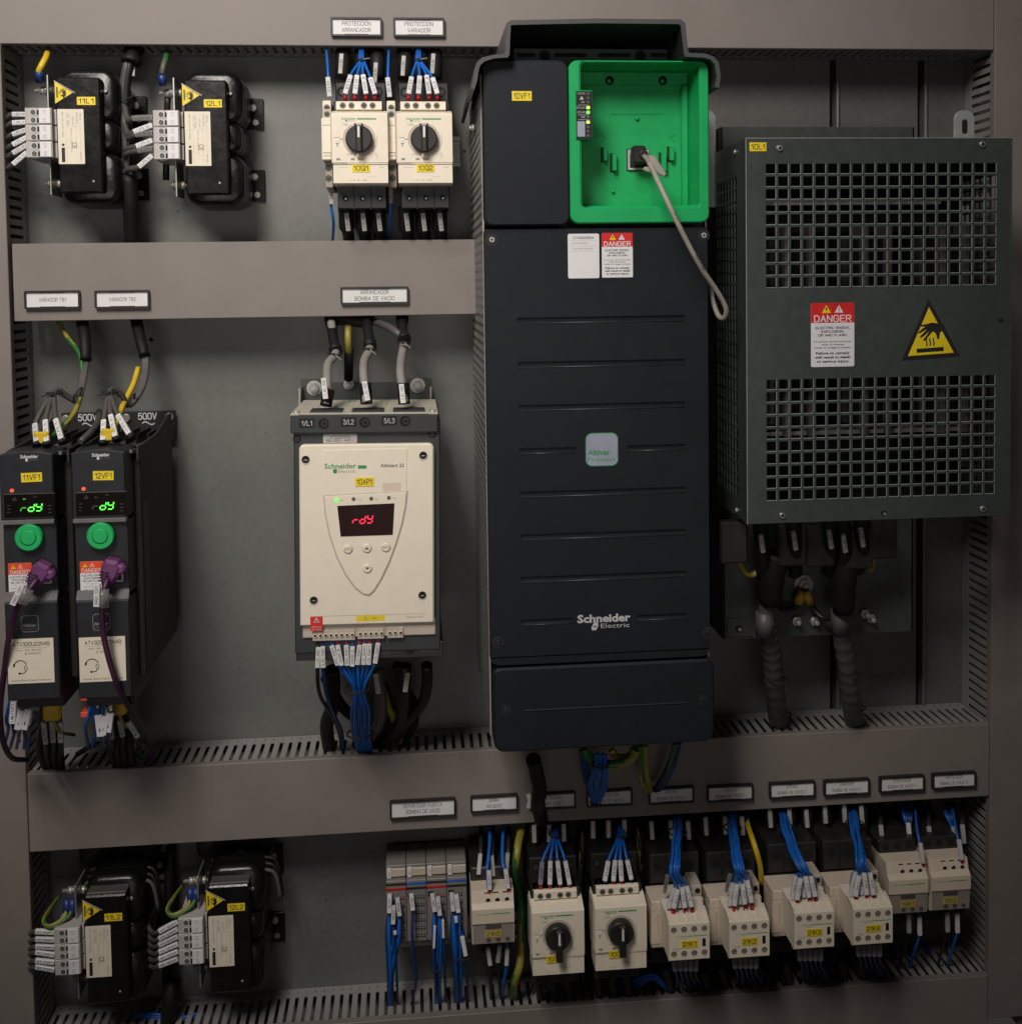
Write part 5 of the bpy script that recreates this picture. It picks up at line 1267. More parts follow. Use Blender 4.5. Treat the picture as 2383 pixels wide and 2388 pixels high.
def wire(P, r, mt, label, group=None, m2=None, marker=None, ferrule=None, name='wire', cat='wire', n=7, sleeve=None, rad=None, res=4):
    """P: pixel+depth path. marker: (A, B, text[, width, material]) in pixel+depth; ferrule: (A, B, material)"""
    W = px3(P); o = W[0]
    m = MB(); m.tube([(a - o[0], b - o[1], c - o[2]) for a, b, c in W], r, mt, n, m2, rad=rad, smooth=res)
    w_ = m.build(name); w_.location = (o[0] * K, -o[2] * K, o[1] * K); tag(w_, label, cat, group)
    mk = marker if isinstance(marker, list) else ([marker] if marker else [])
    for k in mk:
        seg_marker(w_, U3(*k[0]), U3(*k[1]), o, k[3] if len(k) > 3 else 4.6, k[2], k[4] if len(k) > 4 else 'marker_white')
    if sleeve:
        A, B = U3(*sleeve[0]), U3(*sleeve[1]); m = MB(); m.tube([tuple(Vector(A) - Vector(o)), tuple(Vector(B) - Vector(o))], sleeve[2], sleeve[3], 10, smooth=0); m.build('sleeve', w_)
    if ferrule:
        A, B = U3(*ferrule[0]), U3(*ferrule[1]); m = MB(); m.tube([tuple(Vector(A) - Vector(o)), tuple(Vector(B) - Vector(o))], 1.9, ferrule[2], 10, smooth=0, rad=lambda s: 1.9 + s * .5); m.build('ferrule', w_)
    return w_
def tie(px, py, d, r, label, tail=None, mt='black_matt', ang=0, group='black cable ties'):
    x, z = U(px, py, d); m = MB(); c, s = math.cos(math.radians(ang)), math.sin(math.radians(ang))
    P = [(r * math.cos(2 * math.pi * i / 16) * c, r * math.cos(2 * math.pi * i / 16) * s, r * math.sin(2 * math.pi * i / 16)) for i in range(17)]
    m.tube(P, .9, mt, 6, smooth=0); m.box(-1.8, 1.8, -1.6, 1.6, r - .4, r + 2, mt, .3)
    if tail: m.tube([(1.5, 0, r + 1), (tail[0] * .5, tail[1] * .4, r + 2), (tail[0], tail[1], r + 1.5)], .7, 'clear_plastic' if len(tail) > 2 else mt, 5)
    o = m.build('cable_tie'); o.location = (x * K, -d * K, z * K); return tag(o, label, 'cable tie', group)

ORD = ['first', 'second', 'third', 'fourth', 'fifth', 'sixth', 'seventh', 'eighth', 'ninth']
# ---- upper breakers
for b, (dx, nm, tx, px_) in enumerate(((0, '10Q1', ('21.11', '21.12', '24VDC_B', '12.0.0A'), (805, 828, 854, 875)), (147, '10Q2', ('21.21', '21.22', '24VDC_B', '11.2'), (953, 976, 1001, 1020)))):
    ax, ay = (843 if b == 0 else 976), 132
    tops = ((818, 176), (833, 176), (847, 175), (864, 182)) if b == 0 else ((960, 180), (979, 178), (995, 176), (1009, 182))
    for i in range(4):
        e = px_[i]; tpx, tpy = tops[i]
        wire([(ax - 3 + i * 2, 104, 40), (ax - 4 + i * 2.6, ay, 84 + (i % 2) * 3), (ax - 5 + i * 4, ay + 14, 90), (tpx, tpy, 104), (e, 226, 108)], 1.5, 'wire_blue',
             'blue wire %s from the left in the fan entering breaker %s' % (ORD[i], nm), 'blue control wires above the breakers',
             marker=((tpx, tpy, 107), (e, 219, 111), tx[i], 5.2), ferrule=((e, 220, 108), (e, 234, 106), 'ferrule_red'))
    tie(ax + 1, ay + 9, 86, 5.6, 'black cable tie on the blue fan above breaker %s' % nm, tail=(9, 1, 1))
    # power cables in black boots
    for i, (q, my) in enumerate(((799, 126), (843, 140), (879, 147)) if b == 0 else ((944, 131), (980, 140), (1013, 126))):
        wire([(q, 100, 30), (q + 1, 140, 60), (q + 1, 184, 62)], 8.2, 'black_rubber', 'black sleeved power cable %s from the left above breaker %s' % (ORD[i], nm), 'black power cables at the upper breakers',
             marker=None if i == 1 else ((q - 2, my, 70), (q - 5, my + 46, 72), 'L%d_BV' % (i + 1), 4.6, 'grey_sticker'), n=14, name='power_cable', cat='power cable')
    for i, q in enumerate((808, 846, 882) if b == 0 else (947, 986, 1025)):
        wire([(q - 2, 482, 80), (q, 500, 80), (q + 1, 530, 74), (q + 5, 548, 60), (q + 6, 572, 30)], 6, 'black_rubber', 'black booted power cable %s from the left below breaker %s' % (ORD[i], nm), 'black power cables at the upper breakers',
             marker=((q, 497, 89), (q + 5, 538, 85), 'L%d_BV_%s' % (i + 1, nm), 4.8, 'grey_sticker'), n=14, name='power_cable', cat='power cable', rad=lambda s: 8.4 if s < .55 else (6.4 if s < .9 else 6))
wire([(760, 104, 40), (763, 135, 90), (766, 180, 106), (768, 226, 104)], 1.5, 'wire_blue', 'single blue wire marked 21.31 left of breaker 10Q1', marker=((765, 180, 108), (769, 225, 108), '21.31', 5.0))
wire([(908, 104, 40), (906, 135, 90), (905, 180, 106), (909, 226, 104)], 1.5, 'wire_blue', 'single blue wire marked 21.41 between breakers 10Q1 and 10Q2', marker=((904, 181, 108), (909, 226, 108), '21.41', 5.0))
wire([(768, 428, 90), (771, 470, 88), (778, 520, 80), (775, 572, 30)], 1.6, 'wire_blue', 'blue wire marked 21.32 hanging below the left side of breaker 10Q1', marker=((769, 431, 92), (774, 476, 92), '21.32', 4.8, 'grey_sticker'))
wire([(912, 428, 90), (912, 470, 88), (908, 520, 80), (906, 572, 30)], 1.6, 'wire_blue', 'blue wire marked 21.42 hanging between breakers 10Q1 and 10Q2', marker=((912, 431, 92), (912, 474, 92), '21.42', 4.4, 'cream_dark'))
# ---- upper chokes
wire([(112, 116, 40), (110, 130, 70), (100, 150, 80), (93, 164, 80), (93, 172, 78)], 3.4, 'wire_yellow', 'short yellow earth wire with a blue lug above choke 11L1', sleeve=((93, 166, 80), (94, 190, 74), 4.4, 'ferrule_blue'))
wire([(390, 122, 40), (388, 135, 70), (382, 155, 78), (379, 174, 78)], 3.4, 'wire_grey', 'short grey-green earth wire with a blue lug above choke 12L1', m2='wire_green', sleeve=((378, 174, 78), (381, 199, 74), 4.2, 'ferrule_blue'))
TX = ('L1_BTB_11VF1', 'L1_BTB_11L1', 'L2_BTB_11VF1', 'L2_BTB_11L1', 'L3_BTB_11VF1', 'L3_BTB_11L1')
ang = (0, -3, 6, 8, 10, 12)
for i in range(6):
    y = 266 + i * 17.8
    ex = 30 + i * .4; ey = y + (1, 3, 12, 18, 20, 28)[i]
    wire([(74, y, 84), (66, y + 1, 84), (ex, ey, 84), (18, ey + 14, 60), (14, ey + 34, 30)], 3.0, 'wire_grey', 'grey choke wire %s from the top, left of choke 11L1' % ORD[i], 'grey marked wires at choke 11L1',
         marker=((64, y + 1, 88), (ex, ey, 88), TX[i], 5.0, 'white_card' if i % 2 else 'marker_white'), n=8)
    y2 = 272 + i * 17.8; ex = 310 + i * 3; ey = y2 + (4, 22, 6, 20, 8, 34)[i] - (0, 4, 0, 4, 0, 6)[i]
    wire([(366, y2, 84), (357, y2 + 1, 84), (ex, ey, 84), (300, ey + 6, 76), (292, ey - 30 if i < 3 else ey + 20, 60), (293, 200 if i < 3 else 440, 40)], 3.2, 'wire_grey', 'grey choke wire %s from the top, left of choke 12L1' % ORD[i], 'grey marked wires at choke 12L1',
         marker=((356, y2 + 2, 88), (ex, ey, 88), ('L1_BTB 12G1', 'L1_BTB_12L1', 'L2_BTB', 'L2_BTB_12L1', 'L3_BTB', 'L3_BTB_12L1')[i], 5.4, 'white_card' if i % 2 else 'clear_plastic'), n=8)
for k, dx in enumerate((0, 7)):
    wire([(314 - dx, 114, 40), (306 - dx, 140, 60), (297 - dx, 190, 60), (294 - dx, 235, 58), (300 - dx, 290, 62), (302 - dx, 340, 60), (301, 400, 56), (304, 450, 50), (308 + dx, 572, 30)], 4.4, 'wire_grey' if k else 'wire_black', ('dark', 'charcoal')[k] + ' cable running top to bottom between the two upper chokes', n=10)
wire([(302, 408, 62), (306, 480, 56), (310, 572, 34)], 8.6, 'black_rubber', 'thick black sleeve over the cables below the upper chokes', name='cable_sleeve', cat='cable sleeve', n=14)
wire([(315, 108, 40), (311, 126, 58), (306, 148, 62)], 9, 'black_rubber', 'thick black sleeve over the cables above the upper chokes', name='cable_sleeve', cat='cable sleeve', n=14, rad=lambda s: 9 + 2.4 * math.sin(s * 9))
tie(296, 235, 60, 7.5, 'black cable tie at mid height on the cable pair between the upper chokes', tail=(9, 3))
tie(312, 398, 60, 7.5, 'black cable tie low on the cable pair between the upper chokes')
wire([(392, 226, 60), (389, 300, 50), (388, 420, 50)], 3.6, 'wire_black', 'black wire running behind the terminals of choke 12L1', n=8)
wire([(313, 156, 58), (312, 178, 60)], 1.5, 'white_card', 'small white wire stub above the gap between the upper chokes', n=6)

# ---- compact drives, upper wiring
for b, dx in enumerate((-167, 0)):
    nm = ('11VF1', '12VF1')[b]
    top = ((196, 745), (197, 830), (199, 850), (190, 905), (178, 928)) if b == 0 else ((318, 745), (333, 800), (340, 850), (330, 905), (308, 938))
    hub = (128, 912) if b == 0 else (257, 910)
    ends = ((86, 1030, 83, 989), (110, 1030, 107, 980), (144, 1024, 131, 978)) if b == 0 else ((241, 1027, 243, 980), (270, 1018, 259, 968), (302, 1012, 276, 968))
    for i in range(3):
        x1, y1, x0, y0 = ends[i]
        low = (176 + 2 * i, 932 + i * 2) if b == 0 else (300 + 2 * i, 942 + i * 2)
        wire([(top[0][0] + i * 5 - 6, top[0][1] - 8, 40), (top[1][0] + i * 5 - 5, top[1][1], 70), (top[2][0] + i * 4 - 4, top[2][1], 84), (top[3][0] + i * 4 - 4, top[3][1], 104), (low[0], low[1], 120),
              (hub[0] + 26, hub[1] + 8 + i * 2, 130), (hub[0], hub[1] + i * 2, 140), (x0, y0, 168), (x1, y1, 184)], 2.6, 'wire_grey', 'grey supply wire %s from the left into the top of compact drive %s' % (ORD[i], nm), 'grey supply wires of the compact drives',
             marker=((x0, y0, 176), (x1, y1, 190), 'L%d_BTB_%dL1' % (i + 1, 11 + b), 5.0, 'white_card' if (b or i) else 'marker_white'), n=8, sleeve=((x1, y1, 186), (x1 + (x1 - x0) * .3, y1 + 10, 188), 4.4, 'black_rubber'))
    t0, t1 = ((190, 738), (201, 840)) if b == 0 else ((318, 742), (338, 830))
    wire([(t0[0], t0[1], 40), (t0[0] + 9 if b else t0[0] + 8, t0[1] + 45, 68), (t1[0], t1[1], 84)], 10, 'black_rubber', 'black corrugated sleeve over the supply wires above drive %s' % nm, name='cable_sleeve', cat='cable sleeve', n=14, rad=lambda s: 6.6 - 1 * s + .6 * math.sin(s * 26))
    tie(hub[0], hub[1] + 4, 142, 7.5, 'black cable tie at the top of the wire loop above drive %s' % nm, tail=(-10, -3))
    tie((182, 306)[b], (920, 934)[b], 124, 8, 'black cable tie at the bottom of the wire loop above drive %s' % nm, ang=60)
wire([(323, 858, 84), (312, 895, 100), (296, 928, 118), (283, 955, 140), (272, 985, 160), (262, 1012, 176)], 3.0, 'wire_yellow', 'bright yellow earth wire curving into the top of drive 12VF1')
wire([(136, 748, 40), (160, 790, 60), (188, 830, 80), (192, 900, 100), (178, 955, 130), (150, 992, 150), (124, 1015, 170), (104, 1022, 180)], 2.6, 'wire_green', 'thin green-yellow earth wire curving into the top of drive 11VF1', m2='wire_olive')
for b, (x, y) in enumerate(((98, 1021), (254, 1014))):
    m = MB(); u, v = U(x, y, 186); m.box(-7, 7, -6, 6, -3, 3, 'wire_yellow', 1.5); o = m.build('cable_lug'); o.location = (u * K, -.186, v * K); tag(o, 'yellow cable lug in the top of drive %s' % ('11VF1', '12VF1')[b], 'cable lug', 'yellow cable lugs')
wire([(232, 960, 60), (228, 985, 110), (214, 1005, 150), (188, 1030, 170)], 3.2, 'wire_grey', 'grey wire passing between the tops of the two compact drives')

# ---- purple network cables
def plug(px, py, label, dirx):
    x, z = U(px, py, 215); m = MB(); m.prism([(-9, -8), (-3, -16), (3, -17), (8, -6), (8, 5), (3, 9), (-6, 8), (-10, 2)] if False else [(-4, -17), (3, -17), (9, -5), (10, 5), (5, 10), (-6, 10), (-9, 4), (-8, -6)], 0, 14, 'boot_purple', 3)
    m.cyl(9, 3, 2, 13, 5, 'boot_purple', 16, b=2)
    for k in range(4): m.tube([(-9 + k * .4, -3 - k * 2.8, 12), (-3, -1.6 - k * 2.8, 15), (3, -2.6 - k * 2.8, 12)], .7, 'cable_purple', 5)
    o = m.build('network_plug'); o.location = (x * K, -.211, z * K); o.rotation_euler = (0, math.radians(dirx), 0); return o
for b, (p_, pts, mk, rot) in enumerate((((98, 1333), [(88, 1350, 226), (70, 1374, 232), (50, 1400, 232), (36, 1430, 228), (26, 1470, 224), (18, 1510, 220), (12, 1560, 214), (4, 1620, 204), (2, 1680, 190), (10, 1735, 160), (30, 1768, 130), (64, 1772, 100)], ((54, 1362, 236), (31, 1410, 236), 'ENRED_11VF1'), 30),
                                       ((262, 1326), [(252, 1350, 228), (244, 1375, 234), (240, 1410, 234), (239, 1450, 232), (244, 1490, 230), (256, 1540, 228), (272, 1590, 224), (290, 1630, 210), (318, 1675, 180), (346, 1715, 130), (356, 1745, 90), (350, 1790, 60)], ((228, 1362, 238), (226, 1414, 238), 'ENRED_12VF1'), 14))):
    w_ = wire(pts, 2.8, 'cable_purple', 'purple network cable plugged into drive %s' % ('11VF1', '12VF1')[b], name='network_cable', cat='network cable', n=10, marker=mk + (5.4, 'white_card'),
              sleeve=((pts[1][0] - 2, pts[1][1] - 2, 232), (pts[2][0], pts[2][1] + 6, 234), 5.6, 'clear_plastic'))
    o = plug(p_[0], p_[1], '', rot); ml = o.matrix_basis.copy(); o.parent = w_; o.matrix_parent_inverse = Matrix.Translation(-w_.location)

# ---- compact drives, lower wiring
random.seed(5)
for b, (bx, by) in enumerate(((0, 0), (183, -6))):
    nm = ('11VF1', '12VF1')[b]
    blues = (24, 34, 45, 58, 68) if b == 0 else (31, 38, 50, 58)
    for i, q in enumerate(blues):
        e = bx + q + (-8, -2, 2, -4, 0)[i]; y1 = 1660 + random.random() * 30
        wire([(bx + q, 1604 + by, 190), (bx + q + 1, 1630 + by, 188), (e, y1, 184), (e - 6 + random.random() * 14, 1700, 160), (e + 4 - random.random() * 12, 1745, 110)], 1.7, 'wire_blue',
             'blue control wire %s from the left under drive %s' % (ORD[i], nm), 'blue wires under the compact drives')
    whites = (((33, 1636), (30, 1686), 'LI1_11VF1', 5.6, 'white_card'), ((52, 1655), (42, 1700), '', 6, 'marker_white'), ((68, 1652), (57, 1700), '', 6.5, 'marker_white'), ((76, 1640), (66, 1690), '', 5, 'clear_plastic'), ((88, 1612), (86, 1656), '', 5, 'clear_plastic')) if b == 0 else \
             (((230, 1668), (236, 1716), '', 7, 'marker_white'), ((248, 1672), (240, 1712), '', 7.5, 'marker_white'), ((258, 1664), (252, 1706), '', 7, 'marker_white'), ((229, 1604), (229, 1650), '', 2.4, 'white_card'), ((254, 1606), (260, 1656), '', 3.0, 'white_card'))
    for i, (A, B, tx, wd, mt) in enumerate(whites):
        wire([(A[0] + 2, A[1] - 24, 190), (A[0], A[1], 190), (B[0], B[1], 188), (B[0] + 4, B[1] + 30, 150)], 1.4, 'wire_light_grey' if i % 2 else 'wire_dark_blue', 'wire %s among the white sleeved ones under drive %s' % (ORD[i], nm), 'white sleeved wires under the compact drives', marker=((A[0], A[1], 192), (B[0], B[1], 190), tx, wd, mt))
    # yellow lug and thin green-yellow wires with markers
    lx, ly = ((122, 1630), (275, 1617))[b]
    m = MB(); u, v = U(lx, ly + 16, 160); m.box(-9, 9, -15, 15, -4, 4, 'wire_yellow', 2.5); m.cyl(0, 20, -2, 1, 6, 'zinc', 16); o = m.build('cable_lug'); o.location = (u * K, -.160, v * K); tag(o, 'yellow insulated earth lug hanging under drive %s' % nm, 'cable lug', 'yellow cable lugs')
    wire([(lx + 2, ly + 30, 158), (lx + 8, ly + 60, 150), (lx + 22, ly + 78, 140), (lx + 52, ly + 84, 110)], 1.8, 'wire_olive', 'thin yellow-green wire below the lug of drive %s' % nm, m2='wire_green')
    for i, (A, B) in enumerate((((103, 1685), (108, 1734)), ((122, 1682), (126, 1730)), ((140, 1684), (143, 1730))) if b == 0 else (((256, 1678), (262, 1722)), ((280, 1680), (287, 1716)), ((300, 1684), (322, 1718)))):
        wire([(A[0] - 4, A[1] - 60, 150), (A[0], A[1], 140), (B[0], B[1], 132), (B[0] + 2, B[1] + 30, 80)], 2.6, 'wire_black', 'black motor wire %s from the left under drive %s' % (ORD[i], nm), 'black motor wires under the compact drives', marker=((A[0], A[1], 144), (B[0], B[1], 136), ('U', 'V', 'W')[i] + '_%s' % nm, 5, 'grey_sticker' if i < 2 else 'marker_white'))
    o_ = (0, 165)[b]
    for i in range(4):
        wire([(96 + o_ - i * 6, 1600, 120), (100 + o_ + i * 10, 1690, 110), (92 + o_ + i * 16, 1745, 90), (110 + o_ + i * 12, 1800, 50)], 4, 'wire_black', 'loose black cable %s in the dark tangle under drive %s' % (ORD[i], nm), 'dark tangle under the compact drives')
wire([(180, 1760, 60), (230, 1735, 60), (300, 1745, 55), (340, 1775, 40)], 3, 'wire_green', 'dark green cable lying in the duct mouth under the compact drives', m2='wire_black')

# ---- soft starter, top cables
for i, (q, pts, mk) in enumerate(((0, [(772, 748, 60), (780, 800, 90), (782, 828, 110), (765, 850, 130), (763, 890, 150), (764, 925, 165), (760, 945, 170)], ((755, 882, 174), (760, 930, 178))),
                                  (1, [(855, 748, 60), (858, 780, 80), (862, 815, 110), (850, 840, 130), (848, 870, 150), (852, 910, 165), (855, 940, 172)], ((850, 890, 176), (858, 934, 180))),
                                  (2, [(938, 748, 60), (940, 780, 80), (942, 800, 100), (936, 838, 130), (934, 870, 150), (940, 910, 165), (943, 940, 172)], ((936, 896, 176), (941, 940, 180))))):
    wire(pts, 4.5, 'wire_light_grey', 'thick grey supply cable %s from the left into the top of the soft starter' % ORD[i], 'thick grey supply cables of the soft starter', n=14, res=8, name='power_cable', cat='power cable',
         marker=mk + ('L%d_BV_10Q1' % (i + 1), 5.2, 'white_card'), sleeve=((pts[-2][0] + (3 if i == 0 else 0), pts[-2][1] - 16, 164), (pts[-1][0], pts[-1][1] + 2, 168), 6.2, 'black_rubber'))
    wire([(pts[0][0], 742, 46), (pts[1][0] - (2, 0, 1)[i], pts[1][1] - 10, 86), (pts[2][0] + 2, pts[2][1] - (8, 4, 6)[i], 106)], 6, 'black_rubber', 'black sleeve %s from the left under the duct above the soft starter' % ORD[i], 'black sleeves above the soft starter', name='cable_sleeve', cat='cable sleeve', n=14, rad=lambda s: 5.6 + (1.6 if s > .75 or s < .2 else 0))
    tie(pts[2][0] - 2, pts[2][1] - 2, 112, 7, 'chunky black cable tie %s from the left above the soft starter' % ORD[i], tail=(8, -6, 1), ang=-8)
wire([(812, 744, 46), (812, 790, 60), (814, 822, 50)], 3.8, 'wire_olive', 'thick yellow-green earth cable going down behind the soft starter', m2='wire_yellow', n=12, name='power_cable', cat='power cable', sleeve=((814, 818, 50), (813, 882, 14), 5.4, 'black_rubber'))
wire([(865, 748, 46), (890, 756, 70), (915, 768, 90), (938, 786, 98)], 4.2, 'wire_grey', 'grey cable crossing under the duct to the right-hand sleeve of the soft starter', n=12, name='power_cable', cat='power cable')
wire([(766, 748, 44), (800, 744, 50), (850, 750, 54), (868, 744, 50)], 7, 'black_rubber', 'black cable lying along the underside of the duct above the soft starter', n=12, name='power_cable', cat='power cable')
# ---- soft starter, lower control wires
CW = [(743, 1510, 741, 1556, 'L1_BV_10Q5', 1), (753, 1508, 754, 1556, 'N_BV_10Q5', 1), (774, 1506, 788, 1550, 'R1C_10AP1', 0), (788, 1505, 797, 1551, '24VDC_B', 0), (808, 1505, 810, 1551, 'R2C_10AP1', 0), (822, 1508, 822, 1553, '24VDC_D', 0), (839, 1505, 834, 1549, 'LI1_10AP1', 0), (851, 1502, 848, 1549, 'LI2_10AP1', 0), (862, 1502, 860, 1549, 'LI3_10AP1', 0), (882, 1500, 875, 1546, '+24_10AP1', 0)]
for i, (x0, y0, x1, y1, tx, k) in enumerate(CW):
    if k: path = [(x0, y0 - 16, 190), (x0, y0, 192), (x1, y1, 192), (x1 + 5 + i * 3, 1620, 170), (775 + i * 6, 1670, 120), (792 + i * 6, 1710, 80), (798 + i * 3, 1760, 40)]
    else: path = [(x0, y0 - 16, 190), (x0, y0, 192), (x1, y1, 192), (818 + i * 3.4, 1606, 185 - (i % 3) * 4), (806 + i * 6 + (i * 5) % 4, 1660, 150 + (i % 2) * 6), (812 + i * 5.4, 1710, 110 - (i % 3) * 5), (826 + i * 4.6, 1755, 60)]
    wire(path, 2.0 if k else 1.4, 'wire_black' if k and i == 0 else ('wire_dark_blue' if k else 'wire_blue'), 'control wire marked %s hanging under the soft starter' % tx, 'control wires under the soft starter',
         marker=((x0, y0, 196), (x1, y1, 196), tx, 4.6, 'white_card'), ferrule=None if k or i in (2, 5) else ((x0, y0 - 2, 192), (x0 - 1, y0 - 18, 188), 'ferrule_red'))
tie(832, 1606, 185, 13, 'black cable tie gathering the blue bundle under the soft starter'); tie(840, 1710, 110, 14, 'black cable tie low on the blue bundle under the soft starter')
PW = [([(775, 1560, 140), (778, 1600, 130), (775, 1650, 110), (762, 1690, 80), (768, 1745, 40)], 7.5, 'black_rubber', None), ([(880, 1560, 140), (884, 1600, 140), (888, 1650, 120), (882, 1690, 90), (862, 1720, 60), (850, 1750, 30)], 6.5, 'wire_grey', ((876, 1570, 152), (883, 1616, 150))),
      ([(945, 1550, 140), (942, 1600, 135), (940, 1650, 110), (935, 1680, 90), (910, 1720, 60)], 7, 'wire_black', ((951, 1568, 150), (945, 1612, 148))), ([(995, 1550, 140), (996, 1590, 130), (985, 1640, 110), (950, 1680, 90), (925, 1720, 50)], 6, 'wire_black', None),
      ([(925, 1550, 130), (940, 1600, 110), (965, 1640, 90), (965, 1690, 70), (940, 1730, 40)], 5, 'black_rubber', None), ([(885, 1590, 110), (905, 1640, 90), (925, 1690, 70), (935, 1730, 40)], 4.5, 'wire_olive', None), ([(895, 1600, 100), (915, 1660, 80), (900, 1720, 50), (880, 1760, 30)], 5, 'wire_black', None),
      ([(760, 1580, 120), (800, 1650, 90), (850, 1690, 60), (890, 1740, 30)], 6, 'black_rubber', None)]
for i, (P, r_, mt, mk) in enumerate(PW):
    wire(P, r_, mt, ('thick black output cable furthest left', 'grey output cable with a marker, beside the blue bundle', 'black output cable with a marker, right of the blue bundle', 'black output cable looping furthest right', 'black cable crossing behind the looped outputs', 'thin yellow-green cable behind the outputs', 'short black cable behind the outputs', 'black cable slanting behind the blue bundle')[i] + ', under the soft starter',
         None, marker=mk + (('4/T2_10AP1', '6/T3_10AP1')[i - 1], 5.0, 'grey_sticker') if mk else None, n=12, name='power_cable', cat='power cable')

# ---- grey patch cable of the big drive
def cable_grey():
    pts = [(1497, 362, 196), (1508, 370, 220), (1520, 392, 244), (1535, 425, 262), (1556, 470, 270), (1582, 525, 270), (1610, 580, 266), (1638, 630, 260), (1664, 668, 252), (1684, 700, 246), (1693, 724, 242), (1688, 741, 236), (1677, 739, 228), (1667, 718, 218), (1660, 694, 206), (1656, 668, 196), (1648, 640, 188)]
    w_ = wire(pts, 2.5, 'cable_cream', 'cream network cable hanging from the green bay across the big drive', name='network_cable', cat='network cable', n=12)
    o = U3(*pts[0]); o = Vector(o)
    m = MB(); A = Vector(U3(1500, 360, 206)); m.box(-11, 3, -9, 9, -12, 0, 'black_plastic', 2); m.cyl(0, 0, -1, 3, 4.6, 'black_plastic', 14, b=1)
    q = m.build('plug_body', w_); q.location = ((A.x - o.x) * K, -(A.z - o.z) * K, (A.y - o.y) * K)
    m = MB(); P = [(-1, 4), (6, 3), (17, -14), (15, -17), (9, -14), (1, -5)]; m.prism(P, 0, 3, 'cable_cream', .8); m.prism([(-4, -7), (2, -8), (1, -13), (-6, -10)], -1, 2, 'cable_cream', .6)
    q = m.build('latch_clip', w_); A = Vector(U3(1512, 372, 236)); q.location = ((A.x - o.x) * K, -(A.z - o.z) * K, (A.y - o.y) * K)
    m = MB(); s = 'WE 1 500 319 0312 A02  1629 PI'
    a, b = Vector(U3(1568, 484, 274)), Vector(U3(1646, 640, 263)); e = (b - a).normalized(); n = Vector((0, 0, 1)); n = (n - e * n.dot(e)).normalized(); ex = -e
    m.text3(s, tuple((a + b) / 2 + n * .6 - o), tuple(ex), tuple(n.cross(ex)), 2.0, 'ink', w=(b - a).length * .86); m.build('cable_print', w_)
cable_grey()

# ---- cables below the big drive
wire([(1243, 1770, 150), (1250, 1800, 140), (1258, 1840, 130), (1254, 1872, 120), (1258, 1892, 98), (1262, 1912, 70), (1264, 1922, 40)], 8, 'black_rubber', 'thick black motor cable hanging from the gland under the big drive', name='power_cable', cat='power cable', n=16)
wire([(1232, 1852, 118), (1236, 1866, 118), (1232, 1884, 116)], 3, 'white_card', 'glossy white strap end beside the thick black motor cable', n=6, name='strap', cat='strap')
for i in range(9):
    wire([(1390 + i * 2.8, 1758, 170 - i % 3 * 4), (1388 + i * 3.2 + i * 7 % 4, 1790, 165 - i % 2 * 5), (1374 + i * 5.4, 1825, 150 - i % 3 * 5), (1380 + i * 3, 1860, 120), (1388, 1876, 100)], 1.3, 'wire_blue', 'blue wire %s across in the hanging bundle under the big drive' % ORD[i], 'hanging blue bundle under the big drive', n=6)
for i in range(4):
    wire([(1355 + i * 4, 1750, 150), (1358 + i * 4, 1790, 140), (1368 + i * 4, 1830, 130), (1384, 1872, 98)], 2.2, 'wire_dark_blue', 'dark blue wire %s from the left beside the hanging bundle' % ORD[i], 'hanging blue bundle under the big drive', n=6)
tie(1400, 1782, 166, 9, 'black cable tie on the hanging blue bundle under the big drive'); tie(1388, 1872, 102, 6, 'black cable tie at the lower tip of the hanging blue bundle')
wire([(1362, 1745, 150), (1372, 1764, 150), (1400, 1780, 140), (1440, 1782, 140), (1475, 1765, 145), (1484, 1745, 150)], 5, 'wire_green', 'green and yellow earth cable looping below the big drive', m2='wire_olive', n=14)
wire([(1425, 1748, 120), (1440, 1766, 120), (1470, 1762, 120), (1478, 1745, 120)], 4, 'wire_yellow', 'dull yellow cable loop behind the green one below the big drive', m2='wire_green', n=10)
for i, (a, c) in enumerate((([(1492, 1738, 150), (1493, 1780, 140), (1497, 1820, 120), (1508, 1842, 100)], 'wire_green'), ([(1504, 1738, 145), (1506, 1790, 135), (1512, 1830, 110), (1516, 1844, 96)], 'wire_olive'), ([(1574, 1732, 140), (1566, 1770, 130), (1548, 1810, 115), (1528, 1842, 96)], 'wire_green'), ([(1582, 1730, 140), (1572, 1775, 130), (1552, 1818, 112), (1534, 1840, 96)], 'wire_dark_blue'))):
    wire(a, 3.6, c, ('bright green', 'yellow-green', 'dark green', 'dark blue')[i] + ' wire converging to a point below the right half of the big drive', m2='wire_black' if i == 2 else ('wire_olive' if i == 0 else None), n=8)

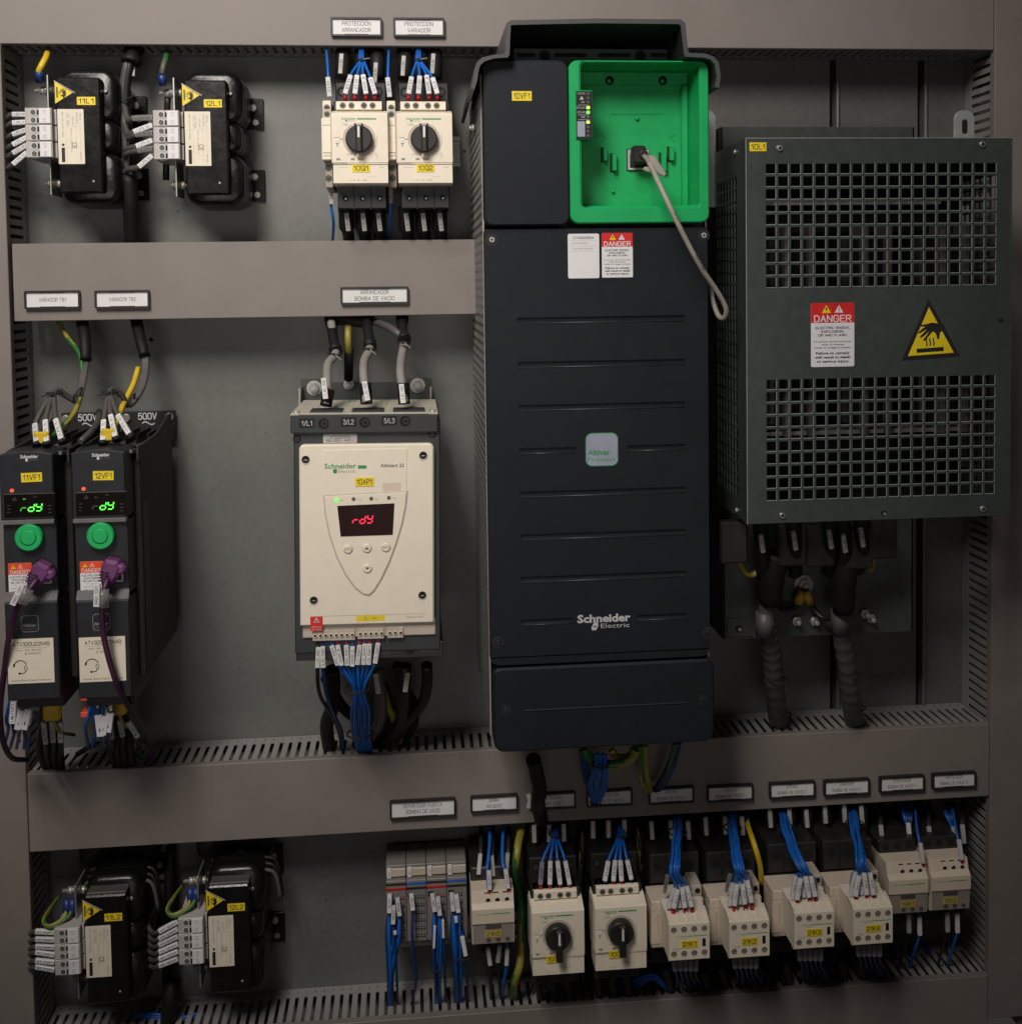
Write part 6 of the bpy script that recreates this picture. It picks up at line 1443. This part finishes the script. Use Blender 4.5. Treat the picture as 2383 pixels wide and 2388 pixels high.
# ---- below the perforated box
def under_box():
    for i, (x, y, tx) in enumerate(((1776, 1247, 'U1'), (1852, 1241, 'V1'), (1935, 1238, 'W1'), (1968, 1247, 'U2'), (2009, 1234, 'V2'))):
        wire([(x - 4, 1200, 190), (x - 2, 1235, 186), (x, y + 52, 176), (x - 4 + (i - 2) * -4, y + 95, 160)], 8, 'black_rubber', 'black booted cable %s from the left under the perforated box' % ORD[i], 'black booted cables under the perforated box', name='power_cable', cat='power cable', n=14,
             marker=((x - 3, y, 197), (x + 3, y + 40, 188), tx + '_10L1', 4.6, 'grey_sticker'))
    for i, (a, tx) in enumerate((([(1714, 1240, 180), (1716, 1290, 170), (1738, 1335, 160), (1765, 1335, 160), (1778, 1300, 165)], 'pale yellow-green'), ([(2040, 1230, 180), (2036, 1290, 170), (2028, 1330, 160), (2018, 1290, 166)], 'bright yellow'), ([(1955, 1300, 170), (1960, 1350, 166), (1985, 1360, 164), (2000, 1300, 168)], 'dull violet-grey'), ([(1820, 1260, 176), (1825, 1320, 166), (1845, 1330, 160), (1855, 1290, 166)], 'slate-blue'))):
        wire(a, 3.4, ('wire_olive', 'wire_olive', 'wire_grey', 'wire_grey')[i], tx + ' wire looping up under the perforated box', n=10)
    for s, (x0, y0) in enumerate(((1698, 1262), (1835, 1268), (1900, 1270), (1990, 1275), (2046, 1252))):
        m = MB(); u, v = U(x0 + 8, y0, 175); m.box(-15, 15, -22, 22, -8, 8, 'black_plastic', 2); o = m.build('terminal_boot'); o.location = (u * K, -.175, v * K); tag(o, 'black terminal boot %s from the left directly under the perforated box' % ORD[s], 'terminal boot', 'black terminal boots under the perforated box')
    for i, (P, sh) in enumerate((([(1790, 1400, 150), (1788, 1460, 140), (1800, 1530, 120), (1806, 1610, 90), (1816, 1690, 40)], [(1810, 1290, 168), (1800, 1340, 165), (1795, 1402, 152)]), ([(1965, 1420, 150), (1960, 1470, 140), (1975, 1560, 120), (1985, 1640, 90), (1994, 1690, 40)], [(1975, 1300, 168), (1966, 1350, 165), (1966, 1422, 152)]))):
        n_ = 60
        w_ = wire(P, 10, 'conduit', 'grey corrugated conduit %s under the perforated box' % ('on the left', 'on the right')[i], name='flexible_conduit', cat='conduit', n=18,
                  rad=lambda s: 8.6 + s * 3 + (.35 * math.sin(s * 95) if s > .16 else 0), res=44)
        o = Vector(U3(*P[0])); m = MB(); m.tube([tuple(Vector(U3(*q)) - o) for q in sh], 14, 'black_rubber', 18, rad=lambda s: 15 - 3 * s); m.build('shrink_sleeve', w_)
        for j, (tx, ty, dd) in enumerate((((1812, 1585, 104), (1818, 1664, 62)), ((1978, 1573, 112), (1990, 1648, 78)))[i]): tie(tx, ty, dd, 12.8, 'black cable tie %s on the %s conduit' % (('high', 'low')[j], ('left', 'right')[i]), ang=-3)
        m = MB(); u, v = U(*((1786, 1458), (1962, 1450))[i], 150); m.cyl(0, 0, -13, 13, 9.8, 'conduit', 20, axis='z'); o2 = m.build('conduit_clamp'); o2.location = (u * K, -.145, v * K); tag(o2, 'metal clamp ring around the %s conduit' % ('left', 'right')[i], 'clamp', 'conduit clamps')
    x, z = U(1872, 1363, 112); m = MB(); m.cyl(0, 0, 0, 2, 11, 'zinc', 20); m.hex(0, 0, 2, 8, 8, 'bolt'); m.cyl(0, 0, 8, 13, 4, 'bolt', 12, b=.8); o = m.build('earth_stud'); o.location = (x * K, -.112, z * K); tag(o, 'zinc earth stud between the two conduits', 'earth stud')
    for i, P in enumerate(([(1872, 1375, 126), (1862, 1395, 126), (1855, 1415, 122), (1830, 1422, 130), (1818, 1415, 140)], [(1876, 1375, 126), (1886, 1395, 126), (1896, 1420, 122), (1920, 1442, 130), (1945, 1436, 140)])):
        wire(P, 3.4, 'wire_black', 'black earth lead with a yellow lug, %s of the two at the stud' % ('left', 'right')[i], 'earth leads at the stud', sleeve=((P[0][0], P[0][1] + 2, 127), (P[1][0] - (1 - 2 * i) * 2, P[1][1] + 12, 124), 5.5, 'lug_dull'))
    for i, (x_, y_) in enumerate(((1855, 1447), (1897, 1447), (2028, 1441), (2014, 1430))):
        x, z = U(x_, y_, 112); m = MB(); m.cyl(0, 0, -1, 12, 2.6, 'bolt', 12, b=.6); m.hex(0, 0, 0, 4, 5.5, 'bolt'); o = m.build('fixing_screw'); o.location = (x * K, -.112, z * K); tag(o, 'small fixing screw %s from the left below the earth stud' % ORD[i], 'screw', 'fixing screws below the earth stud')
under_box()

# ---- lower chokes wiring
for b, (bx, by, nm) in enumerate(((0, 0, '11L2'), (288, -26, '12L2'))):
    ys = (2172, 2190, 2207, 2220, 2240, 2254) if b == 0 else (2190, 2207, 2222, 2238, 2254, 2270)
    for i in range(6):
        y = ys[i] + (0 if b == 0 else -26 + 8); x0, x1 = bx + 128, bx + 84
        yy = 2174 + i * 17.5 + by
        wire([(bx + 150, yy, 84), (x0 + 2, yy, 86), (x1, y + by * 0, 86), (bx + 70, y + 4, 70), (bx + 66 - (8 if b else 0), y - 20, 50), (bx + 80, 2130 + by, 20)], 2.6, 'wire_grey', 'grey choke wire %s from the top, left of choke %s' % (ORD[i], nm), 'grey marked wires at choke %s' % nm,
             marker=((x0, yy, 90), (x1, y, 90), ('U1_%s', 'U1_%s', 'V1_%s', 'V1_%s', 'W1_%s', 'W1_%s')[i] % ('11VF1', '12VF1')[b], 5.2, 'white_card' if i in (0, 3, 4) else 'marker_white'), n=7)
    for k in range(2):
        wire([(bx + 156 + k * 12, 2120 + by, 80), (bx + 150 + k * 8, 2140 + by, 86), (bx + 120, 2158 + k * 6 + by, 92), (bx + 104 - k * 2, 2148 + by, 84), (bx + 118, 2118 + by, 60), (bx + 140, 2090 + by, 30)], 2.0, 'wire_olive', '%s green-yellow earth wire looping at the top bolt of choke %s' % (('upper', 'lower')[k], nm), 'green-yellow earth wires at the lower chokes', m2='wire_green', n=10,
             sleeve=((bx + 156 + k * 14, 2096 + by, 76), (bx + 158 + k * 12, 2128 + by, 80), 4.2, 'ferrule_blue'))
wire([(398, 1975, 20), (395, 2100, 24), (392, 2250, 24), (390, 2388, 24)], 6, 'black_rubber', 'black cable running down between the two lower chokes', n=10)
wire([(404, 2280, 40), (398, 2330, 50), (392, 2395, 40)], 9, 'black_rubber', 'thick black sleeve entering the bottom duct between the lower chokes', name='cable_sleeve', cat='cable sleeve', n=12)
for i in range(3):
    wire([(310, 2372 + i * 5, 30), (350, 2364 + i * 6, 34), (420, 2372 + i * 4, 36), (470, 2362 + i * 5, 30)], 1.8, 'wire_blue', 'blue wire %s from the top inside the bottom duct below choke 12L2' % ORD[i], 'blue wires inside the bottom duct')

# ---- distribution block wires
DW = [(909, 2085, 908, 2128, 4, '18.01'), (927, 2094, 932, 2135, 3, '18.02'), (918, 2112, 917, 2154, 2, '18.03'), (959, 2084, 963, 2122, 1, '11.00'), (1008, 2084, 1014, 2125, 3, '24V'), (1021, 2092, 1026, 2134, 3, '19.1'), (1053, 2082, 1057, 2124, 3, '0V'), (1064, 2086, 1069, 2127, 4, '21.51')]
for i, (x0, y0, x1, y1, n_, tx) in enumerate(DW):
    for k in range(n_):
        ex = {0: 912, 1: 912, 2: 911, 3: 958, 4: 1020, 5: 1024, 6: 1066, 7: 1072}[i] + (k - n_ / 2) * 3
        mx = x1 + (k - n_ / 2) * 3.2
        wire([(x0, 2078, 58), (x1, y1 - 12, 68), (mx, y1 + 50, 76), ((mx + ex) / 2 + (6 if i == 3 else 0), 2230, 74), (ex + (14 if i == 3 else 0), 2290, 66), (ex, 2352, 40)], 1.7, 'wire_blue' if (k + i) % 3 else 'wire_dark_blue', 'blue wire %d of %d behind marker %s below the terminal block' % (k + 1, n_, tx), 'blue wires hanging from the terminal block',
             marker=((x0, y0, 74), (x1, y1, 76), tx, 4.8, 'white_card' if i in (0, 3, 7) else 'marker_white') if k == 0 else None, n=6)
tie(1022, 2255, 76, 9, 'black cable tie on the third blue bundle under the terminal block', tail=(8, 4)); tie(1071, 2228, 76, 9, 'black cable tie on the fourth blue bundle under the terminal block', tail=(12, 2))
for i, (A, B, w2) in enumerate((((921, 2172), (922, 2178), 3.4), ((1014, 2160), (1012, 2210), 2.6), ((1033, 2146), (1034, 2186), 2.6), ((1063, 2138), (1064, 2150), 3.4), ((1078, 2185), (1086, 2228), 4.6))):
    wire([(A[0], A[1] - 20, 66), (A[0], A[1], 76), (B[0], B[1], 78), (B[0] + 4, 2290, 70), (B[0] + 6, 2345, 40)], 1.5, 'wire_dark_blue', 'dark blue wire with a low white marker, %s from the left under the terminal block' % ORD[i], 'low marked wires under the terminal block', marker=((A[0], A[1], 82), (B[0], B[1], 82), '', w2, 'white_card'))
# ---- contactor 21K5
for i, (P, mk, fr) in enumerate((([(1141, 1912, 40), (1142, 1960, 66), (1138, 2010, 86), (1136, 2030, 92), (1140, 2080, 98)], ((1140, 2030, 100), (1142, 2074, 104), '21.51'), ((1141, 2076, 100), (1140, 2090, 96))), ([(1176, 1912, 40), (1172, 1960, 66), (1172, 2010, 86), (1178, 2030, 92), (1184, 2074, 98)], ((1179, 2027, 100), (1185, 2071, 104), '21.A2'), ((1185, 2072, 100), (1185, 2086, 96))))):
    wire(P, 2.0, 'wire_blue', 'blue wire %s above contactor 21K5' % ('on the left', 'on the right')[i], 'blue wires above contactor 21K5', marker=mk + (4.8, 'marker_white'), ferrule=fr + ('ferrule_red',))
for i, (x, y) in enumerate(((1120, 1992), (1147, 1996), (1184, 1990))):
    wire([(x + 2, 1930, 40), (x + 1, y, 70), (x - 3, y + 44, 72), (x - 4, 2075, 70)], 3, 'wire_black', 'black power wire %s from the left above contactor 21K5' % ORD[i], 'black power wires at contactor 21K5', marker=((x, y, 76), (x - 4 if i != 1 else x + 3, y + 46, 78), '', 4.6, 'marker_white' if i == 0 else 'grey_sticker'), n=8)
for i, (x, y, c) in enumerate(((1138, 2212, 'wire_black'), (1165, 2205, 'wire_black'), (1183, 2212, 'wire_blue'))):
    wire([(x - 2, 2195, 78), (x, y, 82), (x + (5, -3, -1)[i], y + 38, 80), (x + (6, 0, -8)[i], 2290, 68), (x + (8, 4, -16)[i], 2338, 40)], 2.0, c, '%s wire %s from the left below contactor 21K5' % ('blue' if i == 2 else 'black', ORD[i]), 'wires below contactor 21K5', marker=((x, y, 86), (x + (5, -4, -2)[i], y + 38, 84), '', 4.6, 'marker_white' if i != 1 else 'grey_sticker'))
# ---- earth cables between devices in the lower row
for i, (P, r_) in enumerate((([(1221, 1915, 40), (1210, 1960, 70), (1204, 2000, 84), (1204, 2040, 70), (1214, 2110, 40), (1214, 2200, 60), (1212, 2250, 76), (1200, 2290, 72), (1196, 2335, 40)], 4.6), ([(1360, 1905, 40), (1358, 1960, 60), (1357, 2010, 60), (1350, 2050, 40), (1352, 2200, 20), (1358, 2270, 40), (1368, 2330, 40)], 4.2), ([(1475, 1905, 40), (1490, 1950, 60), (1494, 2010, 60), (1492, 2060, 40), (1508, 2200, 30), (1500, 2260, 50), (1470, 2290, 40)], 4), ([(1735, 1888, 30), (1745, 1930, 70), (1760, 1975, 98), (1772, 2020, 98), (1774, 2060, 90)], 3.2))):
    wire(P, r_, ('wire_green', 'wire_olive', 'wire_olive', 'wire_yellow')[i], 'green-yellow earth cable ' + ('left of the first lower breaker', 'between the two lower breakers', 'between the second lower breaker and 21K1', 'right of contactor 21K2, bright yellow')[i], m2=('wire_olive', 'wire_black', 'wire_black', 'wire_yellow')[i], n=10)
# ---- lower breakers wiring
for b, (kx, tops, ends, hx) in enumerate(((1300, ((1264, 2010), (1283, 2008), (1300, 2008), (1318, 2008)), ((1260, 2062), (1282, 2062), (1306, 2062), (1328, 2062)), 1295), (1446, ((1418, 2008), (1434, 2006), (1446, 2006), (1462, 2006)), ((1410, 2054), (1430, 2054), (1449, 2054), (1472, 2050)), 1447))):
    nm = ('first', 'second')[b]
    for i in range(4):
        wire([(hx - 6 + i * 3, 1910 - b * 6, 40), (hx - 6 + i * 3.4, 1950, 84), (tops[i][0], tops[i][1], 106), (ends[i][0], ends[i][1] + 4, 112)], 1.7, 'wire_blue', 'blue wire %s from the left in the fan of the %s lower breaker' % (ORD[i], nm), 'blue control wires above the lower breakers',
             marker=((tops[i][0], tops[i][1], 110), (ends[i][0], ends[i][1], 115), ('21.%d' % (31 + i + b * 10)), 4.8, 'clear_plastic' if (b == 0 and i == 0) else 'white_card'), ferrule=((ends[i][0], ends[i][1] - 2, 112), (ends[i][0] + 1, ends[i][1] + 12, 110), 'ferrule_red') if i in (1, 2) or b == 0 else None)
    tie(hx, 1945, 82, 7, 'black cable tie on the blue fan of the %s lower breaker' % nm)
    for i, x in enumerate((1245, 1280, 1314) if b == 0 else (1382, 1418, 1455)):
        y = 1924 - b * 10 - i * 1.5
        wire([(x + 2, 1895, 30), (x, y, 58), (x + 1, y + 46, 60), (x, 2010, 50)], 6.5, 'wire_black', 'black power cable %s from the left above the %s lower breaker' % (ORD[i], nm), 'black power cables in the lower row', marker=((x, y, 68), (x + 1, y + 40, 70), '', 5, 'grey_sticker'), name='power_cable', cat='power cable', n=12)
        x2 = x + (12, 10, 8)[i]
        wire([(x2 - 6, 2262 - b * 10, 80), (x2, 2300, 70), (x2 + 6, 2345 - b * 8, 40)], 4.5, 'wire_black', 'black cable %s from the left below the %s lower breaker' % (ORD[i], nm), 'black power cables in the lower row', name='power_cable', cat='power cable', n=10)
# ---- big contactor wiring
CF = [(0, 1607, [(1580, 1892, 40), (1580, 1940, 100), (1576, 1990, 130), (1574, 2030, 150)], ((1580, 2074, 1570, 2118), (1590, 2070, 1596, 2116), (1601, 2067, 1612, 2114)), (1570, 2045)),
      (1, 1747, [(1706, 1888, 40), (1708, 1930, 90), (1716, 1990, 130), (1724, 2030, 148)], ((1718, 2062, 1712, 2112), (1731, 2062, 1736, 2108), (1742, 2054, 1752, 2104)), (1712, 2040)),
      (2, 1898, [(1824, 1884, 40), (1832, 1930, 90), (1850, 1985, 130), (1874, 2030, 148)], ((1866, 2048, 1858, 2098), (1878, 2044, 1886, 2092), (1890, 2044, 1900, 2090)), (1856, 2034)),
      (3, 2035, [(1986, 1884, 40), (1992, 1920, 90), (2004, 1975, 130), (2008, 2020, 148)], ((2002, 2042, 1994, 2090), (2014, 2036, 2020, 2086), (2028, 2036, 2036, 2086)), (1990, 2040))]
for j, cx, tr, mk, ex in CF:
    nm = '21K%d' % (j + 1)
    for i in range(9):
        q = lambda a: (random.random() - .5) * a
        if i < 3: x0, y0, x1, y1 = mk[i]; endp = [(x0, y0, 150), (x1, y1, 152)]
        elif i < 6: x0, y0 = tr[-1][0] + (i - 4) * 20 + q(6), tr[-1][1] + 16 + q(14); x1, y1 = x0 + (i - 4) * 9 + q(6), y0 + 40; endp = [(x0, y0, 136), (x1, y1, 128)]
        else: x0, y0, x1, y1 = mk[i - 6]; x0 -= 9 + q(6); x1 -= 12; y0 -= 6 - q(8); endp = [(x0, y0, 142), (x1, y1 - 4, 146)]
        P = [(a + (i % 5 - 2) * (3.4 + k * .5) + q(4), c + q(6), d + (i % 3) * 4 + q(3)) for k, (a, c, d) in enumerate(tr)] + endp
        P.insert(2, ((P[1][0] + P[2][0]) / 2 + q(7), (P[1][1] + P[2][1]) / 2, (P[1][2] + P[2][2]) / 2 + q(6)))
        wire(P, 1.55, ('wire_blue', 'wire_blue', 'wire_blue', 'wire_dark_blue')[i % 4], 'blue control wire %s of nine in the bundle above contactor %s' % (ORD[i], nm), 'blue bundle above contactor ' + nm, n=6,
             marker=((x0, y0, 154 if i < 3 else 146 if i > 5 else 139), (x1, y1, 158 if i < 3 else 150 if i > 5 else 132), '%d.%d' % (21 + j, i + 1), 4.6 if i < 3 else 4.2, 'white_card' if i < 3 else ('marker_white' if i > 5 else 'clear_plastic')),
             ferrule=((x1, y1, 153), (x1 + (1 if i else -1), y1 + 16, 152), 'ferrule_red') if i < 3 else None)
    tie(tr[1][0], tr[1][1], tr[1][2], 10, 'upper black cable tie on the bundle above contactor %s' % nm); tie(tr[2][0], tr[2][1] + 4, tr[2][2], 10, 'lower black cable tie on the bundle above contactor %s' % nm)
    for i in range(3):
        x = (1518, 1563, 1603)[i] + (0, 126, 276, 404)[j]; y = 1915 - j * 10 - (j > 1) * 8 + (i == 1) * -2
        wire([(x + 2, 1880, 26), (x, y, 54), (x + 3, y + 40, 56), (x + 2, 1990 - j * 4, 50)], 7, 'wire_black', 'black power cable %s from the left above contactor %s' % (ORD[i], nm), 'black power cables in the lower row', marker=((x, y, 64), (x + 3, y + 42, 66), '', 4.8, 'grey_sticker'), name='power_cable', cat='power cable', n=12)
        x2 = x + 42
        wire([(x2 - 8, 2262 - j * 8, 78), (x2, 2290 - j * 8, 70), (x2 + 8, 2335 - j * 10, 36)], 5, 'wire_black', 'black cable %s from the left below contactor %s' % (ORD[i], nm), 'black power cables in the lower row', name='power_cable', cat='power cable', n=10)
    for i in range(5):
        x = cx - 36 + i * 13; y = ay = {0: 2238, 1: 2232, 2: 2214, 3: 2204}[j]
        wire([(x, y - 4, 150), (x + 3 - i, y + 24, 146), (x + 8 - i * 2, y + 40, 120), (x + 6 + i * 2, y + 60, 70), (x + 2 + i * 4, y + 84, 34)], 1.5, 'wire_dark_blue', 'blue wire %s from the left below contactor %s' % (ORD[i], nm), 'blue wires below contactor ' + nm,
             marker=((x, y + 1, 152), (x + 3 - i, y + 24, 149), '', 4.8, 'clear_plastic'), n=6)
for i in range(3):
    wire([(1470 + i * 8, 2290 + i * 6, 60), (1520, 2272 + i * 5, 70), (1555, 2300 + i * 4, 60), (1590, 2330, 40)], 1.7, 'wire_blue', 'blue wire %s from the top arching between the second lower breaker and 21K1' % ORD[i], 'arching blue wires in the lower row')
    wire([(1190 + i * 12, 2336, 34), (1240, 2322 - i * 3, 40), (1300, 2300 + i * 5, 40)], 1.5, 'wire_dark_blue', 'dark blue wire %s from the top in the duct mouth below the first lower breaker' % ORD[i], 'arching blue wires in the lower row')
# ---- small contactor pair
for j, (bx, by) in enumerate(((0, 0), (90, -8))):
    nm = ('19K1', '19K2')[j]
    wire([(2133 + bx * .95, 1878, 40), (2136 + bx, 1920, 80), (2143 + bx, 1966 + by, 98), (2150 + bx, 2008 + by, 100)], 1.4, 'wire_blue', 'thin blue wire into the top of contactor %s' % nm, 'blue wires at the small contactor pair', marker=((2145 + bx, 1967 + by, 103), (2152 + bx, 2012 + by, 105), '', 4.4, 'marker_white'), ferrule=((2151 + bx, 2010 + by, 102), (2152 + bx, 2024 + by, 98), 'ferrule_red'))
    for i in range(4):
        wire([(2104 + i * 6 + bx * 1.1, 1872, 30), (2106 + i * 6 + bx * 1.1, 1900, 50), (2116 + i * 2 + bx * 1.15, 1930, 56), (2118 + bx * 1.15, 1960, 56)], 2, 'wire_blue' if i == 0 else 'wire_dark_blue', 'dark blue wire %s from the left behind contactor %s' % (ORD[i], nm), 'blue wires at the small contactor pair', n=6)
    for i, (x, y) in enumerate(((2053, 1925), (2117, 1920), (2165, 1928)) if j == 0 else ((2222, 1928), (2243, 1924))):
        wire([(x, 1875, 26), (x, y, 54), (x + 4, y + 40, 58), (x + 4, 1990, 56)], 4, 'wire_black', 'black power wire %s from the left above contactor %s' % (ORD[i], nm), 'black power wires above the small contactor pair', marker=((x, y, 64), (x + 4, y + 42, 66), '', 5, 'white_card' if i == 1 and j == 0 else 'grey_sticker'), n=8)
    for i, (x, y) in enumerate(((2143, 2138), (2118, 2132)) if j == 0 else ((2231, 2132), (2208, 2130))):
        wire([(x, y - 8, 84), (x, y, 86), (x + 1, y + 40, 84), (x - 12, y + 80, 70), (x - 24, 2262, 40)], 1.7, 'wire_blue' if i == 0 else 'wire_black', '%s wire below contactor %s' % (('blue', 'black')[i], nm), 'wires below the small contactor pair', marker=((x, y, 90), (x + 1, y + 42, 88), '', 4.8, 'white_card' if i == 0 else 'grey_sticker'))
# dark cable mass filling the lower row behind the devices
for i in range(26):
    x = 1240 + i * 38 + random.random() * 14; y = 2330 - i * 1.6
    wire([(x, y - 90, 12), (x + 10, y - 40, 30), (x + random.random() * 30 - 10, y + 8, 44), (x + 20, y + 30, 20)], 3.6, random.choice(['wire_black', 'wire_black', 'wire_dark_blue']), 'dark cable in the duct mouth under the contactors, number %d from the left' % (i + 1), 'dark cables in the duct mouth under the contactors', n=6)

# ================================================================== NEIGHBOURING SECTION AT THE RIGHT EDGE
for i, (y0, y1, c) in enumerate(((1745, 1775, 'white_card'), (1780, 1800, 'conduit'), (2190, 2240, 'wire_blue'), (2215, 2300, 'white_card'), (1835, 1900, 'conduit'))):
    x, z1 = U(2380 if i != 2 else 2379, y0, 55); z0 = U(2380, y1, 55)[1]
    m = MB(); m.box(0, 14, 0, z1 - z0, -6, 0, c, .8); o = m.build('neighbour_terminal'); o.location = ((rx0 + 9) * K, -.056, z0 * K)
    tag(o, 'sliver of a %s fitting at the far right picture edge' % ('white upper', 'grey upper', 'blue', 'tall white lower', 'grey middle')[i], 'fitting')

for l, n in LABELS.items():
    if len(n) > 1: print('DUPLICATE LABEL', l, len(n))
